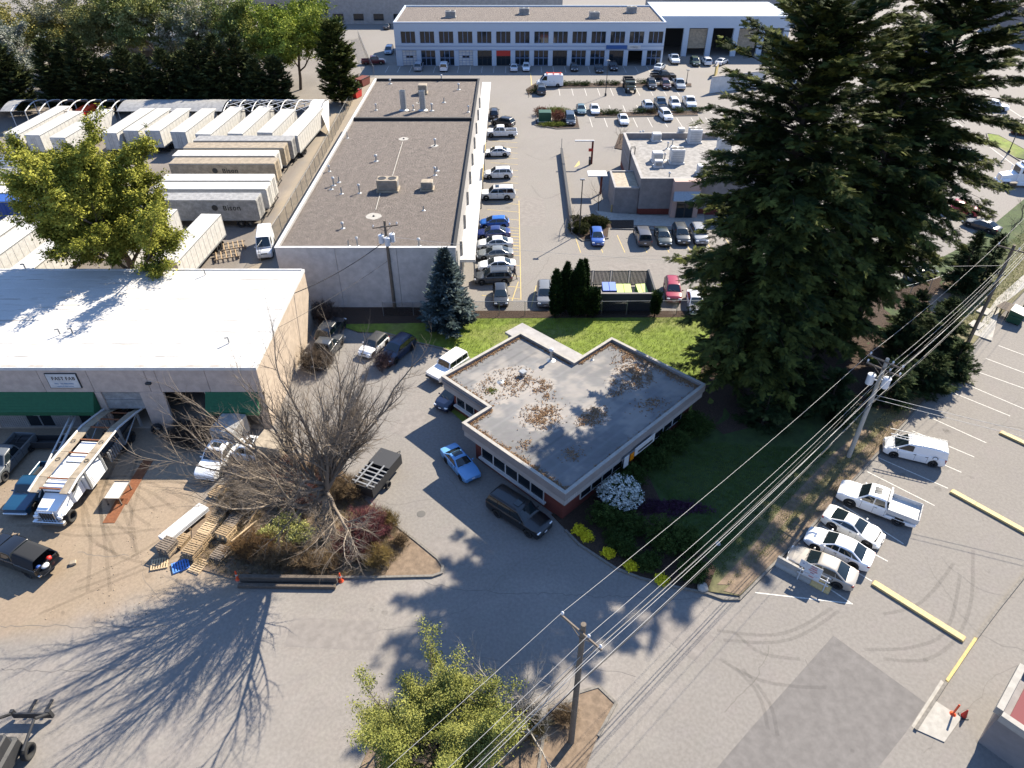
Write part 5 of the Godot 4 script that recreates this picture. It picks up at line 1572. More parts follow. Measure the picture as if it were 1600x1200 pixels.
	# row along the long building
	var n := [["suv", -3.53, -141.40, A, "33363b", "charcoal suv topmost in the row along the long building"], ["suv", -1.71, -135.72, 2.6, "23262c", "dark slate suv next to the white pickup along the long building"], ["pickup", -2.00, -129.67, PI + 0.03, white, "white crew cab pickup nosed towards the long building canopy"], ["sedan", -2.64, -119.43, PI + 0.05, white, "white fastback sedan alone in a stall along the long building"], ["suv", -2.26, -109.29, PI + 0.05, white, "white crossover along the long building below the fastback sedan"], ["big_suv", -2.22, -100.91, PI + 0.04, "cfcfcb", "large cream white suv along the long building"], ["hatch", -2.50, -90.90, PI + 0.06, "1f5aa8", "bright blue hatchback along the long building"], ["sedan", -2.60, -87.62, PI + 0.06, "1b2c63", "deep blue sedan below the bright blue hatchback"], ["sedan", -2.28, -84.52, PI + 0.06, "d2d4d5", "white sedan with sunroof below the deep blue sedan"], ["sedan", -2.22, -81.57, PI + 0.06, "6d7274", "mid grey sedan in the long building row"], ["sedan", -1.92, -78.43, PI + 0.06, "e0e1e1", "white sedan with dark glass next to the dark grey suv"], ["suv", -2.33, -75.29, PI + 0.08, "3f4347", "dark grey suv lowest of the sideways row by the long building"],
		["hatch", -1.34, -70.99, -A + 0.05, "2a2d30", "black hatchback facing the fence near the spruce"], ["suv", 3.81, -70.99, -A - 0.02, "6b6e72", "grey suv facing the fence beside the columnar cedars"],
		["hatch", 11.43, -86.44, -A - 0.02, "2a4f94", "blue compact suv in front of the round bushes"], ["minivan", 17.59, -86.83, A, "4a4b4f", "dark minivan parked tail out in front of the restaurant"], ["sedan", 20.31, -86.63, -A, "24302f", "dark green sedan beside the dark minivan"], ["suv", 22.80, -87.03, -A, "33383b", "dark suv partly behind the fir in front of the restaurant"], ["suv", 25.22, -87.03, -A, "85888c", "silver suv mostly behind the fir in front of the restaurant"],
		["suv", 18.94, -72.03, -A - 0.1, "8c2436", "dark red suv beside the waste enclosure"], ["sedan", 21.10, -69.39, -A - 0.1, "c9cacb", "silver sedan half hidden by the fir next to the red suv"],
		["minivan", -22.34, -178.62, A, "8f98a3", "silver minivan at the bay doors of the strip mall"], ["sedan", 0.46, -178.00, A, "c6cad0", "pale silver sedan backed out at the strip mall"], ["hatch", 3.36, -178.00, -A, "d4d8dc", "white hatchback facing out at the strip mall"], ["hatch", 14.80, -178.00, -A, "2b2c30", "black hatchback under the strip mall fascia"], ["sedan", 20.63, -176.77, -A, "24262a", "black sedan under the strip mall fascia sign"], ["suv", 24.18, -178.62, -A, "2f2b2e", "dark brown suv under the strip mall fascia sign"], ["sedan", 35.35, -178.62, 1.1, "aab4c0", "silver sedan angled at the end of the strip mall"], ["pickup", 40.01, -185.66, -A, "cfd4da", "white pickup in front of the garage wing"], ["suv", 44.68, -183.04, -A, "1f3a2e", "dark green suv in front of the garage wing"], ["suv", 47.64, -183.69, A, "d8dadc", "white suv nosed into the garage wing"], ["sedan", 51.40, -183.69, 0.9, "b8bcc2", "light silver sedan angled beside the fir top"],
		["minivan", -31.72, -195.33, -A, "8ea0b4", "pale blue minivan in the shade left of the strip mall"], ["pickup", -34.01, -183.69, 0.15, "5a1a1e", "dark red pickup in the shade left of the strip mall"],
		["minivan", 6.36, -158.46, A, "3a4148", "dark grey minivan beside the planter hedge"], ["pickup", 34.58, -169.72, 0.1, "14161a", "black pickup crosswise behind the plaza hedge"], ["suv", 30.82, -162.59, -A, "2b2e31", "charcoal suv left of the dark red suv in the plaza"], ["suv", 33.92, -162.59, -A, "3c1a1b", "dark red suv in the middle of the plaza"], ["pickup", 36.89, -162.59, -A, "8d959c", "silver pickup right of the dark red suv in the plaza"],
		["sedan", 13.84, -144.39, -A, "5c7377", "grey green sedan beside a white sedan in the plaza"], ["sedan", 16.53, -144.39, -A, "dadcdd", "white sedan beside the grey green sedan in the plaza"], ["minivan", 11.21, -137.71, -A, "3f4a56", "slate minivan next to the plaza shrub island"], ["sedan", 21.44, -137.71, -A, "d3d6d8", "white sedan alone in the near plaza row"], ["suv", 27.44, -147.03, A, "d9dbdc", "white suv leftmost of four at the plaza hedge"], ["pickup", 30.32, -147.93, A, "66747f", "grey pickup between two white suvs in the plaza"], ["suv", 33.19, -147.93, -A, "d5d7d9", "white suv with roof rails at the plaza hedge"], ["pickup", 36.38, -148.84, -A, "c4c8ca", "white pickup with black load beside the fir"], ["suv", 30.00, -140.15, -A + 0.15, "dfe0e0", "white suv nearest the restaurant in the plaza"],
		["sedan", 50.25, -76.26, 0.5, "3b4550", "dark blue grey sedan seen between the fir trunks and young conifers"], ["sedan", 65.09, -90.06, 2.2, "20242a", "black sedan by the bare bush at the service station"], ["pickup", 97.16, -146.14, -0.55, "dcdfe2", "white pickup driving along the avenue"], ["suv", 94.48, -130.03, 2.6, "6a2a22", "dark red suv at the edge of the avenue"], ["sedan", 77.62, -118.16, -0.5, "b9bcc0", "silver sedan under the fir branches on the service station lot"], ["suv", 63.78, -163.12, 0.4, "d6d8da", "white suv seen through the fir crown"], ["sedan", 53.86, -163.12, 1.2, "c9ccd0", "pale sedan behind the top of the fir"], ["minivan", 43.33, -105.23, 0.2, "c8ccd2", "white minivan seen through the fir left of its trunk"], ["sedan", 49.51, -94.36, 0.3, "c2c6cc", "light sedan seen through gaps in the fir"], ["pickup", 64.29, -95.48, -0.5, "9c2430", "red pickup under the right fir branches"], ["sedan", 60.00, -130.03, -0.4, "bfc3c8", "pale grey sedan between the two fir crowns"], ["sedan", -36.64, -226.54, A, "3a3f46", "grey sedan in the lane left of the strip mall"]]
	for q in n:
		var kd: String = q[0]
		car(kd, q[1], q[2], q[3], q[4], q[5], "pickup truck" if kd == "pickup" else "van" if kd == "minivan" else "car")
	car("van", -16.18, -178.18, A, "dfe2e6", "white cargo van tail out at the strip mall", "van")
	v = car("big_van", 8.37, -163.67, -3.142, white, "white high roof van with red ladder on its rack in the plaza", "van")
	g = G.new()
	for s in [-0.5, -0.15]: g.tube(Vector3(-2.6, 2.85, s), Vector3(0.9, 2.85, s), 0.05, 0.05, 5)
	for i in 11: g.tube(Vector3(-2.5 + i * 0.33, 2.85, -0.5), Vector3(-2.5 + i * 0.33, 2.85, -0.15), 0.04, 0.04, 4)
	for x in [-2.3, -0.8, 0.6]: g.bx(x - 0.04, x + 0.04, 2.55, 2.82, -0.7, 0.7)
	part(v, "roof_ladder", g, M.orange)
	# work yard
	v = car("old_pickup", -38.87, -39.94, -1.603, "0f3a55", "old dark blue pickup with open bed beside the car hauler truck", "pickup truck")
	g = G.new(); g.lathe([Vector2(0.16, 0.0), Vector2(0.3, 0.02), Vector2(0.3, 0.1), Vector2(0.16, 0.12), Vector2(0.16, 0)], 12, Vector3(-1.2, 0.85, -0.6))
	part(v, "hose_reel", g, M.yellow)
	v = car("pickup", -43.12, -43.35, -1.628, "5d6163", "grey pickup with chrome bumper at the left edge of the work yard", "pickup truck")
	v = car("pickup", -36.28, -33.11, 2.785, "131416", "black pickup with a soft bed cover and loaded open tailgate", "pickup truck")
	g = G.new()
	var rows := []
	for x in [-2.75, -2.7, -1.9, -0.8, -0.72]:
		var r := []
		for k in 9:
			var f := k / 8.0 * 2.0 - 1.0
			r.append(Vector3(x, 1.95 - 0.12 * pow(absf(f), 3.0) - (0.02 if absf(x + 1.75) > 0.9 else 0.0) if absf(f) < 0.99 else 1.25, f * 0.96))
		rows.append(r)
	g.grid(rows, false)
	part(v, "bed_cover", g, mat("1d1f22", 0.9))
	g = G.new(); g.cbox(Vector3(-3.15, 0.85, 0), Vector3(0.6, 0.06, 1.7), 0.02)
	part(v, "tailgate", g, paint("131416"))
	var cargo := [[M.red, Vector3(-2.7, 1.12, 0.35), Vector3(0.2, 0.18, 0.22)], [M.white, Vector3(-2.9, 1.02, -0.2), Vector3(0.26, 0.16, 0.3)], [M.blue, Vector3(-2.62, 1.05, -0.5), Vector3(0.2, 0.15, 0.2)]]
	for q in cargo:
		g = G.new(); g.ball(q[1], q[2], 6)
		part(v, "cargo_bag", g, q[0])


# ---------------------------------------------------------------- trailers and trucks
var trailer_kinds := {}

func trailer_kind(called: String, L: float, m: Material, name_: String, wheels := true) -> void:
	var o := Node3D.new()
	o.name = name_
	var H := 4.05; var W := 2.6; var f0 := 1.2 if wheels else 0.15
	if not wheels: H = 2.75
	var g := G.new()
	g.bx(-L / 2, L / 2, f0, H - 0.06, -W / 2, W / 2)
	part(o, "side_wall", g, m)
	g = G.new()
	var k := int(L / 1.22)
	for i in k + 1:
		var x := lerpf(-L / 2 + 0.05, L / 2 - 0.05, float(i) / k)
		for s in [-1.0, 1.0]: g.bx(x - 0.035, x + 0.035, f0 + 0.1, H - 0.1, s * W / 2, s * (W / 2 + (0.02 if wheels else 0.05)))
	if not wheels:
		for i in k * 3:
			var x := lerpf(-L / 2 + 0.2, L / 2 - 0.2, float(i) / (k * 3 - 1))
			for s in [-1.0, 1.0]: g.bx(x - 0.07, x + 0.07, f0 + 0.2, H - 0.2, s * W / 2, s * (W / 2 + 0.035))
	part(o, "wall_rib", g, m)
	g = G.new()
	g.cbox(Vector3(0, H - 0.03, 0), Vector3(L + 0.02, 0.06, W + 0.03), 0.02)
	for i in k * 2:
		var x := lerpf(-L / 2 + 0.3, L / 2 - 0.3, float(i) / (k * 2 - 1))
		g.bx(x - 0.02, x + 0.02, H, H + 0.012, -W / 2 + 0.1, W / 2 - 0.1)
	part(o, "roof", g, m)
	g = G.new()
	for s in [-1.0, 1.0]:
		g.bx(-L / 2, L / 2, f0 - 0.12, f0 + 0.08, s * (W / 2 + 0.001), s * (W / 2 + 0.03))
		g.bx(-L / 2, L / 2, H - 0.16, H - 0.06, s * (W / 2 + 0.001), s * (W / 2 + 0.03))
	part(o, "rail", g, M.galv)
	for s in [-1.0, 1.0]:   # two rear doors with lock rods and hinges
		g = G.new(); g.cbox(Vector3(-L / 2 - 0.03, (f0 + H) / 2, s * W / 4), Vector3(0.06, H - f0 - 0.25, W / 2 - 0.1), 0.015)
		var d := part(o, "door", g, m)
		g = G.new()
		g.tube(Vector3(-L / 2 - 0.08, f0 + 0.05, s * 0.35), Vector3(-L / 2 - 0.08, H - 0.15, s * 0.35), 0.025, 0.025, 5)
		for i in 4: g.box(Vector3(-L / 2 - 0.07, f0 + 0.4 + i * 0.65, s * (W / 2 - 0.12)), Vector3(0.05, 0.06, 0.22))
		part(d, "lock_rod", g, M.galv)
	if wheels:
		for x in [-L / 2 + 1.6, -L / 2 + 2.9]:
			for s in [-1.0, 1.0]: wheel(o, Vector3(x, 0.5, s * (W / 2 - 0.25)), 0.5, 0.45, s)
		g = G.new()
		g.bx(-L / 2 + 0.9, -L / 2 + 3.6, 0.75, f0 - 0.01, -0.5, 0.5)
		g.bx(-L / 2, L / 2, f0 - 0.1, f0 - 0.02, -W / 2 + 0.15, W / 2 - 0.15)
		for s in [-1.0, 1.0]:
			g.bx(L / 2 - 3.1, L / 2 - 2.95, 0.05, f0 - 0.1, s * 0.75 - 0.07, s * 0.75 + 0.07)
			g.bx(-L / 2 + 0.05, -L / 2 + 0.12, 0.55, f0 - 0.1, s * 0.6 - 0.06, s * 0.6 + 0.06)
		g.bx(-L / 2 + 0.04, -L / 2 + 0.13, 0.5, 0.62, -1.1, 1.1)
		part(o, "undercarriage", g, M.under)
		g = G.new(); g.cbox(Vector3(L / 2 + 0.02, 2.9, 0), Vector3(0.06, 1.6, 2.0), 0.02)
		part(o, "nose_panel", g, m)
	trailer_kinds[called] = o

func trailer(kind: String, x: float, z: float, yaw: float, label: String, group := "parked freight trailers in the storage yard") -> Node3D:
	var r: Node3D = trailer_kinds[kind].duplicate()
	add_child(r, true)
	r.position = Vector3(x, 0.01, z)
	r.rotation.y = yaw
	tag(r, label, "container" if kind == "box" else "trailer", group if kind != "box" else "")
	return r

func build_trailers() -> void:
	trailer_kind("white", 16.0, M.trailer, "freight_trailer")
	trailer_kind("tan", 16.0, M.trailer_tan, "freight_trailer")
	trailer_kind("grey", 16.0, M.trailer_grey, "freight_trailer")
	trailer_kind("short", 13.5, M.trailer, "freight_trailer")
	trailer_kind("box", 12.2, surf("274f96", 0.5, M.white.albedo_texture, 0.3), "shipping_container", false)
	# middle block, tails towards the alley fence (from far to near)
	var rows := [["grey", -36.16, -116.16, "grey roofed trailer farthest of the sideways block by the alley fence"], ["tan", -36.54, -112.71, "tan trailer second from the far end of the sideways block"], ["white", -36.93, -109.13, "pale roofed trailer third from the far end of the sideways block"], ["tan", -36.12, -105.72, "cream trailer lettered on its long side, above the brighter white trailers"], ["white", -34.85, -98.89, "white trailer behind two more white ones, ending at the alley fence"], ["white", -34.62, -95.73, "white trailer directly behind the nearest lettered white trailer"], ["grey", -34.86, -91.83, "white and grey lettered trailer nearest in the sideways block, wheels showing"]]
	for q in rows:
		var t := trailer(q[0], q[1] - 8.05, q[2], PI, q[3])
		if q[3].contains("lettered"):
			lettering(t, "Bison", Vector3(2.6 if q[0] == "tan" else 5.5, 2.9, 1.33), 1.0, M.plastic, 0.0, true).rotation = Vector3(0, 0, 0)
			var l: MeshInstance3D = t.get_child(t.get_child_count() - 1)
			# the side facing the camera is local -z, since the trailer is turned round
			l.position.z = -1.33; l.rotation.y = PI; l.position.x = -l.position.x + (1.5 if q[0] == "tan" else 1.0)
			var g := G.new()
			g.lathe([Vector2(0.0, 0.0), Vector2(0.42, 0.0), Vector2(0.42, 0.012), Vector2(0.28, 0.013), Vector2(0.28, 0.006), Vector2(0, 0.006)], 14, Vector3(0, 0, 0), 2)
			var e := part(t, "emblem", g, M.plastic)
			e.position = Vector3(l.position.x + 2.3, 2.95, -1.335); e.rotation.y = PI
	# left continuation of the block
	for q in [["grey", -70.18, -101.18, "grey trailer roof left of the leafy tree, farthest of three"], ["white", -66.86, -97.42, "white trailer left of the leafy tree, middle of three"], ["white", -64.51, -94.33, "white trailer left of the leafy tree, nearest of three, behind the blue container"]]:
		trailer(q[0], q[1] - 8.05, q[2], PI, q[3])
	var bc := trailer("box", -61.91, -91.62, PI, "deep blue shipping container on a chassis left of the leafy tree")
	bc.position.x -= 6.1
	bc.position.y = 1.2
	var cg := G.new()
	for s in [-0.5, 0.5]: cg.bx(-6.1, 6.1, -0.15, 0.13, s - 0.1, s + 0.1)
	part(bc, "chassis", cg, M.under)
	for x in [-4.6, -3.3]:
		for s in [-1.0, 1.0]: wheel(bc, Vector3(x, -0.7, s * 1.05), 0.5, 0.45, s)
	# far row, noses under the fabric shelter, tails to the camera
	var far := [[-84.34, -119.44, "white trailer at the left end of the far row"], [-80.44, -117.45, "white trailer second in the far row, small print on its doors"], [-75.53, -117.45, "white trailer behind the top of the leafy tree"], [-68.06, -119.78, "white trailer right of the red flatbed in the far row"], [-65.02, -119.78, "white trailer with stained doors in the far row under the solid shelter roof"], [-61.34, -119.78, "cream trailer in the far row, fourth from the right end"], [-56.75, -119.11, "white trailer in the far row, third from the right end"], [-52.00, -119.11, "white trailer with open gap beside it, second group of the far row"], [-46.71, -119.44, "white trailer in the far row below the bare shelter ribs"], [-41.98, -118.77, "white trailer second from the right end of the far row"], [-37.27, -118.44, "white trailer at the right end of the far row beside the fence"]]
	for q in far:
		var p := Vector2(q[0], q[1])
		trailer("short" if int(p.x * 7.0) % 2 else "white", p.x + 0.6, p.y - 7.0, PI / 2 - 0.05, q[2])
	# near row behind the workshop
	for q in [[-64.29, -85.30, "white trailer behind the workshop at the left edge"], [-61.13, -85.30, "white trailer with red and black lettering on its side behind the workshop"], [-55.13, -83.92, "white trailer mostly hidden by the leafy tree behind the workshop"], [-45.68, -87.53, "pale trailer left of the dirty white one behind the workshop"], [-39.35, -85.90, "dirty white trailer with red lettering on its side behind the workshop"]]:
		var p := Vector2(q[0], q[1])
		var t := trailer("short", p.x - 0.4, p.y + 6.6, -PI / 2 - 0.05, q[2])
		if q[2].contains("lettering"):
			var l := lettering(t, "TransWest", Vector3(-1.0, 2.7, 1.33), 1.0, M.red, 0.0, true)
			l.position.z = 1.325
	# white tractor unit in the yard
	tractor("white highway tractor parked left among the trailers", -80.20, -109.65, PI - 0.2)
	tractor("white sleeper cab highway tractor on the avenue side lot at the right edge", 79.62, -106.08, PI - 0.12)
	# flatbed with red load behind the leafy tree
	var t := thing("flatbed_trailer", "red flatbed load seen behind the leafy tree", "trailer", Vector3(-81.95, 0, -138.36), PI / 2)
	var g := G.new(); g.cbox(Vector3(0, 1.2, 0), Vector3(12, 0.3, 2.5), 0.05)
	part(t, "deck", g, M.red)
	for i in 3:
		g = G.new(); g.cbox(Vector3(-3.5 + i * 3.6, 2.0, 0), Vector3(3.0, 1.3, 2.2), 0.08)
		part(t, "load", g, M.red if i != 1 else M.orange)
	for x in [-4.5, -3.3]:
		for s in [-1.0, 1.0]: wheel(t, Vector3(x, 0.5, s * 1.05), 0.5, 0.45, s)

func tractor(label: String, x: float, z: float, yaw: float) -> void:
	var t := thing("highway_tractor", label, "truck", Vector3(x, 0.01, z), yaw)
	var w := paint("e2e4e6")
	var g := G.new()
	g.hexa([Vector3(1.2, 0.9, 0.95), Vector3(3.3, 0.75, 0.85), Vector3(3.3, 0.75, -0.85), Vector3(1.2, 0.9, -0.95), Vector3(1.2, 2.1, 0.95), Vector3(3.25, 1.65, 0.8), Vector3(3.25, 1.65, -0.8), Vector3(1.2, 2.1, -0.95)])
	part(t, "hood", g, w)
	g = G.new()
	g.cbox(Vector3(-0.75, 2.0, 0), Vector3(3.9, 2.3, 2.4), 0.15)
	g.hexa([Vector3(-2.6, 3.1, 1.15), Vector3(1.1, 3.1, 1.1), Vector3(1.1, 3.1, -1.1), Vector3(-2.6, 3.1, -1.15), Vector3(-2.6, 3.95, 1.1), Vector3(-0.4, 3.9, 1.0), Vector3(-0.4, 3.9, -1.0), Vector3(-2.6, 3.95, -1.1)])
	part(t, "cabin", g, w)
	g = G.new()
	g.quad(Vector3(1.22, 2.1, 1.0), Vector3(1.22, 2.1, -1.0), Vector3(1.22, 3.0, -0.95), Vector3(1.22, 3.0, 0.95))
	g.box(Vector3(0.62, 3.4, 0), Vector3(0.06, 0.3, 1.4))
	part(t, "windscreen", g, M.glass)
	for s in [-1.0, 1.0]:
		for q in [[0.5, 0.8], [-1.6, 0.6]]:
			g = G.new(); g.cbox(Vector3(q[0], 2.6, s * 1.2), Vector3(q[1], 0.7, 0.04), 0.02)
			part(t, "side_window", g, M.glass)
		g = G.new(); g.cbox(Vector3(1.3, 2.4, s * 1.45), Vector3(0.12, 0.7, 0.2), 0.04)
		part(t, "mirror", g, w)
		g = G.new(); g.cbox(Vector3(2.5, 1.0, s * 0.98), Vector3(1.3, 0.5, 0.5), 0.15); g.cbox(Vector3(-0.7, 0.65, s * 1.12), Vector3(3.2, 0.6, 0.2), 0.06)
		part(t, "fender", g, w)
		g = G.new(); g.cbox(Vector3(3.25, 1.1, s * 0.7), Vector3(0.14, 0.25, 0.4), 0.05)
		part(t, "headlight", g, M.lamp_glass)
		g = G.new(); g.tube(Vector3(-2.8, 1.0, s * 1.0), Vector3(-2.8, 4.1, s * 1.0), 0.09, 0.09, 8)
		part(t, "exhaust_stack", g, M.chrome)
		for x2 in [2.5, -3.4, -4.7]: wheel(t, Vector3(x2, 0.52, s * 1.0), 0.52, 0.4, s)
	g = G.new(); g.cbox(Vector3(3.32, 1.15, 0), Vector3(0.06, 0.8, 0.8), 0.03)
	part(t, "grille", g, M.chrome)
	g = G.new(); g.cbox(Vector3(3.35, 0.62, 0), Vector3(0.25, 0.35, 2.3), 0.08)
	part(t, "bumper", g, w)
	g = G.new(); g.bx(-5.4, -2.75, 0.8, 1.05, -0.45, 0.45); g.lathe([Vector2(0.55, 1.06), Vector2(0.55, 1.16), Vector2(0, 1.18)], 14, Vector3(-4.0, 0, 0))
	part(t, "frame", g, M.plastic)

func build_trucks() -> void:
	# car hauler: conventional white cab, long low deck with an upper frame over the cab
	var t := thing("car_hauler", "long white car hauler truck with twin runway decks in the work yard", "truck", Vector3(-35.24, 0, -42.73), -1.642)
	var w := paint("dfe2e4")
	var g := G.new()
	g.hexa([Vector3(4.6, 1.0, 1.0), Vector3(6.3, 0.9, 0.9), Vector3(6.3, 0.9, -0.9), Vector3(4.6, 1.0, -1.0), Vector3(4.6, 2.05, 0.95), Vector3(6.25, 1.75, 0.8), Vector3(6.25, 1.75, -0.8), Vector3(4.6, 2.05, -0.95)])
	part(t, "hood", g, w)
	g = G.new(); g.cbox(Vector3(3.9, 1.75, 0), Vector3(1.5, 1.7, 2.3), 0.12)
	part(t, "cabin", g, w)
	g = G.new(); g.quad(Vector3(4.68, 1.95, 1.0), Vector3(4.68, 1.95, -1.0), Vector3(4.6, 2.55, -0.95), Vector3(4.6, 2.55, 0.95))
	for s in [-1.0, 1.0]: g.cbox(Vector3(4.1, 2.2, s * 1.16), Vector3(0.8, 0.5, 0.03), 0.01)
	part(t, "windscreen", g, M.glass)
	g = G.new(); g.cbox(Vector3(6.4, 1.3, 0), Vector3(0.12, 0.85, 1.2), 0.03)
	var gr := part(t, "grille", g, M.chrome)
	g = G.new()
	for i in 5: g.box(Vector3(6.475, 1.3, -0.44 + i * 0.22), Vector3(0.03, 0.7, 0.12))
	part(gr, "slot", g, M.plastic)
	g = G.new(); g.cbox(Vector3(6.5, 0.72, 0), Vector3(0.35, 0.35, 2.5), 0.05)
	part(t, "bumper", g, M.chrome)
	for s in [-1.0, 1.0]:
		g = G.new(); g.cbox(Vector3(5.6, 1.25, s * 1.02), Vector3(1.3, 0.3, 0.42), 0.12)
		part(t, "fender", g, w)
		g = G.new(); g.cbox(Vector3(6.4, 1.2, s * 0.95), Vector3(0.2, 0.3, 0.35), 0.05)
		part(t, "headlight", g, M.lamp_glass)
		for x in [5.6, -2.4, -3.7]: wheel(t, Vector3(x, 0.52, s * 1.05), 0.52, 0.42, s)
		# runway planks: sloped front ramps, level middle, dropped tail
		g = G.new()
		for q in [[5.3, 3.9, 2.72, 2.95], [3.85, 1.0, 2.95, 2.95], [0.95, -2.2, 2.95, 2.9], [-2.25, -5.0, 2.88, 2.3], [-5.05, -7.6, 2.2, 1.35]]:
			g.hexa([Vector3(q[1], q[3] - 0.08, s * 1.2 + 0.36), Vector3(q[0], q[2] - 0.08, s * 1.2 + 0.36), Vector3(q[0], q[2] - 0.08, s * 1.2 - 0.36), Vector3(q[1], q[3] - 0.08, s * 1.2 - 0.36), Vector3(q[1], q[3], s * 1.2 + 0.36), Vector3(q[0], q[2], s * 1.2 + 0.36), Vector3(q[0], q[2], s * 1.2 - 0.36), Vector3(q[1], q[3], s * 1.2 - 0.36)])
		part(t, "runway", g, M.trailer_tan)
		g = G.new()
		g.path([Vector3(5.3, 2.75, s * 1.62), Vector3(3.9, 3.0, s * 1.62), Vector3(-2.2, 2.95, s * 1.62), Vector3(-5.0, 2.35, s * 1.62), Vector3(-7.7, 1.4, s * 1.62)], 0.09, 0.09, 6)
		part(t, "side_rail", g, M.white)
		g = G.new()
		for q in [[3.0, 1.0], [0.9, 1.0], [-2.2, 1.0], [-5.0, 0.7], [-7.4, 0.5]]: g.bx(q[0] - 0.1, q[0] + 0.1, q[1], 2.9 if q[0] > -3.0 else 2.3 if q[0] > -6.0 else 1.4, s * 1.5 - 0.08, s * 1.5 + 0.08)
		g.path([Vector3(3.0, 2.9, s * 1.5), Vector3(5.0, 1.8, s * 1.35)], 0.06, 0.06, 5)
		g.path([Vector3(-2.2, 1.0, s * 1.55), Vector3(-5.0, 2.3, s * 1.55)], 0.06, 0.06, 5)
		part(t, "support_post", g, M.galv)
		g = G.new(); g.cbox(Vector3(1.9, 1.55, s * 1.25), Vector3(2.4, 1.3, 0.6), 0.04)
		var bx2 := part(t, "side_locker", g, w)
		g = G.new()
		for i in 5: g.box(Vector3(2.75, 1.2 + i * 0.16, s * 1.56), Vector3(0.5, 0.05, 0.02))
		part(bx2, "louver", g, M.steel)
		g = G.new()
		for i in 7: g.tube(Vector3(-0.2 - i * 0.3, 0.9, s * 1.4), Vector3(-0.2 - i * 0.3, 1.9, s * 1.4), 0.09, 0.09, 6)
		part(t, "chain_reel", g, M.steel)
	for x in [5.0, 3.9, 1.0, -0.6, -2.2, -3.6, -5.0, -6.4]:
		var y: float = 2.85 if x > -3.0 else 2.55 if x > -4.0 else 2.1 if x > -6.0 else 1.65
		g = G.new(); g.bx(x - 0.06, x + 0.06, y, y + 0.08, -0.84, 0.84)
		part(t, "cross_beam", g, M.rust)
	g = G.new(); g.cbox(Vector3(2.9, 2.6, 0), Vector3(1.9, 0.12, 1.6), 0.03); g.cbox(Vector3(0.6, 2.62, 0), Vector3(2.4, 0.12, 1.6), 0.03)
	part(t, "deck_cover", g, w)
	g = G.new(); g.bx(-7.6, 3.3, 0.85, 1.1, -0.5, 0.5)
	part(t, "chassis", g, M.plastic)
	for i in 4:
		g = G.new(); g.lathe([Vector2(0.16, 0.0), Vector2(0.2, 0.03), Vector2(0.16, 0.06)], 10, Vector3([1.9, 1.9, -0.3, -0.3][i], 2.97, [-1.2, 1.2][i % 2]))
		part(t, "tie_ring", g, M.plastic)
	# long white racking arm lying beside the truck
	g = G.new()
	g.tube(Vector3(-5.5, 1.5, 0.0), Vector3(3.4, 1.2, 0.0), 0.12, 0.12, 6); g.tube(Vector3(-5.5, 1.75, 0.3), Vector3(3.4, 1.45, 0.3), 0.08, 0.08, 6)
	for i in 9: g.tube(Vector3(-5.3 + i * 1.05, 1.5 - i * 0.035, 0), Vector3(-5.0 + i * 1.05, 1.74 - i * 0.035, 0.3), 0.03, 0.03, 4)
	for x in [-5.0, 3.0]: g.tube(Vector3(x, 0, 0.1), Vector3(x, 1.4, 0.1), 0.07, 0.07, 6)
	lone("loading_ramp", g, M.white, "long white trussed ramp between blue pickup and car hauler", "ramp", "", Vector3(-38.56, 0, -43.67), -1.414)
	# dump truck in the plaza
	t = thing("dump_truck", "dark green dump truck with black open box in the plaza", "truck", Vector3(25.60, 0, -161.02), -PI / 2)
	g = G.new(); g.cbox(Vector3(1.9, 1.5, 0), Vector3(1.6, 1.5, 2.2), 0.12); g.cbox(Vector3(3.2, 1.2, 0), Vector3(1.3, 0.9, 1.9), 0.12)
	part(t, "cabin", g, paint("2f3a33"))
	g = G.new(); g.quad(Vector3(2.73, 1.7, 0.95), Vector3(2.73, 1.7, -0.95), Vector3(2.68, 2.2, -0.9), Vector3(2.68, 2.2, 0.9))
	part(t, "windscreen", g, M.glass)
	g = G.new(); g.bx(-2.8, 0.9, 1.1, 1.25, -1.1, 1.1); g.bx(-2.8, 0.9, 1.25, 2.1, 1.0, 1.1); g.bx(-2.8, 0.9, 1.25, 2.1, -1.1, -1.0); g.bx(0.8, 1.0, 1.25, 2.5, -1.0, 1.0); g.bx(-2.85, -2.75, 1.25, 2.1, -1.0, 1.0)
	part(t, "dump_box", g, M.plastic)
	g = G.new(); g.bx(-2.8, 3.0, 0.7, 1.0, -0.5, 0.5)
	part(t, "chassis", g, M.under)
	for s in [-1.0, 1.0]:
		for x in [2.9, -1.6]: wheel(t, Vector3(x, 0.48, s * 0.95), 0.48, 0.35, s)
		g = G.new(); g.cbox(Vector3(3.85, 1.15, s * 0.7), Vector3(0.1, 0.2, 0.3), 0.03)
		part(t, "headlight", g, M.lamp_glass)
	# two work trucks half hidden behind the bare tree
	for q in [["white box truck with grey cargo box behind the bare tree", Vector3(-24.96, 0, -43.98), -1.75, M.trailer_grey], ["white cab tan box truck behind the bare tree, right of the grey one", Vector3(-22.12, 0, -44.14), 2.9, M.trailer_tan]]:
		t = car("flat_pickup", q[1].x, q[1].z, q[2], "dcdddd", q[0], "truck")
		t.name = "box_truck"
		g = G.new(); g.cbox(Vector3(-1.95, 1.75, 0), Vector3(2.5, 1.75, 2.15), 0.03)
		part(t, "cargo_box", g, q[3])
	# dark utility trailer right of the bare tree
	t = thing("utility_trailer", "dark open utility trailer with ladder frames right of the bare tree", "trailer", Vector3(-11.14, 0, -41.36), 1.144)
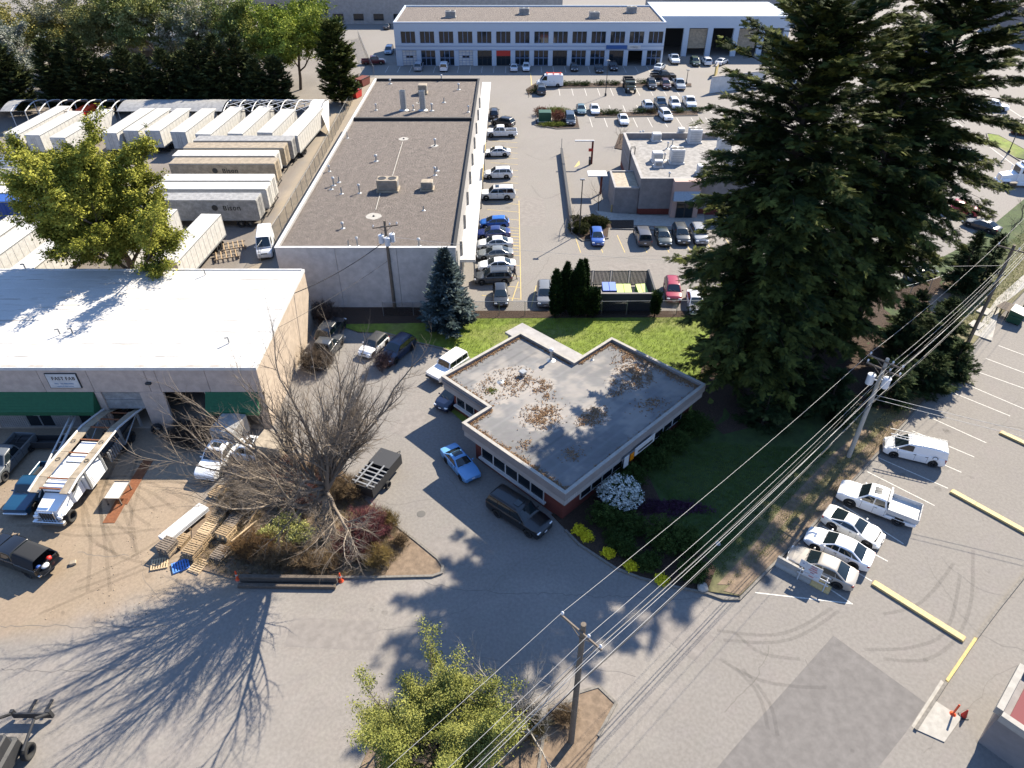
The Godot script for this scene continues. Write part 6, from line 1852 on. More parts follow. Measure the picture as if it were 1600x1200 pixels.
	g = G.new(); g.bx(-2.2, 2.2, 0.55, 0.65, -1.0, 1.0); g.bx(-2.2, 2.2, 0.65, 1.5, 0.95, 1.0); g.bx(-2.2, 2.2, 0.65, 1.5, -1.0, -0.95); g.bx(-2.2, -2.12, 0.65, 1.5, -0.95, 0.95); g.bx(0.3, 2.2, 1.5, 1.6, -1.0, 1.0)
	part(t, "box", g, M.plastic)
	g = G.new()
	for i in 5: g.bx(-2.0 + i * 0.45, -1.88 + i * 0.45, 1.52, 1.6, -1.05, 1.05)
	for s in [-0.6, 0.5]: g.bx(-2.2, 0.4, 1.61, 1.68, s - 0.06, s + 0.06)
	part(t, "rack", g, M.steel)
	for s in [-1.0, 1.0]: wheel(t, Vector3(-0.3, 0.34, s * 1.12), 0.34, 0.24, s)
	g = G.new(); g.tube(Vector3(2.2, 0.55, 0.5), Vector3(3.5, 0.5, 0), 0.05, 0.05, 6); g.tube(Vector3(2.2, 0.55, -0.5), Vector3(3.5, 0.5, 0), 0.05, 0.05, 6)
	part(t, "drawbar", g, M.plastic)
	# loader forks poking in at the lower left
	t = thing("fork_loader", "black frame of a loader with raised arms at the lower left corner", "loader", Vector3(-28.99, 0, -20.31), PI / 2)
	g = G.new()
	for s in [-1.0, 1.0]:
		g.path([Vector3(-1.5, 1.2, s * 1.1), Vector3(0.1, 1.7, s * 1.1), Vector3(1.0, 0.6, s * 1.1)], 0.1, 0.09, 6)
		g.bx(0.9, 1.1, 0.2, 0.9, s * 1.1 - 0.1, s * 1.1 + 0.1)
		g.bx(1.05, 2.1, 0.12, 0.2, s * 0.5 - 0.08, s * 0.5 + 0.08)
	g.bx(0.85, 0.95, 0.3, 0.8, -1.1, 1.1)
	part(t, "lift_arm", g, M.plastic)
	g = G.new(); g.cbox(Vector3(-2.2, 1.2, 0), Vector3(2.6, 1.2, 1.5), 0.15); g.cbox(Vector3(-1.8, 2.1, 0), Vector3(1.2, 0.9, 1.2), 0.08)
	part(t, "body", g, M.plastic)
	for s in [-1.0, 1.0]:
		for x in [-1.2, -3.0]: wheel(t, Vector3(x, 0.5, s * 0.95), 0.5, 0.35, s)


# ---------------------------------------------------------------- fences, shelter, enclosure
func chain_fence(label: String, pts: Array, h: float, group := "") -> void:
	var t := thing("chain_link_fence", label, "fence", Vector3.ZERO, 0.0, group)
	for i in pts.size() - 1:
		var a: Vector2 = pts[i]; var b: Vector2 = pts[i + 1]
		var k := maxi(1, int(round(a.distance_to(b) / 3.0)))
		for j in k:
			var p := a.lerp(b, float(j) / k); var q := a.lerp(b, float(j + 1) / k)
			var g := G.new()
			var nn := Vector3(q.y - p.y, 0, p.x - q.x).normalized()
			var w := p.distance_to(q) * 7.0
			for c in [[p, 0.05, 0.0, 0.0], [q, h, w, h * 7.0], [q, 0.05, w, 0.0], [p, 0.05, 0.0, 0.0], [p, h, 0.0, h * 7.0], [q, h, w, h * 7.0]]:
				g.put(Vector3(c[0].x, c[1], c[0].y), nn, Vector2(c[2], c[3]))
			part(t, "mesh_panel", g, M.chain)
			g = G.new(); g.tube(Vector3(p.x, 0, p.y), Vector3(p.x, h + 0.06, p.y), 0.035, 0.035, 6)
			part(t, "post", g, M.galv)
		var g2 := G.new(); g2.tube(Vector3(a.x, h, a.y), Vector3(b.x, h, b.y), 0.024, 0.024, 5, false)
		part(t, "top_rail", g2, M.galv)

func build_fences() -> void:
	chain_fence("chain-link fence between the back lawn and the parking lot", [Vector2(-14.48, -67.22), Vector2(-4.35, -67.36), Vector2(7.25, -67.36), Vector2(21.44, -67.63)], 1.9)
	chain_fence("chain-link fence between the trailer yard and the alley", [Vector2(-32.11, -80.30), Vector2(-31.87, -92.88), Vector2(-32.12, -114.89), Vector2(-33.06, -145.88), Vector2(-33.76, -161.02)], 2.2)
	chain_fence("chain-link fence among young conifers by the service station", [Vector2(44.22, -70.74), Vector2(49.77, -72.97), Vector2(57.63, -77.75)], 1.6)
	chain_fence("chain-link fence along the lane at the upper left", [Vector2(-31.94, -171.86), Vector2(-36.98, -190.62), Vector2(-42.87, -213.18)], 2.2)
	# long low divider in the drive-through lane
	var g := G.new()
	var a := Vector2(Vector2(8.56, -120.45)); var b := Vector2(Vector2(8.26, -88.52))
	var d := (b - a).normalized() * 0.15
	var s := Vector2(-d.y, d.x)
	g.prism(PackedVector2Array([a + s, b + s, b - s, a - s]), 0, 0.85)
	var dv := lone("divider_wall", g, M.stucco_grey, "long thin divider wall beside the drive-through lane", "wall")
	g = G.new()
	g.prism(PackedVector2Array([a + s * 1.3, b + s * 1.3, b - s * 1.3, a - s * 1.3]), 0.85, 0.95)
	part(dv, "coping", g, M.plastic)
	g = G.new(); g.tube(Vector3(a.x, 0, a.y), Vector3(a.x, 2.6, a.y), 0.06, 0.05, 6)
	part(dv, "end_post", g, M.steel)
	g = G.new()
	g.path([Vector3(7.53, 0, -88.12), Vector3(7.08, 1.00, -87.20), Vector3(7.47, 1.00, -90.67), Vector3(7.90, 0, -93.96)], 0.04, 0.04, 5)
	lone("handrail", g, M.plastic, "bent black handrail at the near end of the divider wall", "railing")

func build_yard_structures() -> void:
	# long ribbed storage shelter: bare ribs at both ends, fabric over the middle
	var t := thing("fabric_shelter", "long storage shelter with bare white ribs and a grey fabric middle", "shelter")
	var z0 := -132.0; var z1 := -139.5
	var rib := func(x: float, tri_brace: bool) -> void:
		var g := G.new()
		var pts := []
		for i in 9:
			var f := i / 8.0
			pts.append(Vector3(x, 3.7 + sin(f * PI) * 0.75, lerpf(z0, z1, f)))
		g.path(pts, 0.11, 0.11, 5)
		g.tube(Vector3(x, 0, z0), Vector3(x, 3.7, z0), 0.09, 0.09, 5); g.tube(Vector3(x, 0, z1), Vector3(x, 3.7, z1), 0.09, 0.09, 5)
		if tri_brace:
			for i in 4:
				g.tube(pts[i * 2], pts[i * 2 + 2] + Vector3(2.4, 0, 0), 0.08, 0.08, 5); g.tube(pts[i * 2] + Vector3(2.4, 0, 0), pts[i * 2 + 2], 0.05, 0.05, 4)
		part(t, "rib", g, M.white)
	var x := -92.0
	while x < -35.5:
		if x < -72.5 or x > -53.5: rib.call(x, x > -53.5)
		x += 2.6
	var sheet := func(xa: float, xb: float, m: Material) -> void:
		var rows := []
		for q in 2:
			var r := []
			for i in 13:
				var f := i / 12.0
				r.append(Vector3(xa if q == 0 else xb, 3.75 + sin(f * PI) * 0.8, lerpf(z0 - 0.02, z1 + 0.02, f)))
			rows.append(r)
		var g := G.new(); g.grid(rows, true)
		part(t, "fabric", g, m)
	sheet.call(-72.6, -53.3, M.trailer_grey)
	sheet.call(-37.5, -35.2, M.white)
	sheet.call(-94.0, -91.5, M.trailer_grey)
	var g2 := G.new()
	g2.tri(Vector3(-35.2, 3.7, z0), Vector3(-35.2, 4.45, -135.7), Vector3(-33.6, 0.2, z0 + 2.0)); g2.tri(Vector3(-35.2, 4.45, -135.7), Vector3(-35.2, 3.7, z1), Vector3(-33.6, 0.2, z0 + 2.0))
	part(t, "end_curtain", g2, M.white)
	g2 = G.new()
	for z in [z0, z1]: g2.tube(Vector3(-92, 3.7, z), Vector3(-35.2, 3.7, z), 0.08, 0.08, 5)
	g2.tube(Vector3(-92, 4.45, -135.75), Vector3(-35.2, 4.45, -135.75), 0.06, 0.06, 5)
	part(t, "purlin", g2, M.plastic)
	var tp := G.new(); tp.ball(Vector3(-87.33, 1.20, -148.30), Vector3(2.6, 1.2, 1.8), 8)
	lone("tarpaulin", tp, mat("2d7fd0", 0.6), "bright blue tarpaulin heap under the bare ribs", "tarpaulin")
	# bins and scrap by the alley end
	for q in [["red_skip", "dark red skip at the far end of the alley", Vector3(-33.39, 0, -164.68), Vector3(3.6, 1.6, 2.0), M.brick_red], ["red_skip", "bright red bin in the alley below the dark red skip", Vector3(-33.26, 0, -155.05), Vector3(2.6, 1.5, 1.8), M.red]]:
		var b := thing("scrap_skip", q[1], "skip", q[2], 1.2)
		var s: Vector3 = q[3]; var e := s / 2
		var g := G.new()
		g.hexa([Vector3(-e.x * 0.8, 0.1, e.z), Vector3(e.x * 0.8, 0.1, e.z), Vector3(e.x * 0.8, 0.1, -e.z), Vector3(-e.x * 0.8, 0.1, -e.z), Vector3(-e.x, s.y, e.z), Vector3(e.x, s.y, e.z), Vector3(e.x, s.y, -e.z), Vector3(-e.x, s.y, -e.z)])
		part(b, "body", g, q[4])
		g = G.new()
		for k in [-1.0, 1.0]: g.bx(-e.x - 0.05, e.x + 0.05, s.y, s.y + 0.1, k * e.z - 0.06, k * e.z + 0.06)
		part(b, "rim", g, M.plastic)
	# blue and orange machinery beyond the trees at the upper left
	var bm := thing("container", "blue skip beyond the spring trees at the upper left", "skip", Vector3(-76.05, 0, -203.63), 0.3)
	var g3 := G.new(); g3.cbox(Vector3(0, 1.4, 0), Vector3(7, 2.6, 3), 0.1)
	part(bm, "body", g3, mat("2470c4", 0.5))
	g3 = G.new()
	for i in 6: g3.bx(-3.2 + i * 1.25, -3.05 + i * 1.25, 0.2, 2.6, 1.5, 1.6)
	part(bm, "rib", g3, M.blue)
	bm = thing("container", "orange skip beyond the spring trees at the upper left", "skip", Vector3(-72.22, 0, -189.26), 0.4)
	g3 = G.new(); g3.cbox(Vector3(0, 1.0, 0), Vector3(6, 1.8, 2.5), 0.1)
	part(bm, "body", g3, M.orange)
	g3 = G.new()
	for i in 5: g3.bx(-2.7 + i * 1.25, -2.55 + i * 1.25, 0.2, 1.8, 1.25, 1.35)
	part(bm, "rib", g3, M.red)

func bin(label: String, at: Vector3, turn: float, s: Vector3, body: Material, lid: Material) -> void:
	var t := thing("waste_bin", label, "waste bin", at, turn, "")
	var e := s / 2
	var g := G.new()
	g.hexa([Vector3(-e.x * 0.92, 0.12, e.z * 0.8), Vector3(e.x * 0.92, 0.12, e.z * 0.8), Vector3(e.x * 0.92, 0.12, -e.z), Vector3(-e.x * 0.92, 0.12, -e.z), Vector3(-e.x, s.y * 0.85, e.z), Vector3(e.x, s.y * 0.85, e.z), Vector3(e.x, s.y, -e.z), Vector3(-e.x, s.y, -e.z)])
	part(t, "body", g, body)
	for k in [-1.0, 1.0]:
		g = G.new()
		g.hexa([Vector3(k * e.x / 2 - e.x / 2 + 0.03, s.y * 0.85 + 0.005, e.z + 0.05), Vector3(k * e.x / 2 + e.x / 2 - 0.03, s.y * 0.85 + 0.005, e.z + 0.05), Vector3(k * e.x / 2 + e.x / 2 - 0.03, s.y + 0.005, -e.z), Vector3(k * e.x / 2 - e.x / 2 + 0.03, s.y + 0.005, -e.z), Vector3(k * e.x / 2 - e.x / 2 + 0.03, s.y * 0.85 + 0.07, e.z + 0.05), Vector3(k * e.x / 2 + e.x / 2 - 0.03, s.y * 0.85 + 0.07, e.z + 0.05), Vector3(k * e.x / 2 + e.x / 2 - 0.03, s.y + 0.07, -e.z), Vector3(k * e.x / 2 - e.x / 2 + 0.03, s.y + 0.07, -e.z)])
		part(t, "lid", g, lid)
		g = G.new(); g.cbox(Vector3(k * (e.x + 0.06), s.y * 0.6, 0), Vector3(0.1, 0.14, s.z * 0.7), 0.03)
		part(t, "lift_pocket", g, body)
		for z in [-0.7, 0.7]:
			g = G.new(); g.lathe([Vector2(0, -0.03), Vector2(0.09, -0.03), Vector2(0.09, 0.03), Vector2(0, 0.03)], 8, Vector3(k * e.x * 0.75, 0.09, z * e.z), 2)
			part(t, "caster", g, M.rubber)

func build_enclosure() -> void:
	var t := thing("waste_enclosure", "dark walled waste bin enclosure with slatted gates in the parking lot", "enclosure")
	var x0 := 7.3; var x1 := 16.35; var zf := -68.3; var zb := -74.2; var H := 2.3
	var g := G.new(); g.bx(x0, x1, 0, H, zf - 0.2, zf)
	part(t, "front_wall", g, mat("3a3d42", 0.85))
	g = G.new(); g.bx(x0 - 0.02, x1 + 0.02, H, H + 0.1, zf - 0.24, zf + 0.04)
	part(t, "coping", g, M.stucco_grey)
	g = G.new(); g.bx(x1 - 0.2, x1, 0, H, zb, zf - 0.2); g.bx(x0, x0 + 0.2, 0, H, zb, zf - 0.2)
	part(t, "side_wall", g, mat("3a3d42", 0.85))
	for i in 4:   # gate leaves of upright slats
		var a := x0 + 0.25 + i * 2.18
		g = G.new()
		g.bx(a, a + 2.1, 0.25, 0.35, zb - 0.06, zb + 0.06); g.bx(a, a + 2.1, 1.95, 2.05, zb - 0.06, zb + 0.06)
		for x in [a, a + 2.02]: g.bx(x, x + 0.08, 0.1, 2.2, zb - 0.07, zb + 0.07)
		var leaf := part(t, "gate", g, M.stucco)
		for k in 12:
			g = G.new(); g.bx(a + 0.1 + k * 0.16, a + 0.22 + k * 0.16, 0.15, 2.15, zb + 0.065, zb + 0.09)
			part(leaf, "slat", g, M.old_wood)
	bin("grey lidded waste bin leftmost in the enclosure", Vector3(9.3, 0, -70.3), PI, Vector3(2.2, 1.5, 1.6), M.trailer_grey, M.trailer_grey)
	bin("blue waste bin in the enclosure", Vector3(11.3, 0, -71.3), 0.0, Vector3(1.6, 1.7, 1.5), M.blue, mat("5b78c4", 0.5))
	bin("wide lime green waste bin in the enclosure", Vector3(13.0, 0, -71.2), 0.0, Vector3(1.75, 1.5, 1.5), mat("557a2a", 0.5), mat("b9cf6a", 0.5))
	bin("narrow lime green waste bin rightmost in the enclosure", Vector3(15.1, 0, -71.2), 0.1, Vector3(1.2, 1.5, 1.5), mat("557a2a", 0.5), mat("b9cf6a", 0.5))
	bin("dark green waste bin with grey lid by the street at the right edge", Vector3(56.28, 0, -66.28), PI / 4, Vector3(1.9, 1.5, 1.5), M.green, M.trailer_grey)
	bin("dark green waste bin behind another at the right edge", Vector3(59.05, 0, -68.18), PI / 4, Vector3(1.9, 1.5, 1.5), M.green, M.green)

# ---------------------------------------------------------------- poles and wires
func utility_pole(label: String, at: Vector3, h: float, turn: float, arms: Array, cans: int, m: Material) -> Node3D:
	var t := thing("utility_pole", label, "utility pole", at, turn)
	var g := G.new(); g.tube(Vector3.ZERO, Vector3(0, h, 0), 0.2, 0.14, 10)
	part(t, "shaft", g, m)
	for y in arms:
		g = G.new()
		g.cbox(Vector3(0, y, 0.16), Vector3(2.7, 0.13, 0.1), 0.02)
		g.tube(Vector3(-0.8, y, 0.16), Vector3(0, y - 0.6, 0.14), 0.025, 0.025, 4); g.tube(Vector3(0.8, y, 0.16), Vector3(0, y - 0.6, 0.14), 0.025, 0.025, 4)
		var arm := part(t, "crossarm", g, M.old_wood)
		for x in [-1.25, 0.5, 1.25]:
			g = G.new(); g.lathe([Vector2(0.03, 0), Vector2(0.03, 0.1), Vector2(0.09, 0.12), Vector2(0.07, 0.18), Vector2(0.09, 0.2), Vector2(0.05, 0.28), Vector2(0, 0.3)], 8, Vector3(x, y + 0.06, 0.16))
			part(arm, "insulator", g, M.insulator)
	for i in cans:
		var a := PI * (0.12 + i * 0.76 / maxf(1.0, cans - 1.0)) if cans > 1 else 0.3
		var c := Vector3(cos(a) * 0.62, h - 1.9 - 0.25 * (i % 2), sin(a) * 0.45 + 0.1)
		g = G.new()
		g.lathe([Vector2(0, -0.5), Vector2(0.26, -0.48), Vector2(0.3, -0.42), Vector2(0.3, 0.38), Vector2(0.33, 0.4), Vector2(0.3, 0.46), Vector2(0, 0.52)], 14, c)
		g.tube(c, Vector3(0, c.y, 0), 0.06, 0.06, 5)
		var can := part(t, "transformer", g, M.insulator)
		g = G.new(); g.lathe([Vector2(0.05, 0.5), Vector2(0.07, 0.6), Vector2(0.04, 0.72), Vector2(0, 0.74)], 7, c + Vector3(0.1, 0, 0))
		part(can, "bushing", g, M.steel)
	return t

func wire(g: G, a: Vector3, b: Vector3, sag: float, r: float) -> void:
	var k := 14
	var pts := []
	for i in k + 1:
		var f := float(i) / k
		pts.append(a.lerp(b, f) - Vector3(0, sag * 4.0 * f * (1.0 - f), 0))
	g.path(pts, r, r, 4)

func build_poles() -> void:
	var A := Vector3(29.21, 0, -44.22); var B := Vector3(-13.49, 0, -69.02); var C := Vector3(48.41, 0, -61.46); var D := Vector3(3.49, 0, -19.86)
	var dir := (D - A).normalized()
	var yaw := atan2(-dir.z, dir.x) + PI / 2
	utility_pole("weathered grey utility pole with two grey transformers beside the street parking", A, 10.55, yaw, [10.3, 9.6], 2, mat("9b9890", 0.9))
	utility_pole("brown utility pole with crossarm leaning in at the bottom of the view", D, 12.0, yaw, [11.5], 0, M.pole)
	utility_pole("utility pole with crossarm by the pallet table at the right", C, 11.7, yaw + 0.1, [11.3], 0, M.pole)
	utility_pole("utility pole with grey transformers in front of the long building wall", B, 10.8, 0.3, [10.2], 3, M.pole)
	var tip := func(p: Vector3, yw: float, x: float, y: float) -> Vector3: return p + Vector3(0, y, 0) + Vector3(x, 0, 0.16).rotated(Vector3.UP, yw)
	var E := D + dir * 36.0 + Vector3(0, 0.4, 0)
	var F := C - (A - C).normalized() * 34.0 + Vector3(0.0, 0, -3.0)
	var names := ["outer", "middle", "inner"]
	var i := 0
	for x in [-1.25, 0.5, 1.25]:
		var g := G.new()
		wire(g, tip.call(F, yaw, x, 11.7), tip.call(C, yaw + 0.1, x, 11.62), 0.5, 0.012)
		wire(g, tip.call(C, yaw + 0.1, x, 11.62), tip.call(A, yaw, x, 10.62), 0.5, 0.012)
		wire(g, tip.call(A, yaw, x, 10.62), tip.call(D, yaw, x, 11.82), 0.5, 0.012)
		wire(g, tip.call(D, yaw, x, 11.82), tip.call(E, yaw, x, 11.82), 0.5, 0.012)
		lone("power_line", g, M.wire, "%s of the three bright power lines on the crossarm insulators" % names[i], "power line", "overhead lines along the street")
		i += 1
	i = 0
	for q in [[9.2, 0.1, 0.012], [8.6, 0.3, 0.016], [7.9, -0.2, 0.02], [7.2, 0.3, 0.016], [6.6, 0.15, 0.026]]:
		var g := G.new()
		var dd := 0.55 + 0.15 * (i % 3)
		wire(g, tip.call(F, yaw, q[1], q[0]), tip.call(C, yaw, q[1], q[0] + 0.6), dd, q[2])
		wire(g, tip.call(C, yaw, q[1], q[0] + 0.6), tip.call(A, yaw, q[1], q[0] - 0.4), dd, q[2])
		wire(g, tip.call(A, yaw, q[1], q[0] - 0.4), tip.call(D, yaw, q[1], q[0] + 0.2), dd, q[2])
		wire(g, tip.call(D, yaw, q[1], q[0] + 0.2), tip.call(E, yaw, q[1], q[0] + 0.2), dd, q[2])
		lone("overhead_cable", g, M.wire if i in [0, 1, 3] else M.black_wire, ["highest cable strung below the crossarms along the street", "second highest cable below the crossarms along the street", "thin black cable in the middle of the street bundle", "pale cable second lowest of the street bundle", "thick black cable lowest of the street bundle"][i], "cable", "overhead lines along the street")
		i += 1
	var g2 := G.new()
	wire(g2, A + Vector3(0, 7.0, 0), Vector3(75, 7.5, -26), 0.8, 0.02); wire(g2, A + Vector3(0, 6.6, 0), Vector3(75, 7.0, -26), 0.9, 0.02)
	lone("service_cable", g2, M.wire, "pair of service wires crossing the parking lot to the right", "cable")
	g2 = G.new(); wire(g2, B + Vector3(0, 8.6, 0), Vector3(-21.95, 6.6, -61.0), 0.5, 0.05)
	lone("service_cable", g2, M.black_wire, "dark service cable from the transformer pole to the workshop roof", "cable")
	g2 = G.new(); wire(g2, B + Vector3(0, 9.0, 0), C + Vector3(0, 9.5, 0), 1.2, 0.015)
	lone("service_cable", g2, M.wire, "thin wire from the transformer pole across the car park", "cable")
	g2 = G.new(); wire(g2, B + Vector3(0, 6.2, 0), Vector3(-21.95, 6.4, -55.0), 0.3, 0.02)
	lone("service_cable", g2, M.black_wire, "thin low wire from the transformer pole to the workshop wall", "cable")
	# slim lamp posts and signs in the lots
	var lp := func(at: Vector3, h: float, label: String):
		var t := thing("lamp_post", label, "lamp post", at)
		var g := G.new(); g.lathe([Vector2(0.22, 0), Vector2(0.22, 0.5), Vector2(0.09, 0.52), Vector2(0.06, h)], 8)
		part(t, "post", g, M.plastic)
		g = G.new(); g.cbox(Vector3(0, h + 0.05, 0), Vector3(0.7, 0.16, 0.45), 0.05)
		part(t, "lamp_head", g, M.steel)
	lp.call(Vector3(9.23, 0, -88.52), 7.7, "slim lamp post among the round bushes of the restaurant lot")
	lp.call(Vector3(20.00, 0, -156.02), 7.0, "lamp post in the plaza planter hedge")
	lp.call(Vector3(39.09, 0, -165.21), 3.0, "short dark post at the right end of the plaza hedge")
	lp.call(Vector3(86.12, 0, -120.45), 6.0, "lamp post on the grass island by the avenue")

func build_street_things() -> void:
	# concrete barrier with yellow nose
	var a := Vector2(Vector2(19.54, -32.92)); var b := Vector2(Vector2(22.61, -30.40))
	var d := b - a; var L := d.length(); var yaw := atan2(-d.y, d.x)
	var t := thing("concrete_barrier", "grey concrete road barrier with yellow end section beside the silver sedan", "barrier", Vector3(a.x, 0, a.y), yaw)
	var prof := [Vector2(0.3, 0.0), Vector2(0.3, 0.12), Vector2(0.16, 0.35), Vector2(0.1, 0.82)]
	var seg := func(x0: float, x1: float, h: float) -> G:
		var g := G.new()
		for k in 3:
			var p: Vector2 = prof[k]; var q: Vector2 = prof[k + 1]
			for s in [1.0, -1.0]:
				var e := [Vector3(x0, p.y, s * p.x), Vector3(x1, p.y * h, s * p.x), Vector3(x1, q.y * h, s * q.x), Vector3(x0, q.y, s * q.x)]
				if s > 0: g.quad(e[0], e[1], e[2], e[3])
				else: g.quad(e[3], e[2], e[1], e[0])
		g.quad(Vector3(x0, 0.82, 0.1), Vector3(x1, 0.82 * h, 0.1), Vector3(x1, 0.82 * h, -0.1), Vector3(x0, 0.82, -0.1))
		for x in [x0, x1]:
			var hh := h if x == x1 else 1.0
			g.quad(Vector3(x, 0, 0.3), Vector3(x, 0, -0.3), Vector3(x, 0.35 * hh, -0.16), Vector3(x, 0.35 * hh, 0.16)); g.quad(Vector3(x, 0.35 * hh, 0.16), Vector3(x, 0.35 * hh, -0.16), Vector3(x, 0.82 * hh, -0.1), Vector3(x, 0.82 * hh, 0.1))
		return g
	part(t, "barrier_block", seg.call(0.0, L * 0.66, 1.0), M.concrete)
	part(t, "end_block", seg.call(L * 0.66 + 0.02, L, 0.55), M.yellow)
	# trestle carrying the notice boards
	t = thing("notice_board", "white notice board with red lettering on a timber trestle by the barrier", "sign", Vector3(21.56, 1.15, -31.29) - Vector3(0, 1.15, 0), yaw + 0.05)
	var g := G.new()
	for x in [-0.85, 0.95]:
		for z in [-0.35, 0.35]: g.tube(Vector3(x, 0, z), Vector3(x, 1.05, z * 0.3), 0.05, 0.05, 5)
	for y in [0.55, 0.95]:
		for z in [-0.2, 0.2]: g.cbox(Vector3(0.05, y, z), Vector3(2.2, 0.12, 0.06), 0.015)
	part(t, "trestle", g, M.white)
	g = G.new(); g.t = Transform3D(Basis(Vector3.RIGHT, -0.28), Vector3(-0.1, 1.15, 0.12)); g.cbox(Vector3.ZERO, Vector3(1.15, 1.05, 0.04), 0.01)
	var bd := part(t, "board", g, M.white)
	var i := 0
	for s in ["PRIVATE", "PARKING", "CUSTOMERS", "ONLY", "UNAUTHORIZED", "TOWED"]:
		var l := lettering(bd, s, Vector3.ZERO, 0.115, M.red, 0.0, true)
		l.transform = Transform3D(Basis(Vector3.RIGHT, -0.28), Vector3(-0.1, 1.15, 0.12)) * Transform3D(Basis(), Vector3(0, 0.4 - i * 0.16, 0.03))
		i += 1
	t = thing("small_sign", "small pale notice plate on a post beside the larger board", "sign", Vector3(20.88, 1.45, -31.79) - Vector3(0, 1.45, 0), yaw)
	g = G.new(); g.tube(Vector3.ZERO, Vector3(0, 1.5, 0), 0.03, 0.03, 5)
	part(t, "post", g, M.galv)
	g = G.new(); g.t = Transform3D(Basis(Vector3.RIGHT, -0.3), Vector3(0, 1.45, 0.05)); g.cbox(Vector3.ZERO, Vector3(0.5, 0.55, 0.03), 0.01)
	var sp := part(t, "plate", g, M.white)
	i = 0
	for s in ["NO", "PARKING"]:
		var l := lettering(sp, s, Vector3.ZERO, 0.1, M.blue, 0.0, true)
		l.transform = Transform3D(Basis(Vector3.RIGHT, -0.3), Vector3(0, 1.5 - i * 0.14, 0.07))
		i += 1
	# service station price sign
	t = thing("station_sign", "tall blue white and red service station sign seen between the firs", "sign", Vector3(87.36, 0, -157.99), 0.35)
	g = G.new(); g.bx(-1.25, -1.05, 0, 9.0, -0.1, 0.1); g.bx(1.05, 1.25, 0, 9.0, -0.1, 0.1)
	part(t, "post", g, M.blue)
	g = G.new(); g.cbox(Vector3(0, 7.5, 0), Vector3(2.1, 3.0, 0.3), 0.03)
	var pn := part(t, "panel", g, M.white)
	g = G.new(); g.bx(-1.0, 1.0, 8.2, 8.9, 0.151, 0.17)
	part(pn, "band", g, M.blue)
	for q in [[6.9, 7.25, M.red], [7.35, 7.7, M.blue]]:
		g = G.new()
		for s in [-1.0, 1.0]: g.quad(Vector3(0, q[0], 0.16), Vector3(s * 0.8, q[0] + 0.35, 0.16), Vector3(s * 0.8, q[1] + 0.35, 0.16), Vector3(0, q[1], 0.16))
		part(pn, "chevron", g, q[2])
	g = G.new(); g.cbox(Vector3(0, 5.4, 0), Vector3(2.1, 0.8, 0.28), 0.03)
	part(t, "price_panel", g, M.blue)
	# drive-through things
	t = thing("menu_board", "dark red drive-through post with white height bar", "sign", Vector3(13.33, 0, -115.49))
	g = G.new(); g.cbox(Vector3(0, 1.9, 0), Vector3(0.3, 3.8, 0.3), 0.03)
	part(t, "post", g, M.brick_red)
	g = G.new(); g.cbox(Vector3(-1.4, 3.85, 0), Vector3(3.2, 0.18, 0.35), 0.03)
	part(t, "height_bar", g, M.white)
	g = G.new(); g.cbox(Vector3(-0.3, 2.4, 0.2), Vector3(0.7, 0.5, 0.1), 0.02)
	part(t, "plate", g, M.red)
	t = thing("order_canopy", "small white canopy on a red post by the drive-through lane", "canopy", Vector3(13.45, 0, -102.62))
	g = G.new(); g.cbox(Vector3(0.1, 1.5, 0), Vector3(0.3, 3.0, 0.3), 0.03)
	part(t, "post", g, M.brick_red)
	g = G.new(); g.cbox(Vector3(-0.6, 3.1, -0.2), Vector3(2.9, 0.15, 2.2), 0.03)
	part(t, "roof", g, M.white)
	t = thing("order_speaker", "black speaker post on the drive-through lane", "speaker post", Vector3(12.96, 0, -114.89))
	g = G.new(); g.cbox(Vector3(0, 0.7, 0), Vector3(0.35, 1.4, 0.3), 0.05)
	part(t, "post", g, M.plastic)
	g = G.new(); g.cbox(Vector3(0, 1.1, 0.16), Vector3(0.25, 0.35, 0.04), 0.01)
	part(t, "grille", g, M.steel)
	t = thing("transformer_box", "green electrical box on the plaza shrub island", "utility box", Vector3(6.35, 0, -138.76))
	g = G.new(); g.cbox(Vector3(0, 0.1, 0), Vector3(2.9, 0.2, 2.6), 0.03)
	part(t, "pad", g, M.concrete)
	g = G.new(); g.cbox(Vector3(0, 1.0, 0), Vector3(2.4, 1.7, 2.1), 0.06)
	part(t, "cabinet", g, M.green)
	for s in [-0.58, 0.58]:
		g = G.new(); g.cbox(Vector3(s, 0.95, 1.06), Vector3(1.1, 1.4, 0.03), 0.01)
		part(t, "door", g, M.green)
	# low white screen walls near the top right
	for q in [["white walled loading bay behind the top of the fir", Vector3(49.23, 0, -161.02), Vector3(14, 3.2, 0.3), 0.4], ["yellow gated end of the white loading bay", Vector3(47.50, 0, -173.01), Vector3(4, 2.4, 0.3), 1.2]]:
		t = thing("screen_wall", q[0], "wall", q[1], q[3])
		var s: Vector3 = q[2]
		g = G.new(); g.bx(-s.x / 2, s.x / 2, 0, s.y, -0.15, 0.15)
		part(t, "wall", g, M.white if s.x > 5 else M.yellow_line)
		g = G.new(); g.bx(-s.x / 2, s.x / 2, s.y, s.y + 0.1, -0.2, 0.2)
		part(t, "coping", g, M.stucco_grey)
	# delineators and cones
	i = 0
	for p in [Vector3(-19.85, 0, -31.50), Vector3(-12.35, 0, -31.33)]:
		g = G.new(); g.lathe([Vector2(0.2, 0), Vector2(0.2, 0.06), Vector2(0.1, 0.1), Vector2(0.06, 0.9), Vector2(0, 0.95)], 9)
		t = thing("delineator", ["orange delineator at the left end of the timber barrier", "orange delineator at the right end of the timber barrier"][i], "delineator", p, 0.0, "orange delineators by the timber barrier")
		part(t, "post", g, M.orange)
		g = G.new(); g.lathe([Vector2(0.092, 0.45), Vector2(0.085, 0.6)], 9)
		part(t, "band", g, M.white)
		i += 1
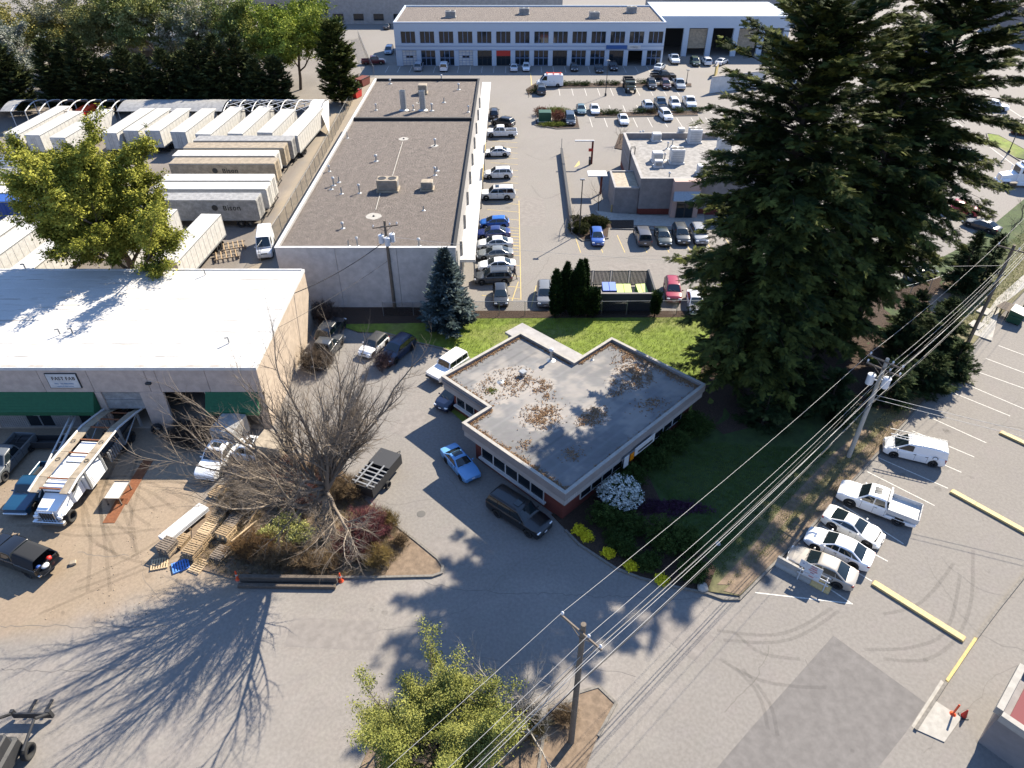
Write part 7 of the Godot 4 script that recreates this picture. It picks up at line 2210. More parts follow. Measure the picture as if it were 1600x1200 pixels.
	t = thing("timber_barrier", "low dark stacked timber barrier in front of the bare tree bed", "barrier", Vector3(-16.08, 0, -31.27), -0.015)
	for k in [[0.0, 0.2], [0.0, 0.52], [0.5, 0.18]]:
		g = G.new(); g.cbox(Vector3(0, k[1], k[0]), Vector3(7.0, 0.28, 0.3), 0.03)
		part(t, "beam", g, M.bark)
	t = thing("delineator", "tall red delineator post by the lower right corner building", "delineator", Vector3(26.93, 0, -21.55))
	g = G.new(); g.lathe([Vector2(0.22, 0), Vector2(0.2, 0.06), Vector2(0.06, 0.1), Vector2(0.06, 1.1), Vector2(0, 1.12)], 9)
	part(t, "post", g, M.orange)
	t = thing("traffic_cone", "red traffic cone by the lower right corner building", "cone", Vector3(27.54, 0, -21.44))
	g = G.new(); g.bx(-0.22, 0.22, 0, 0.05, -0.22, 0.22)
	part(t, "base", g, M.plastic)
	g = G.new(); g.lathe([Vector2(0.17, 0.05), Vector2(0.04, 0.7), Vector2(0, 0.71)], 10)
	part(t, "cone", g, M.red)
	# covered bench of pallets, slabs and manhole by the street
	t = thing("pallet_table", "weathered timber table of stacked pallets by the waste bins at the right", "table", Vector3(55.75, 0, -67.63), 0.6)
	for k in 8:
		g = G.new(); g.cbox(Vector3(-0.9 + k * 0.26, 1.1, 0), Vector3(0.2, 0.05, 1.5), 0.01)
		part(t, "board", g, M.old_wood)
	for x in [-0.85, 0.85]:
		for z in [-0.6, 0.6]:
			g = G.new(); g.cbox(Vector3(x, 0.54, z), Vector3(0.12, 1.08, 0.12), 0.01)
			part(t, "leg", g, M.old_wood)
	i = 0
	for p in [Vector3(51.35, 0, -65.22), Vector3(53.86, 0, -68.18)]:
		g = G.new(); g.cbox(Vector3(0, 0.2, 0), Vector3(1.7, 0.12, 1.2), 0.02)
		lone("concrete_slab", g, M.concrete, ["concrete access slab beside the pole at the right, nearer one", "concrete access slab beside the pole at the right, farther one"][i], "slab", "", p, 0.7)
		i += 1
	for q in [[Vector3(-7.23, 0.00, -37.75), "small manhole cover in the drive right of the bare tree bed"], [Vector3(18.32, 0, -31.50), "drain cover at the kerb of the street"]]:
		g = G.new(); g.lathe([Vector2(0, 0.014), Vector2(0.28, 0.014), Vector2(0.3, 0.006), Vector2(0.36, 0.006), Vector2(0.36, 0.0)], 16)
		lone("manhole_cover", g, mat("5a5855", 0.9), q[1], "manhole cover", "", q[0])
	# boulders at the corner of the bed
	for q in [[Vector3(13.60, 0, -30.67), 0.42, "pale boulder at the tip of the shrub bed"], [Vector3(15.61, 0, -34.60), 0.22, "small pale stone on the shaded lawn"]]:
		g = G.new()
		var rows := []
		for k in 7:
			var r := []
			for j in 11:
				var n := Vector3(cos(PI * k / 6.0 - PI / 2) * cos(TAU * j / 10.0), sin(PI * k / 6.0 - PI / 2) * 0.7, cos(PI * k / 6.0 - PI / 2) * sin(TAU * j / 10.0))
				r.append(n * q[1] * (1.0 + 0.3 * dirt_n.get_noise_3dv(n * 20.0)))
			rows.append(r)
		g.grid(rows, true)
		lone("boulder", g, M.concrete, q[2], "boulder", "", q[0] + Vector3(0, 0.2, 0))
	person(Vector3(0.31, 0, -75.95), 1.2, "person in dark clothes walking through the parking lot")

func person(at: Vector3, turn: float, label: String) -> void:
	# one continuous body: distance field of tapered limbs, meshed as surface nets
	var bones := [[Vector3(0, 0.95, 0), Vector3(0, 1.2, 0), 0.15, 0.15], [Vector3(0, 1.2, 0), Vector3(0, 1.42, 0.0), 0.16, 0.12], [Vector3(0, 1.42, 0), Vector3(0, 1.56, 0.01), 0.06, 0.055], [Vector3(0, 1.6, 0.02), Vector3(0, 1.7, 0.02), 0.085, 0.1],
		[Vector3(-0.17, 1.4, 0), Vector3(-0.25, 1.13, 0.08), 0.06, 0.048], [Vector3(-0.25, 1.13, 0.08), Vector3(-0.22, 0.92, 0.25), 0.046, 0.036], [Vector3(-0.22, 0.92, 0.25), Vector3(-0.21, 0.85, 0.3), 0.036, 0.04],
		[Vector3(0.17, 1.4, 0), Vector3(0.25, 1.13, -0.1), 0.06, 0.048], [Vector3(0.25, 1.13, -0.1), Vector3(0.25, 0.88, -0.08), 0.046, 0.036], [Vector3(0.25, 0.88, -0.08), Vector3(0.25, 0.8, -0.06), 0.036, 0.04],
		[Vector3(-0.09, 0.93, 0), Vector3(-0.1, 0.5, -0.08), 0.1, 0.066], [Vector3(-0.1, 0.5, -0.08), Vector3(-0.1, 0.09, -0.32), 0.064, 0.042], [Vector3(-0.1, 0.06, -0.33), Vector3(-0.1, 0.05, -0.16), 0.045, 0.04],
		[Vector3(0.09, 0.93, 0), Vector3(0.1, 0.5, 0.18), 0.1, 0.066], [Vector3(0.1, 0.5, 0.18), Vector3(0.1, 0.09, 0.22), 0.064, 0.042], [Vector3(0.1, 0.05, 0.22), Vector3(0.1, 0.045, 0.4), 0.045, 0.04]]
	var fld := func(p: Vector3) -> float:
		var d := 9.0
		for b in bones:
			var ba: Vector3 = b[1] - b[0]
			var h := clampf((p - b[0]).dot(ba) / ba.length_squared(), 0, 1)
			var e: float = p.distance_to(b[0] + ba * h) - lerpf(b[2], b[3], h)
			var k := clampf(0.5 + 0.5 * (d - e) / 0.03, 0, 1)
			d = lerpf(d, e, k) - 0.03 * k * (1.0 - k)
		return d
	var c := 0.035
	var nx := 22; var ny := 54; var nz := 30
	var o := Vector3(-nx * c / 2, -0.03, -nz * c / 2)
	var val := PackedFloat32Array(); val.resize((nx + 1) * (ny + 1) * (nz + 1))
	var at_i := func(x: int, y: int, z: int) -> int: return (x * (ny + 1) + y) * (nz + 1) + z
	for x in nx + 1:
		for y in ny + 1:
			for z in nz + 1: val[at_i.call(x, y, z)] = fld.call(o + Vector3(x, y, z) * c)
	var vert := {}
	for x in nx:
		for y in ny:
			for z in nz:
				var sum := Vector3.ZERO; var k := 0
				for e in [[0,0,0,1,0,0],[0,0,0,0,1,0],[0,0,0,0,0,1],[1,0,0,1,1,0],[1,0,0,1,0,1],[0,1,0,1,1,0],[0,1,0,0,1,1],[0,0,1,1,0,1],[0,0,1,0,1,1],[1,1,0,1,1,1],[1,0,1,1,1,1],[0,1,1,1,1,1]]:
					var a := val[at_i.call(x + e[0], y + e[1], z + e[2])]; var b := val[at_i.call(x + e[3], y + e[4], z + e[5])]
					if (a < 0) != (b < 0):
						sum += Vector3(x + e[0], y + e[1], z + e[2]).lerp(Vector3(x + e[3], y + e[4], z + e[5]), a / (a - b)); k += 1
				if k: vert[Vector3i(x, y, z)] = o + sum / k * c
	var g := G.new()
	var grad := func(p: Vector3) -> Vector3: return Vector3(fld.call(p + Vector3(0.01, 0, 0)) - fld.call(p - Vector3(0.01, 0, 0)), fld.call(p + Vector3(0, 0.01, 0)) - fld.call(p - Vector3(0, 0.01, 0)), fld.call(p + Vector3(0, 0, 0.01)) - fld.call(p - Vector3(0, 0, 0.01))).normalized()
	for key in vert:
		for ax in 3:
			var st := Vector3i(1 if ax == 0 else 0, 1 if ax == 1 else 0, 1 if ax == 2 else 0)
			var a := val[at_i.call(key.x, key.y, key.z)]; var b := val[at_i.call(key.x + st.x, key.y + st.y, key.z + st.z)]
			if (a < 0) == (b < 0): continue
			var u := Vector3i(0, 1, 0) if ax == 0 else Vector3i(0, 0, 1) if ax == 1 else Vector3i(1, 0, 0)
			var w := Vector3i(0, 0, 1) if ax == 0 else Vector3i(1, 0, 0) if ax == 1 else Vector3i(0, 1, 0)
			var q := [key, key - u, key - u - w, key - w]
			if not (vert.has(q[1]) and vert.has(q[2]) and vert.has(q[3])): continue
			var p := []
			for s in q: p.append(vert[s])
			if a > 0: p.reverse()
			for idx in [0, 2, 1, 0, 3, 2]:
				var y: float = p[idx].y
				g.col = Color(0.35, 0.2, 0.14) if y > 1.5 or (y < 0.93 and absf(p[idx].x) > 0.19) else Color(0.03, 0.03, 0.04) if y > 0.92 else Color(0.02, 0.022, 0.03) if y > 0.1 else Color(0.08, 0.08, 0.08)
				g.put(p[idx], grad.call(p[idx]))
	var m := mat("ffffff", 0.9)
	m.vertex_color_use_as_albedo = true
	var t := thing("person", label, "person", at, turn)
	part(t, "body", g, m)
	g = G.new()
	var rows := []
	for i in 5:
		var r := []
		for j in 13: r.append(Vector3(cos(i * PI / 8.0) * cos(TAU * j / 12.0) * 0.112, sin(i * PI / 8.0) * 0.12, cos(i * PI / 8.0) * sin(TAU * j / 12.0) * 0.118) + Vector3(0, 1.7, 0.005))
		rows.append(r)
	g.grid(rows, true)
	part(t, "hair", g, M.dark)


# ---------------------------------------------------------------- plants
func grow(g: G, p: Vector3, d: Vector3, ln: float, r: float, level: int, o: Dictionary, tips: Array) -> void:
	var last: int = o.levels - 1
	var k := 5 if level < 2 else 4 if level < last else 3
	var pts := [p]
	var dirs := [d]
	var wob: float = o.wobble
	for i in k:
		d = (d + Vector3(rng.randfn(0, wob), rng.randfn(0, wob) + o.up * (0.6 if level else 0.2), rng.randfn(0, wob))).normalized()
		p = p + d * ln / k
		pts.append(p); dirs.append(d)
	var sides := 8 if level == 0 else 6 if level == 1 else 4 if level == 2 else 3
	var r1 := r * (0.45 if level < last else 0.3)
	for i in k:
		g.tube(pts[i], pts[i + 1], lerpf(r, r1, float(i) / k), lerpf(r, r1, float(i + 1) / k), sides, false)
	if level >= last - 1:
		for i in range(1, k + 1): tips.append([pts[i], dirs[i]])
	if level == last: return
	var n: int = o.kids[level]
	for j in n:
		var f: float = lerpf(o.start[level], 1.0, (j + rng.randf()) / n)
		var i := mini(int(f * k), k - 1)
		var q: Vector3 = pts[i].lerp(pts[i + 1], f * k - i)
		var dd: Vector3 = dirs[i]
		var side := dd.cross(Vector3(rng.randfn(0, 1), rng.randfn(0, 1), rng.randfn(0, 1))).normalized()
		var an: float = o.angle[level] * rng.randf_range(0.65, 1.3)
		if level == 0:
			side = Vector3(cos(j * 2.4 + 0.7), 0, sin(j * 2.4 + 0.7))
			if o.has("fan"): an = lerpf(o.fan[0], o.fan[1], fposmod(j * 0.618, 1.0))
		var nd := (dd * cos(an) + side * sin(an)).normalized()
		grow(g, q, nd, ln * o.ratio[level] * rng.randf_range(0.65, 1.15) * (1.15 - 0.45 * f), lerpf(r, r1, f) * o.thin, level + 1, o, tips)
	if level > 0: grow(g, pts[-1], dirs[-1], ln * 0.55, r1 * 0.95, level + 1, o, tips)

func leaf_cluster(size: float, leaf: float, n: int, seed_: int) -> ArrayMesh:
	var r := RandomNumberGenerator.new()
	r.seed = seed_
	var g := G.new()
	for i in n:
		var b := Basis.from_euler(Vector3(r.randf_range(-1.0, 1.0), r.randf() * TAU, r.randf_range(-1.0, 1.0)))
		var p := Vector3(r.randfn(0, 0.4), r.randfn(0, 0.3), r.randfn(0, 0.4)) * size
		var s := leaf * r.randf_range(0.7, 1.3)
		g.t = Transform3D(b, p)
		g.tri(Vector3(-s, 0, 0), Vector3(0, s * 0.12, s * 0.45), Vector3(s, 0, 0)); g.tri(Vector3(s, 0, 0), Vector3(0, s * 0.12, -s * 0.45), Vector3(-s, 0, 0))
	g.t = Transform3D()
	return g.mesh(M.leaf)

func spray_mesh(n: int, seed_: int, width: float) -> ArrayMesh:   # flat conifer spray along +x, length 1
	var r := RandomNumberGenerator.new()
	r.seed = seed_
	var g := G.new()
	for i in n:
		var f := (i + 0.3) / n
		var ln := width * (1.0 - 0.75 * f) * r.randf_range(0.7, 1.2)
		for s in [-1.0, 1.0]:
			var b := Vector3(f, -0.06 * f * f, 0)
			var e := b + Vector3(ln * 0.75, r.randf_range(-0.1, 0.04) * ln * 2.0, s * ln)
			var w := Vector3(0.055, 0.0, 0)
			g.tri(b - w, b + w, e + Vector3(0.04, 0.0, 0)); g.tri(b - w, e + Vector3(0.04, 0, 0), e - Vector3(0.04, 0.015, 0))
	g.tri(Vector3(0, 0, -0.05), Vector3(0, 0, 0.05), Vector3(1.1, -0.08, 0))
	return g.mesh(M.needle)

# crown: list of Vector2(height fraction, radius)
func conifer(called: String, label: String, at: Vector3, h: float, crown: Array, o: Dictionary) -> void:
	var t := thing(called, label, o.get("cat", "conifer tree"), at, 0.0, o.get("group", ""))
	var g := G.new()
	var tr: float = o.get("trunk", h * 0.014)
	var lean := Vector3(rng.randf_range(-0.01, 0.01), 0, rng.randf_range(-0.01, 0.01)) * h
	g.path([Vector3.ZERO, Vector3(0, h * 0.35, 0), lean * 0.5 + Vector3(0, h * 0.7, 0), lean + Vector3(0, h, 0)], tr, 0.03, 8)
	part(t, "trunk", g, M.fir_bark)
	var wood := G.new()
	var where := []; var tint := []
	var y: float = h * crown[0].x
	var clump := noise(rng.randi() % 9999, 0.12, 3)
	var gap: float = o.get("gap", 0.55); var per: int = o.get("per", 6); var sz: float = o.get("spray", 1.0)
	while y < h * 0.985:
		var f := y / h
		var rad := pl(crown, f)
		for i in per:
			var a := rng.randf() * TAU
			var len2 := rad * rng.randf_range(o.get("lo", 0.5), 1.08)
			if len2 < 0.12: len2 = 0.12
			var up: float = o.get("rise", 0.1) + 0.85 * smoothstep(0.55, 1.0, f)
			var droop: float = o.get("droop", 0.35)
			var dir := Vector3(cos(a), 0, sin(a))
			var base := Vector3(0, y + rng.randf_range(-0.3, 0.3) * gap, 0) + lean * f
			var pts := []
			var k := 6
			for j in k + 1:
				var q := float(j) / k
				pts.append(base + dir * len2 * q + Vector3(0, len2 * (up * q - droop * q * q + 0.12 * q * q * q), 0))
			if len2 > 1.0: wood.path(pts, 0.012 + len2 * 0.008, 0.008, 3)
			var n := maxi(2, int(len2 / (o.get("pitch", 0.25) * sz)))
			for j in n:
				var q := lerpf(o.get("inner", 0.16), 1.0, (j + rng.randf()) / n)
				var e := mini(int(q * k), k - 1)
				var p: Vector3 = pts[e].lerp(pts[e + 1], q * k - e)
				var cn := clump.get_noise_3dv(p * 4.0)
				if cn < o.get("holes", -0.32): continue
				var along: Vector3 = (pts[e + 1] - pts[e]).normalized()
				var right := along.cross(Vector3.UP).normalized()
				for s in 3:
					var ya: float = rng.randf_range(0.25, 1.25) * [-1.0, 1.0, 0.15][s]
					var fd := (along * cos(ya) + right * sin(ya) + Vector3(0, rng.randf_range(-0.45, 0.3), 0)).normalized()
					var upv := fd.cross(Vector3.UP).normalized().cross(fd).rotated(fd, rng.randf_range(-0.8, 0.8))
					var sc := sz * rng.randf_range(0.55, 1.3) * (0.55 + 0.45 * minf(1.0, len2 / 3.0)) * (1.15 - 0.35 * q)
					where.append(Transform3D(Basis(fd, upv, fd.cross(upv)).scaled(Vector3.ONE * sc), p + right * ya * rng.randf() * 0.5 * sz + Vector3(0, rng.randfn(0, 0.08), 0)))
					var c: Color = o.dark.lerp(o.light, clampf(0.08 + 0.7 * q * q * rng.randf() + 0.9 * cn, 0.0, 1.0))  # outer sprays tinted lighter as sunlit tips, clump noise varies the rest
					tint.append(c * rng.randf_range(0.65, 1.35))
		y += gap * rng.randf_range(0.7, 1.3) * (0.45 + 0.55 * minf(1.0, rad / 2.0))
	if wood.v.size(): part(t, "branches", wood, M.fir_bark)
	var key: String = "spray" + str(o.get("bushy", 0))
	if not M.has(key): M[key] = spray_mesh(8 if o.get("bushy", 0) == 0 else 9, 5 + o.get("bushy", 0), 0.34 if o.get("bushy", 0) == 0 else 0.26)
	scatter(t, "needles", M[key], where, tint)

func leafy(called: String, label: String, at: Vector3, o: Dictionary, leaf: ArrayMesh, c0: Color, c1: Color, keep := 1.0, group := "") -> Node3D:
	var t := thing(called, label, "tree", at, 0.0, group)
	var g := G.new()
	var tips := []
	grow(g, Vector3.ZERO, Vector3(o.get("lean", 0.0), 1, 0).normalized(), o.trunk, o.r, 0, o, tips)
	part(t, "trunk", g, o.get("bark", M.bark))
	if leaf:
		var where := []; var tint := []
		var clump := noise(rng.randi() % 9999, 0.1, 3)
		for q in tips:
			if rng.randf() > keep: continue
			var n: float = clump.get_noise_3dv(q[0] * 3.0)
			if n < o.get("holes", -0.3): continue
			where.append(Transform3D(Basis.from_euler(Vector3(rng.randf_range(-0.6, 0.6), rng.randf() * TAU, rng.randf_range(-0.6, 0.6))).scaled(Vector3.ONE * rng.randf_range(0.7, 1.3)), q[0] + Vector3(rng.randfn(0, 0.12), rng.randfn(0, 0.12), rng.randfn(0, 0.12))))
			tint.append(c0.lerp(c1, clampf(0.5 + n * 1.2 + rng.randfn(0, 0.18), 0, 1)) * rng.randf_range(0.8, 1.2))
		scatter(t, "crown", leaf, where, tint)
	return t

func bush(called: String, label: String, at: Vector3, s: Vector3, n: int, leaf: ArrayMesh, c0: Color, c1: Color, cat := "shrub", group := "", stems: Material = null, shell := 0.5) -> Node3D:
	var t := thing(called, label, cat, at, 0.0, group)
	var g := G.new()
	for i in 7:
		var a := rng.randf() * TAU; var q := rng.randf_range(0.2, 0.75)
		g.path([Vector3(cos(a) * 0.1, 0, sin(a) * 0.1), Vector3(cos(a) * s.x * q * 0.6, s.y * 0.8, sin(a) * s.z * q * 0.6), Vector3(cos(a) * s.x * q, s.y * 1.5, sin(a) * s.z * q)], 0.04, 0.012, 4)
	part(t, "stems", g, stems if stems else M.bark)
	var where := []; var tint := []
	var lump := noise(rng.randi() % 9999, 0.5, 2)
	for i in n:
		var d := Vector3(rng.randfn(0, 1), rng.randfn(0, 1), rng.randfn(0, 1)).normalized()
		var rr := pow(rng.randf(), 0.33 if shell < 0.9 else 0.12) * (1.0 + 0.75 * lump.get_noise_3dv(d * 3.0))
		var p := Vector3(d.x * s.x, d.y * s.y, d.z * s.z) * rr + Vector3(0, s.y * 1.0, 0)
		if p.y < 0.03: continue
		where.append(Transform3D(Basis.from_euler(Vector3(rng.randf_range(-0.7, 0.7), rng.randf() * TAU, rng.randf_range(-0.7, 0.7))).scaled(Vector3.ONE * rng.randf_range(0.7, 1.25)), p))
		tint.append(c0.lerp(c1, clampf(rng.randf() * 0.7 + 0.5 * lump.get_noise_3dv(d * 7.0), 0, 1)) * rng.randf_range(0.75, 1.2))
	scatter(t, "foliage", leaf, where, tint)
	return t

func build_trees() -> void:
	var dk := Color(0.017, 0.03, 0.012); var lt := Color(0.115, 0.125, 0.028)
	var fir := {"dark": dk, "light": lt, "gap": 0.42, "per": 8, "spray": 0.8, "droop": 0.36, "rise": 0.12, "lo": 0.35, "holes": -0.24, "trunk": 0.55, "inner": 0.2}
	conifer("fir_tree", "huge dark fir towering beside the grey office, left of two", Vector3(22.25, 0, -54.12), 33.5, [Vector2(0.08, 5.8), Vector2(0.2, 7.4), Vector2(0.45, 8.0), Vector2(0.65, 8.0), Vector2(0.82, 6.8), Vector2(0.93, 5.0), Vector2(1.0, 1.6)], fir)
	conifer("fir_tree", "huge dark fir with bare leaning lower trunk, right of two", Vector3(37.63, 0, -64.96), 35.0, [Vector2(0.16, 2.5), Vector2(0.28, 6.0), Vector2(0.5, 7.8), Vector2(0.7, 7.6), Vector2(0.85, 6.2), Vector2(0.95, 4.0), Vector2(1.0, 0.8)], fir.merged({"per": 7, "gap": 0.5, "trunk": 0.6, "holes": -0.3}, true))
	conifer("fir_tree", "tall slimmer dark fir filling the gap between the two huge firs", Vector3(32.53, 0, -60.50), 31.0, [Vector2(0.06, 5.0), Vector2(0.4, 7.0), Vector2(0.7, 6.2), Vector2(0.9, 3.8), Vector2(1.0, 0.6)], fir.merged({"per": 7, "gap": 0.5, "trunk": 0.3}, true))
	var young := {"dark": Color(0.016, 0.03, 0.012), "light": Color(0.05, 0.065, 0.022), "gap": 0.4, "per": 6, "spray": 0.75, "droop": 0.25, "rise": 0.25, "trunk": 0.14}
	for q in [["young conifer right of the big fir trunk, on the bank", Vector3(40.27, 0, -59.68), 7.5, 2.6], ["dense young conifer behind the transformer pole", Vector3(43.34, 0, -59.10), 7.0, 3.0], ["dark young conifer on the fence line by the service station", Vector3(52.99, 0, -72.97), 7.5, 2.4], ["dark conifer at the right end of the young fence row", Vector3(56.15, 0, -73.74), 7.0, 1.8], ["low spreading conifer beside the street pole", Vector3(40.03, 0, -53.71), 4.2, 2.6], ["low conifer under the transformer pole", Vector3(35.95, 0, -52.21), 4.5, 2.4], ["bushy conifer by the kerb right of the transformer pole", Vector3(43.69, 0, -55.79), 4.0, 2.2], ["shaded conifer below the huge fir by the street", Vector3(29.27, 0, -49.83), 5.0, 2.8], ["shaded low conifer at the foot of the huge firs", Vector3(26.58, 0, -50.77), 5.0, 2.8], ["dark low conifer between the firs and the street lawn", Vector3(22.91, 0, -48.46), 3.6, 2.6]]:
		conifer("young_conifer", q[0], q[1], q[2], [Vector2(0.03, q[3] * 0.9), Vector2(0.3, q[3]), Vector2(0.75, q[3] * 0.5), Vector2(1.0, 0.1)], young.merged({"cat": "conifer tree"}, true))
	conifer("blue_spruce", "blue spruce standing at the corner of the back lawn", Vector3(-6.91, 0, -64.70), 9.6, [Vector2(0.05, 3.1), Vector2(0.25, 3.0), Vector2(0.6, 1.9), Vector2(1.0, 0.15)], {"dark": Color(0.035, 0.055, 0.055), "light": Color(0.13, 0.165, 0.16), "gap": 0.3, "per": 9, "spray": 0.6, "droop": 0.1, "rise": 0.15, "trunk": 0.2, "bushy": 1, "lo": 0.6, "holes": -0.5})
	# columnar cedars
	var ced := {"dark": Color(0.012, 0.028, 0.01), "light": Color(0.035, 0.06, 0.016), "gap": 0.16, "per": 9, "spray": 0.42, "rise": 1.6, "droop": 0.2, "lo": 0.75, "inner": 0.45, "holes": -1.0, "trunk": 0.1, "bushy": 1, "cat": "cedar", "group": "columnar cedars by the waste enclosure"}
	for q in [["columnar cedar leftmost of the tall clump by the waste enclosure", 872, 6.0, 0.75], ["shorter columnar cedar second from the left in the clump", 880, 5.2, 0.6], ["columnar cedar in the middle of the tall clump", 887, 6.2, 0.75], ["slim columnar cedar fourth in the clump", 896, 5.6, 0.6], ["tallest columnar cedar of the clump", 904, 7.0, 0.8], ["slim tall columnar cedar against the enclosure wall", 912, 6.7, 0.6]]:
		var p := Vector3(0, 0, 0)
		p = Vector3(lerpf(4.86, 8.0, (q[1] - 872.0) / 40.0), 0, -67.4 - 0.6 * sin(q[1]))
		conifer("columnar_cedar", q[0], p, q[2], [Vector2(0.02, q[3] * 0.85), Vector2(0.3, q[3]), Vector2(0.7, q[3] * 0.75), Vector2(1.0, 0.05)], ced)
	for q in [["clipped cedar left of the pair on the lawn edge", Vector3(8.30, 0, -66.95), 2.9, 0.75], ["clipped cedar right of the pair on the lawn edge", Vector3(9.11, 0, -67.08), 3.0, 0.75], ["single rounded clipped cedar on the lawn edge below the enclosure", Vector3(16.05, 0, -67.08), 2.6, 0.62]]:
		conifer("clipped_cedar", q[0], q[1], q[2], [Vector2(0.02, q[3] * 0.9), Vector2(0.5, q[3]), Vector2(0.85, q[3] * 0.85), Vector2(1.0, q[3] * 0.25)], ced.merged({"group": "clipped cedars on the lawn edge"}, true))
	# conifer row behind the shelter
	var row := {"dark": Color(0.03, 0.042, 0.018), "light": Color(0.09, 0.1, 0.035), "gap": 0.5, "per": 9, "spray": 0.95, "droop": 0.2, "rise": 0.6, "lo": 0.6, "inner": 0.3, "holes": -1.0, "trunk": 0.2, "bushy": 1, "group": "conifer row behind the fabric shelter"}
	var nth := ["first", "second", "third", "fourth", "fifth", "sixth", "seventh", "eighth", "ninth", "tenth", "eleventh", "twelfth", "thirteenth", "fourteenth"]
	var xi := 0
	for q in [[72, 11.5, 3.6], [136, 11.0, 3.0], [160, 9.5, 2.6], [184, 10.0, 2.8], [210, 9.0, 2.8], [240, 9.5, 2.8], [268, 8.0, 2.6], [300, 8.0, 2.6], [328, 10.0, 3.0], [352, 11.0, 2.8], [378, 10.5, 2.8], [405, 9.5, 2.6], [432, 9.0, 2.6], [458, 8.5, 2.6]]:
		conifer("hedge_conifer", "dark conifer, %s from the left in the row behind the fabric shelter" % nth[xi], Vector3((q[0] - 800.0) * 0.1345, 0, -143.5 - (xi % 3) * 0.8), q[1] * (1.1 + 0.12 * (xi % 4)), [Vector2(0.02, q[2] * 1.25), Vector2(0.4, q[2] * 1.25), Vector2(0.75, q[2] * 0.7), Vector2(1.0, 0.1)], row)
		xi += 1
	conifer("olive_conifer", "tall olive green conifer at the right end of the row by the alley", Vector3(-35.13, 0, -149.89), 15.0, [Vector2(0.02, 3.9), Vector2(0.5, 3.9), Vector2(0.85, 2.6), Vector2(1.0, 0.5)], row.merged({"dark": Color(0.03, 0.045, 0.012), "light": Color(0.11, 0.12, 0.03), "group": "", "per": 9, "gap": 0.45}, true))
	# leafy trees
	var lc := leaf_cluster(0.6, 0.15, 18, 3)
	var lsmall := leaf_cluster(0.32, 0.062, 15, 4)
	var big := leaf_cluster(1.2, 0.26, 22, 6)
	leafy("leafy_tree", "tall fresh green tree among the trailers behind the workshop", Vector3(-42.27, 0, -69.30), {"levels": 5, "trunk": 15.0, "r": 0.42, "wobble": 0.1, "up": 0.07, "kids": [15, 7, 5, 4], "start": [0.2, 0.2, 0.2, 0.2], "angle": [0.75, 0.7, 0.7, 0.7], "ratio": [0.5, 0.52, 0.5, 0.5], "thin": 0.6, "holes": -0.4}, lc, Color(0.12, 0.13, 0.02), Color(0.32, 0.315, 0.06), 0.9)
	leafy("leafy_tree", "yellow green tree cut by the lower edge of the view", Vector3(-4.67, 0, -17.89), {"levels": 5, "trunk": 4.6, "r": 0.18, "wobble": 0.12, "up": 0.05, "kids": [15, 7, 5, 4], "start": [0.2, 0.2, 0.2, 0.2], "angle": [0.8, 0.75, 0.7, 0.7], "ratio": [0.85, 0.55, 0.52, 0.5], "thin": 0.6, "holes": -0.2}, lsmall, Color(0.12, 0.135, 0.03), Color(0.27, 0.27, 0.075), 1.0)
	leafy("spring_tree", "yellow green spring tree with pale blossom behind the conifer row", Vector3(-79.47, 0, -170.72), {"levels": 4, "trunk": 13.0, "r": 0.35, "wobble": 0.12, "up": 0.05, "kids": [10, 7, 6], "start": [0.25, 0.2, 0.2], "angle": [0.8, 0.7, 0.7], "ratio": [0.8, 0.6, 0.55], "thin": 0.6}, big, Color(0.1, 0.13, 0.03), Color(0.3, 0.3, 0.12))
	leafy("spring_tree", "whitish blossoming tree right of the yellow green spring tree", Vector3(-70.22, 0, -169.60), {"levels": 4, "trunk": 11.5, "r": 0.35, "wobble": 0.12, "up": 0.05, "kids": [9, 7, 6], "start": [0.25, 0.2, 0.2], "angle": [0.8, 0.7, 0.7], "ratio": [0.8, 0.6, 0.55], "thin": 0.6}, big, Color(0.12, 0.15, 0.05), Color(0.42, 0.38, 0.3))
	leafy("spring_tree", "bright yellow green spring tree beside the olive conifer", Vector3(-46.42, 0, -161.02), {"levels": 4, "trunk": 13.0, "r": 0.35, "wobble": 0.12, "up": 0.05, "kids": [9, 7, 6], "start": [0.25, 0.2, 0.2], "angle": [0.8, 0.7, 0.7], "ratio": [0.75, 0.6, 0.55], "thin": 0.6}, big, Color(0.1, 0.14, 0.02), Color(0.3, 0.33, 0.06))
	leafy("spring_tree", "small pale yellow tree at the upper left beside the sheds", Vector3(-106.36, 0, -173.01), {"levels": 4, "trunk": 9.0, "r": 0.25, "wobble": 0.12, "up": 0.05, "kids": [8, 6, 6], "start": [0.25, 0.2, 0.2], "angle": [0.8, 0.7, 0.7], "ratio": [0.8, 0.6, 0.55], "thin": 0.6}, big, Color(0.18, 0.16, 0.04), Color(0.34, 0.3, 0.1), 0.6)
	leafy("spring_tree", "thin yellowish tree at the upper left corner", Vector3(-119.41, 0, -180.83), {"levels": 4, "trunk": 9.0, "r": 0.25, "wobble": 0.12, "up": 0.05, "kids": [8, 6, 6], "start": [0.25, 0.2, 0.2], "angle": [0.8, 0.7, 0.7], "ratio": [0.8, 0.6, 0.55], "thin": 0.6}, big, Color(0.16, 0.14, 0.04), Color(0.3, 0.27, 0.1), 0.45)
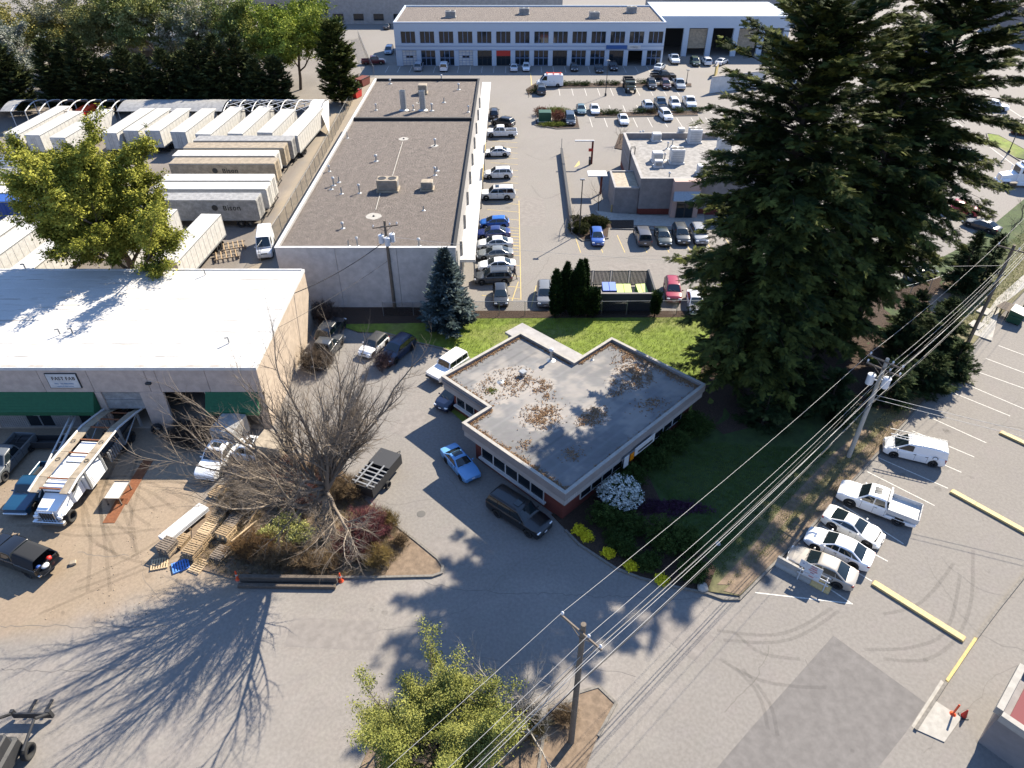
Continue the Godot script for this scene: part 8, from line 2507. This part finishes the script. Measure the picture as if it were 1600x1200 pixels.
	for q in [["olive budding tree behind the middle of the conifer row", Vector3(-88.88, 0, -173.01), 12.0, Color(0.11, 0.12, 0.04), Color(0.24, 0.23, 0.09)], ["soft green tree behind the conifer row, right of the whitish one", Vector3(-61.31, 0, -167.38), 10.5, Color(0.09, 0.12, 0.03), Color(0.22, 0.24, 0.08)], ["thin grey green tree behind the left end of the conifer row", Vector3(-98.77, 0, -176.55), 11.0, Color(0.12, 0.12, 0.07), Color(0.26, 0.25, 0.16)], ["loose yellow green tree behind the right end of the conifer row", Vector3(-53.89, 0, -165.21), 9.5, Color(0.12, 0.14, 0.03), Color(0.28, 0.28, 0.07)], ["bluish grey leafless looking tree by the pale blue shed", Vector3(-104.13, 0, -156.02), 9.0, Color(0.16, 0.17, 0.14), Color(0.3, 0.31, 0.27)]]:
		leafy("spring_tree", q[0], q[1], {"levels": 4, "trunk": q[2], "r": 0.3, "wobble": 0.12, "up": 0.05, "kids": [9, 7, 6], "start": [0.2, 0.2, 0.2], "angle": [0.8, 0.7, 0.7], "ratio": [0.75, 0.6, 0.55], "thin": 0.6}, big, q[3], q[4], 0.75)
	# bare trees
	leafy("bare_tree", "large leafless spreading tree in the planted bed by the work yard", Vector3(-13.90, 0, -35.47), {"levels": 6, "trunk": 5.5, "r": 0.46, "lean": -0.03, "fan": [0.3, 1.3], "wobble": 0.1, "up": 0.09, "kids": [16, 10, 6, 4, 3], "start": [0.72, 0.12, 0.2, 0.2, 0.2], "angle": [0.6, 0.55, 0.6, 0.7, 0.7], "ratio": [1.85, 0.46, 0.52, 0.55, 0.55], "thin": 0.66, "bark": surf("85796b", 0.95, M.bark.albedo_texture, 0.9)}, null, Color.BLACK, Color.BLACK)
	for q in [["small bare white barked birch right beside the bottom leafy tree", Vector3(-0.31, 0, -20.24), 3.6, 0.13], ["bare birch between the bottom leafy tree and the brown pole", Vector3(1.45, 0, -20.24), 3.0, 0.1], ["low leaning bare birch behind the bottom leafy tree", Vector3(-1.58, 0, -22.20), 2.6, 0.09], ["small bare birch left of the bottom leafy tree", Vector3(-7.56, 0, -19.67), 2.2, 0.08]]:
		leafy("bare_birch", q[0], q[1], {"levels": 5, "trunk": q[2], "r": q[3], "wobble": 0.16, "up": 0.04, "kids": [7, 5, 4, 4], "start": [0.25, 0.2, 0.2, 0.2], "angle": [0.8, 0.7, 0.7, 0.7], "ratio": [0.95, 0.6, 0.55, 0.5], "thin": 0.65, "bark": M.birch}, null, Color.BLACK, Color.BLACK)
	for q in [["bare sapling beside the slim lamp post of the restaurant lot", Vector3(8.17, 0, -88.52), 2.6], ["bare twiggy sapling between divider wall and annex", Vector3(12.62, 0, -96.19), 2.8], ["bare sapling at the far corner of the restaurant", Vector3(19.28, 0, -125.42), 2.4], ["bare bush at the service station bank on the right", Vector3(67.44, 0, -87.33), 2.2], ["bare twiggy tree at the right edge above the street", Vector3(72.30, 0, -92.88), 2.6]]:
		leafy("bare_sapling", q[0], q[1], {"levels": 4, "trunk": q[2], "r": 0.07, "wobble": 0.14, "up": 0.08, "kids": [6, 5, 4], "start": [0.3, 0.2, 0.2], "angle": [0.7, 0.7, 0.7], "ratio": [0.8, 0.6, 0.55], "thin": 0.6}, null, Color.BLACK, Color.BLACK)

func build_shrubs() -> void:
	var leaf := leaf_cluster(0.22, 0.075, 8, 21)
	var petal := leaf_cluster(0.16, 0.085, 9, 22)
	var tw := G.new()
	for i in 9:
		var a := i * 2.4
		tw.path([Vector3.ZERO, Vector3(cos(a) * 0.12, 0.22, sin(a) * 0.12), Vector3(cos(a) * 0.28, 0.4 + 0.04 * (i % 3), sin(a) * 0.28)], 0.009, 0.004, 3)
	var twig := tw.mesh(M.dry)
	var green0 := Color(0.025, 0.045, 0.012); var green1 := Color(0.07, 0.1, 0.025)
	# rhododendrons and evergreen shrubs at the office corner
	var b := bush("white_rhododendron", "rounded shrub smothered in white blossom by the office corner", Vector3(8.55, 0, -38.50), Vector3(1.45, 1.3, 1.4), 1200, leaf, green0, green1)
	var where := []; var tint := []
	for i in 400:
		var d := Vector3(rng.randfn(0.15, 1), absf(rng.randfn(0.35, 0.8)), rng.randfn(0.1, 1)).normalized() * (1.0 + 0.12 * sin(i * 0.7) + rng.randfn(0, 0.05))
		where.append(Transform3D(Basis.from_euler(Vector3(0, rng.randf() * TAU, 0)).scaled(Vector3.ONE * rng.randf_range(0.8, 1.3)), Vector3(d.x * 1.5, d.y * 1.4 + 1.3, d.z * 1.45) * 1.0))
		tint.append(Color(0.62, 0.65, 0.62) * rng.randf_range(0.5, 1.1))
	scatter(b, "blossom", petal, where, tint)
	for q in [["dense green shrub in front of the white rhododendron", Vector3(7.43, 0, -36.76), Vector3(1.3, 0.95, 1.2)], ["rounded evergreen shrub second along the corner bed", Vector3(9.18, 0, -35.98), Vector3(1.1, 0.8, 1.1)], ["dark low shrub in the middle of the corner bed", Vector3(8.04, 0, -34.72), Vector3(1.0, 0.6, 0.9)], ["small upright green shrub near the yellow flowers", Vector3(8.55, 0, -33.75), Vector3(0.6, 0.6, 0.6)], ["large green shrub with pale buds in the corner bed", Vector3(11.45, 0, -34.72), Vector3(1.6, 1.1, 1.5)], ["rounded shrub at the street end of the corner bed", Vector3(12.96, 0, -34.23), Vector3(1.2, 0.95, 1.1)], ["low shrub near the kerb in the corner bed", Vector3(10.01, 0, -32.63), Vector3(0.9, 0.55, 0.8)], ["dark shrub beside the boulder at the bed tip", Vector3(13.04, 0, -31.78), Vector3(1.0, 0.75, 0.9)], ["shrub against the office street wall, nearest the white rhododendron", Vector3(9.91, 0, -41.36), Vector3(1.3, 0.8, 1.1)], ["low dark shrub in the middle of the office street wall", Vector3(12.00, 0, -43.43), Vector3(1.5, 0.8, 1.2)], ["low dark shrub farther along the office street wall", Vector3(14.02, 0, -45.45), Vector3(1.5, 0.8, 1.2)], ["dark shrub deep in the fir shade beside the office", Vector3(16.55, 0, -47.58), Vector3(1.6, 0.9, 1.4)]]:
		bush("evergreen_shrub", q[0], q[1], q[2], int(620.0 * q[2].x), leaf, green0, green1)
	var i0 := 0
	for p in [Vector3(5.20, 0, -35.85), Vector3(5.74, 0, -35.22), Vector3(7.24, 0, -33.63), Vector3(8.71, 0, -32.46), Vector3(10.76, 0, -31.22)]:
		bush("yellow_flower_bush", ["small yellow flowering bush nearest the black suv", "tiny yellow flowering bush second from the black suv", "tiny yellow flowering bush third along the bed kerb", "bright yellow flowering bush fourth along the bed kerb", "yellow flowering bush nearest the street on the bed kerb"][i0], p, Vector3(0.42, 0.28, 0.4), 130, petal, Color(0.5, 0.42, 0.02), Color(0.75, 0.66, 0.04), "flowering bush", "yellow flowering bushes along the bed kerb")
		i0 += 1
	# purple groundcover round the lawn, weeds
	bush("purple_groundcover", "low purple leaved groundcover along the shaded lawn edge", Vector3(12.83, 0, -38.29), Vector3(3.0, 0.2, 0.8), 700, leaf, Color(0.05, 0.02, 0.04), Color(0.09, 0.05, 0.08))
	# round clipped bushes by the restaurant
	i0 = 0
	for q in [[Vector3(9.09, 0, -91.39), 0.9], [Vector3(8.67, 0, -89.32), 0.8], [Vector3(10.62, 0, -91.39), 0.8], [Vector3(11.52, 0, -91.39), 0.95], [Vector3(12.64, 0, -90.97), 0.85], [Vector3(9.70, 0, -88.92), 0.9]]:
		bush("round_bush", ["round clipped bush topmost beside the lamp post", "round clipped bush left of the lamp post foot", "round clipped bush right of the lamp post", "round clipped bush behind the blue compact suv", "flattened bush rightmost behind the blue compact suv", "round clipped bush in front of the lamp post"][i0], q[0], Vector3(q[1], q[1] * 0.75, q[1]), 420, leaf, Color(0.03, 0.035, 0.012), Color(0.09, 0.085, 0.03), "bush", "round bushes by the restaurant", null, 1.0)
		i0 += 1
	# hedges of the plaza islands
	i0 = 0
	for q in [[Vector3(4.85, 0, -157.99), 1.6, Color(0.09, 0.06, 0.02)], [Vector3(6.05, 0, -161.02), 1.2, Color(0.1, 0.07, 0.03)], [Vector3(11.72, 0, -164.15), 1.6, green1], [Vector3(14.29, 0, -164.15), 1.8, green1], [Vector3(16.44, 0, -164.15), 1.2, green1], [Vector3(20.06, 0, -164.68), 1.8, green1], [Vector3(22.93, 0, -164.68), 1.8, green1], [Vector3(29.25, 0, -165.75), 1.8, green1], [Vector3(18.48, 0, -142.87), 2.0, green1], [Vector3(20.39, 0, -142.87), 1.8, green1], [Vector3(25.36, 0, -143.72), 1.8, green1], [Vector3(27.92, 0, -143.72), 1.6, Color(0.12, 0.04, 0.03)], [Vector3(33.63, 0, -144.15), 1.6, green1], [Vector3(37.32, 0, -144.58), 1.6, green1]]:
		bush("hedge_shrub", ["brown shrub at the left tip of the plaza hedge", "brownish shrub second from the tip of the plaza hedge", "low hedge shrub below the white high roof van", "low hedge shrub right of the white high roof van", "small hedge shrub midway along the plaza hedge", "hedge shrub left of the dump truck gap", "hedge shrub beside the dump truck", "hedge shrub behind the charcoal suv", "hedge shrub in the near plaza row beside the white sedan", "hedge shrub behind the lone white sedan", "hedge shrub below the leftmost white suv", "reddish hedge shrub below the grey pickup", "hedge shrub below the white suv with roof rails", "hedge shrub rightmost by the fir in the near plaza row"][i0], q[0], Vector3(q[1], 0.5, 0.8), 220, leaf, green0, q[2], "shrub", "plaza hedge shrubs")
		i0 += 1
	bush("red_shrub", "red leaved shrub in front of the green electrical box", Vector3(8.82, 0, -138.36), Vector3(1.5, 1.1, 1.3), 500, leaf, Color(0.12, 0.04, 0.03), Color(0.28, 0.12, 0.09))
	bush("red_shrub", "reddish shrub behind the green electrical box", Vector3(5.85, 0, -142.45), Vector3(1.6, 0.8, 1.2), 420, leaf, Color(0.12, 0.04, 0.03), Color(0.22, 0.12, 0.07))
	bush("lime_shrub", "lime green groundcover on the plaza shrub island", Vector3(8.73, 0, -144.15), Vector3(2.6, 0.5, 1.4), 600, leaf, Color(0.09, 0.11, 0.02), Color(0.25, 0.26, 0.05))
	bush("lime_shrub", "lime green low plants at the front of the plaza shrub island", Vector3(8.06, 0, -135.60), Vector3(3.2, 0.35, 1.0), 600, leaf, Color(0.09, 0.11, 0.02), Color(0.25, 0.26, 0.05))
	# undergrowth of the bare tree bed
	var brown0 := Color(0.1, 0.07, 0.045); var brown1 := Color(0.32, 0.23, 0.13)
	var red0 := Color(0.07, 0.04, 0.035); var red1 := Color(0.22, 0.095, 0.085)
	i0 = 0
	for q in [[Vector3(-18.18, 0, -40.19), Vector3(2.0, 0.9, 1.5), red0, red1, "dark red twiggy shrub behind the bare tree"], [Vector3(-19.96, 0, -41.89), Vector3(1.8, 0.9, 1.4), red0, red1, "dark red twiggy shrub at the back of the bed"], [Vector3(-17.02, 0, -38.64), Vector3(1.7, 0.9, 1.4), red0, red1, "dark red twiggy shrub left of the tree foot"], [Vector3(-10.94, 0, -35.47), Vector3(1.6, 1.1, 1.5), Color(0.08, 0.035, 0.035), Color(0.27, 0.1, 0.11), "crimson twiggy shrub right of the tree foot"], [Vector3(-11.59, 0, -34.11), Vector3(1.5, 0.8, 1.3), Color(0.07, 0.03, 0.03), red1, "dark shrub at the right front of the bed"], [Vector3(-9.86, 0, -32.92), Vector3(1.1, 0.6, 0.9), brown0, Color(0.34, 0.25, 0.08), "golden brown shrub at the right corner of the bed"], [Vector3(-9.85, 0, -36.49), Vector3(1.0, 0.6, 0.8), brown0, Color(0.3, 0.23, 0.07), "golden brown shrub beside the kerb"], [Vector3(-19.23, 0, -33.81), Vector3(1.6, 0.7, 1.2), brown0, Color(0.26, 0.15, 0.06), "brown dry bush behind the pallets"], [Vector3(-17.07, 0, -32.92), Vector3(1.7, 0.6, 1.0), brown0, brown1, "brown dry bush behind the timber barrier, left"], [Vector3(-14.16, 0, -32.63), Vector3(1.6, 0.5, 0.9), brown0, brown1, "tan dry bush behind the timber barrier, right"], [Vector3(-21.45, 0, -37.95), Vector3(1.6, 0.8, 1.2), Color(0.07, 0.055, 0.045), Color(0.2, 0.16, 0.11), "dark tangled brush beside the pallet stacks"], [Vector3(-21.04, 0, -40.05), Vector3(2.0, 0.9, 1.4), Color(0.07, 0.055, 0.045), Color(0.2, 0.16, 0.11), "dark tangled brush at the back left of the bed"], [Vector3(-13.61, 0, -39.69), Vector3(1.6, 0.8, 1.2), brown0, brown1, "brown brush between tree and utility trailer"], [Vector3(-15.75, 0, -41.14), Vector3(1.6, 0.9, 1.3), brown0, Color(0.15, 0.1, 0.08), "brown brush behind the bare tree trunk"], [Vector3(-26.00, 0, -46.29), Vector3(2.2, 1.0, 1.6), Color(0.05, 0.04, 0.035), Color(0.15, 0.11, 0.08), "tangled bare brush at the workshop corner"], [Vector3(-28.57, 0, -46.29), Vector3(2.0, 0.9, 1.4), Color(0.05, 0.04, 0.035), Color(0.13, 0.1, 0.08), "tangled bare brush below the open workshop door"], [Vector3(-21.06, 0, -65.88), Vector3(1.8, 1.2, 1.2), Color(0.06, 0.05, 0.045), Color(0.16, 0.12, 0.1), "bare grey brush at the rear corner of the workshop"], [Vector3(-13.05, 0, -57.41), Vector3(0.9, 0.9, 0.9), Color(0.08, 0.05, 0.05), Color(0.2, 0.14, 0.13), "bare twiggy bush in front of the dark blue suv"], [Vector3(-19.77, 0, -57.41), Vector3(1.6, 0.9, 1.4), Color(0.07, 0.055, 0.045), Color(0.18, 0.14, 0.1), "bare brush in front of the dark grey pickup"], [Vector3(3.11, 0, -21.20), Vector3(0.8, 0.4, 0.7), brown0, brown1, "dry tuft of growth at the foot of the brown pole"], [Vector3(0.77, 0, -20.62), Vector3(1.4, 0.6, 1.0), Color(0.06, 0.05, 0.03), Color(0.2, 0.17, 0.08), "dark brush between the bottom leafy tree and the brown pole"], [Vector3(-8.38, 0, -34.72), Vector3(0.5, 0.35, 0.5), brown0, brown1, "little dry shrub alone on the bare corner of the bed"]]:
		bush("twiggy_shrub", q[4], q[0], q[1], int(300.0 * q[1].x * q[1].z), twig, q[2], q[3], "shrub", "", M.bark)
		i0 += 1
	i0 = 0
	for q in [[Vector3(-18.41, 0, -35.03), Vector3(0.8, 0.7, 0.7)], [Vector3(-16.20, 0, -35.22), Vector3(1.1, 0.7, 1.0)], [Vector3(-17.54, 0, -36.62), Vector3(1.0, 0.5, 0.9)]]:
		bush("budding_shrub", ["pale yellow green budding shrub left in the bare tree bed", "pale yellow green budding shrub in the middle of the bare tree bed", "thin budding shrub behind the two pale ones"][i0], q[0], q[1], int(330 * q[1].x), leaf, Color(0.2, 0.2, 0.06), Color(0.42, 0.42, 0.17))
		i0 += 1
	# dry litter and weeds as one mass
	where = []; tint = []
	var poly := PackedVector2Array([Vector2(-12.60, -39.90), Vector2(-9.34, -36.76), Vector2(-7.83, -34.97), Vector2(-9.32, -31.78), Vector2(-20.19, -31.55), Vector2(-23.47, -32.92), Vector2(-24.05, -40.41), Vector2(-20.22, -44.95)])
	var box := Rect2(poly[0], Vector2.ZERO)
	for p in poly: box = box.expand(p)
	while where.size() < 5200:
		var p := Vector2(rng.randf_range(box.position.x, box.end.x), rng.randf_range(box.position.y, box.end.y))
		if not Geometry2D.is_point_in_polygon(p, poly): continue
		where.append(Transform3D(Basis.from_euler(Vector3(rng.randf_range(-1.2, 1.2), rng.randf() * TAU, rng.randf_range(-1.2, 1.2))).scaled(Vector3.ONE * rng.randf_range(0.4, 1.0)), Vector3(p.x, 0.06, p.y)))
		tint.append(Color(0.12, 0.09, 0.06).lerp(Color(0.34, 0.27, 0.16), rng.randf()))
	var lt := scatter(self, "undergrowth", twig, where, tint)
	tag(lt, "dry twigs and dead growth covering the bare tree bed", "undergrowth")
	# short grass and weeds on the lawns
	var gm := G.new()
	for i in 7:
		var a := i * 2.1; var d := Vector3(cos(a), 0, sin(a))
		gm.tri(d * 0.06 + Vector3(-d.z, 0, d.x) * 0.02, d * 0.06 - Vector3(-d.z, 0, d.x) * 0.02, d * 0.16 + Vector3(0, 0.14, 0))
	var tuft := gm.mesh(M.leaf)
	where = []; tint = []
	var lawns := [[PackedVector2Array([Vector2(-4.31, -66.54), Vector2(20.91, -66.81), Vector2(19.62, -54.74), Vector2(10.44, -59.10), Vector2(6.71, -60.03), Vector2(0.00, -63.93), Vector2(-3.66, -59.10), Vector2(-7.48, -61.22)]), 5000, Color(0.19, 0.26, 0.03), Color(0.25, 0.32, 0.04)], [PackedVector2Array([Vector2(14.84, -31.50), Vector2(18.60, -35.03), Vector2(28.12, -45.04), Vector2(14.86, -46.29), Vector2(11.39, -42.27), Vector2(14.70, -32.92)]), 6000, Color(0.04, 0.075, 0.015), Color(0.09, 0.12, 0.03)], [PackedVector2Array([Vector2(15.08, -30.56), Vector2(23.05, -36.62), Vector2(32.58, -45.61), Vector2(41.07, -53.91), Vector2(39.88, -54.74), Vector2(21.45, -37.95)]), 3500, Color(0.18, 0.16, 0.07), Color(0.32, 0.27, 0.12)], [PackedVector2Array([Vector2(48.83, -67.90), Vector2(58.88, -78.58), Vector2(71.01, -89.73), Vector2(70.99, -83.89), Vector2(50.82, -63.43)]), 5000, Color(0.16, 0.18, 0.05), Color(0.32, 0.3, 0.1)]]  # street lawn tufts tinted darker too, matching the painted fir shade
	for l in lawns:
		var lp: PackedVector2Array = l[0]
		var bx := Rect2(lp[0], Vector2.ZERO)
		for p in lp: bx = bx.expand(p)
		var k := 0
		while k < l[1]:
			var p := Vector2(rng.randf_range(bx.position.x, bx.end.x), rng.randf_range(bx.position.y, bx.end.y))
			if not Geometry2D.is_point_in_polygon(p, lp): continue
			k += 1
			where.append(Transform3D(Basis(Vector3.UP, rng.randf() * TAU).scaled(Vector3(1, rng.randf_range(0.4, 1.0), 1)), Vector3(p.x, 0.115, p.y)))
			tint.append(l[2].lerp(l[3], clampf(0.5 + dirt_n.get_noise_2dv(p * 3.0) + rng.randfn(0, 0.2), 0, 1)))
	var gr := scatter(self, "grass", tuft, where, tint)
	tag(gr, "short grass tufts growing over the lawns and the street verge", "grass")

# ---------------------------------------------------------------- yard goods
func build_yard_goods() -> void:
	var deck := G.new(); var bear := G.new()
	for i in 7: deck.cbox(Vector3(-0.54 + i * 0.18, 0.128, 0), Vector3(0.11, 0.022, 1.0), 0.005)
	for i in 3:
		bear.cbox(Vector3(0, 0.068, -0.45 + i * 0.45), Vector3(1.2, 0.09, 0.09), 0.01)
		bear.cbox(Vector3(-0.5 + i * 0.5, 0.011, 0), Vector3(0.1, 0.02, 1.0), 0.004)
	var dm := {}
	var tones := [M.wood, M.old_wood, surf("c9b08c", 0.9, M.wood.albedo_texture, 0.8), mat("4f7fc0", 0.7)]
	for i in 4: dm[i] = [deck.mesh(tones[i]), bear.mesh(tones[i])]
	var pallet := func(p: Vector3, turn: float, tone: int, label: String):
		var t := thing("pallet", label, "pallet", p, turn + rng.randf_range(-0.05, 0.05), "wooden pallets stacked in the work yard")
		part(t, "deck", dm[tone][0]); part(t, "bearers", dm[tone][1])
	var yaw: float = 1.222
	var stack := func(p: Vector3, n: int, tone: int, where: String):
		for k in n:
			pallet.call(p + Vector3(rng.randf_range(-0.05, 0.05), 0.01 + k * 0.142, rng.randf_range(-0.05, 0.05)), yaw, tone if rng.randf() < 0.75 else (tone + 1) % 3, "pallet %s" % (["bottom of", "second from bottom of", "third from bottom of", "fourth from bottom of", "fifth from bottom of", "sixth from bottom of", "seventh from bottom of"][k] if k < n - 1 else "on top of") + " " + where)
	stack.call(Vector3(-25.74, 0, -33.99), 7, 1, "the stack by the white boards")
	stack.call(Vector3(-25.24, 0, -34.85), 3, 0, "the low pile right of the near stack")
	stack.call(Vector3(-23.73, 0, -33.63), 7, 0, "the shaded near stack")
	var names := ["first", "second", "third", "fourth", "fifth"]
	for i in 5:
		stack.call(Vector3(-23.49, 0, -34.72).lerp(Vector3(-22.59, 0, -38.64), i / 4.0), 6, i % 3, "the left row, %s stack from its near end" % names[i])
		if i > 0: stack.call(Vector3(-22.13, 0, -34.60).lerp(Vector3(-21.13, 0, -38.23), i / 4.0), 6, (i + 1) % 3, "the right row, %s stack from its near end" % names[i])
	stack.call(Vector3(-21.76, 0, -33.63), 3, 1, "the low dark pile in the gap of the right row")
	stack.call(Vector3(-24.04, 0, -39.90), 3, 2, "the pale pile behind the long white boards")
	pallet.call(Vector3(-26.03, 0, -32.81), 0.25, 2, "single pallet lying in front of the near stack")
	pallet.call(Vector3(-24.41, 0, -32.63), 0.5, 3, "blue painted pallet leaning in front of the stacks")
	pallet.call(Vector3(-23.09, 0, -32.63), 1.2, 2, "upright narrow pallet at the edge of the brush")
	# long white boards on pallets
	var t := thing("board_stack", "long stack of white boards resting beside the pallets", "boards", Vector3(-25.36, 0.60, -36.29) - Vector3(0, 0.6, 0), 1.059)
	for k in 4:
		var g := G.new(); g.cbox(Vector3(0, 0.45 + k * 0.09, rng.randf_range(-0.02, 0.02)), Vector3(3.9, 0.08, 1.05), 0.01)
		part(t, "board", g, M.white)
	var g2 := G.new()
	for x in [-1.5, 0.0, 1.5]: g2.cbox(Vector3(x, 0.2, 0), Vector3(0.15, 0.4, 1.0), 0.02)
	part(t, "bearer", g2, M.wood)
	# rusty plates on the ground, trolley with white top
	g2 = G.new(); g2.cbox(Vector3(0, 0.02, 0), Vector3(5.2, 0.03, 0.9), 0.005)
	lone("steel_plate", g2, M.rust, "rusty steel plate lying in the sun right of the car hauler, far one", "steel plate", "rusty plates in the yard", Vector3(-31.49, 0, -41.36), 1.567)
	g2 = G.new(); g2.cbox(Vector3(0, 0.02, 0), Vector3(2.6, 0.03, 0.95), 0.005)
	lone("steel_plate", g2, M.rust, "rusty steel plate in front of the white topped trolley", "steel plate", "rusty plates in the yard", Vector3(-31.68, 0, -38.09), 1.587)
	t = thing("trolley", "low trolley with scratched white top standing on the rusty plates", "trolley", Vector3(-31.97, 0, -39.55), 1.555)
	g2 = G.new(); g2.cbox(Vector3(0, 0.8, 0), Vector3(1.9, 0.06, 1.25), 0.02)
	part(t, "top", g2, surf("d0ccc2", 0.7, M.line.albedo_texture, 0.9))
	g2 = G.new()
	for s in [-1.0, 1.0]:
		g2.cbox(Vector3(0, 0.85, s * 0.64), Vector3(1.95, 0.1, 0.05), 0.01); g2.cbox(Vector3(s * 0.96, 0.85, 0), Vector3(0.05, 0.1, 1.25), 0.01)
		for e in [-1.0, 1.0]: g2.bx(s * 0.85 - 0.04, s * 0.85 + 0.04, 0.1, 0.78, e * 0.55 - 0.04, e * 0.55 + 0.04)
	part(t, "frame", g2, M.old_wood)
	for s in [-1.0, 1.0]:
		for e in [-1.0, 1.0]:
			g2 = G.new(); g2.lathe([Vector2(0, -0.03), Vector2(0.08, -0.03), Vector2(0.08, 0.03), Vector2(0, 0.03)], 8, Vector3(s * 0.85, 0.09, e * 0.55), 2)
			part(t, "caster", g2, M.rubber)
	# bench, steel bars and a wheel near the shop front
	t = thing("steel_bin", "long dark steel trough in front of the shop windows", "trough", Vector3(-40.4, 0, -45.6))
	g2 = G.new(); g2.bx(-2.9, 2.9, 0.3, 0.38, -0.5, 0.5); g2.bx(-2.9, 2.9, 0.38, 0.95, -0.5, -0.44); g2.bx(-2.9, 2.9, 0.38, 0.95, 0.44, 0.5); g2.bx(-2.9, -2.84, 0.38, 0.95, -0.44, 0.44); g2.bx(2.84, 2.9, 0.38, 0.95, -0.44, 0.44)
	part(t, "tray", g2, M.plastic)
	for x in [-2.4, 2.4]:
		g2 = G.new(); g2.bx(x - 0.1, x + 0.1, 0.0, 0.3, -0.4, 0.4)
		part(t, "leg", g2, M.steel)
	for i in 3:
		g2 = G.new(); g2.cbox(Vector3(0, 0.06 + 0.002 * i, 0), Vector3(2.2, 0.1, 0.14), 0.01)
		lone("steel_bar", g2, M.steel, ["steel bar on the shaded yard nearest the shop trough", "steel bar on the shaded yard, middle of three", "steel bar on the shaded yard farthest from the shop trough"][i], "steel bar", "steel bars on the shaded yard", Vector3(-38.76, 0, -41.74) + Vector3(0.1 * i, 0, 0.45 * i - 11.0 + 0.0), 0.15 + 0.1 * i)
	t = thing("spare_tyre", "large loose truck wheel beside the open workshop door", "wheel", Vector3(-31.98, 0.40, -47.39) - Vector3(0, 0.35, 0), 0.4)
	wheel(t, Vector3(0, 0.5, 0), 0.5, 0.4, 1.0)
	g2 = G.new(); g2.cbox(Vector3(0, 0.12, 0), Vector3(0.45, 0.22, 0.35), 0.03)
	lone("carton", g2, M.trailer_tan, "small pale carton lying by the black pickup tailgate", "carton", "", Vector3(-32.45, 0, -32.87), 0.4)
	# timbers leaning along the right pallet row
	for i in 6:
		g2 = G.new(); g2.cbox(Vector3.ZERO, Vector3(rng.randf_range(1.8, 2.6), 0.1, 0.12), 0.01)
		var o := lone("timber", g2, tones[i % 3], "loose timber, %s from the near end, beside the right pallet row" % ["first", "second", "third", "fourth", "fifth", "sixth"][i], "timber", "loose timbers beside the pallets", Vector3(-20.82, 0, -33.99).lerp(Vector3(-20.27, 0, -38.29), i / 5.0) + Vector3(0, 0.35, 0), yaw + rng.randf_range(-0.2, 0.2))
		o.rotation.z = rng.randf_range(-0.2, 0.2)
	for q in [["wooden crate frame lying behind the workshop trailers, upper one", Vector3(-36.80, 0, -84.26)], ["wooden crate frame lying behind the workshop trailers, lower one", Vector3(-36.85, 0, -81.53)]]:
		t = thing("crate_frame", q[0], "crate", q[1], 0.4)
		for k in 5:
			g2 = G.new(); g2.cbox(Vector3(-1.2 + k * 0.6, 0.5, 0), Vector3(0.15, 0.08, 2.2), 0.01)
			part(t, "slat", g2, M.wood)
		g2 = G.new()
		for z in [-0.9, 0.9]: g2.cbox(Vector3(0, 0.4, z), Vector3(3.2, 0.12, 0.12), 0.01)
		for x in [-1.4, 1.4]: g2.cbox(Vector3(x, 0.2, 0), Vector3(0.12, 0.38, 1.8), 0.01)
		part(t, "frame", g2, M.old_wood)
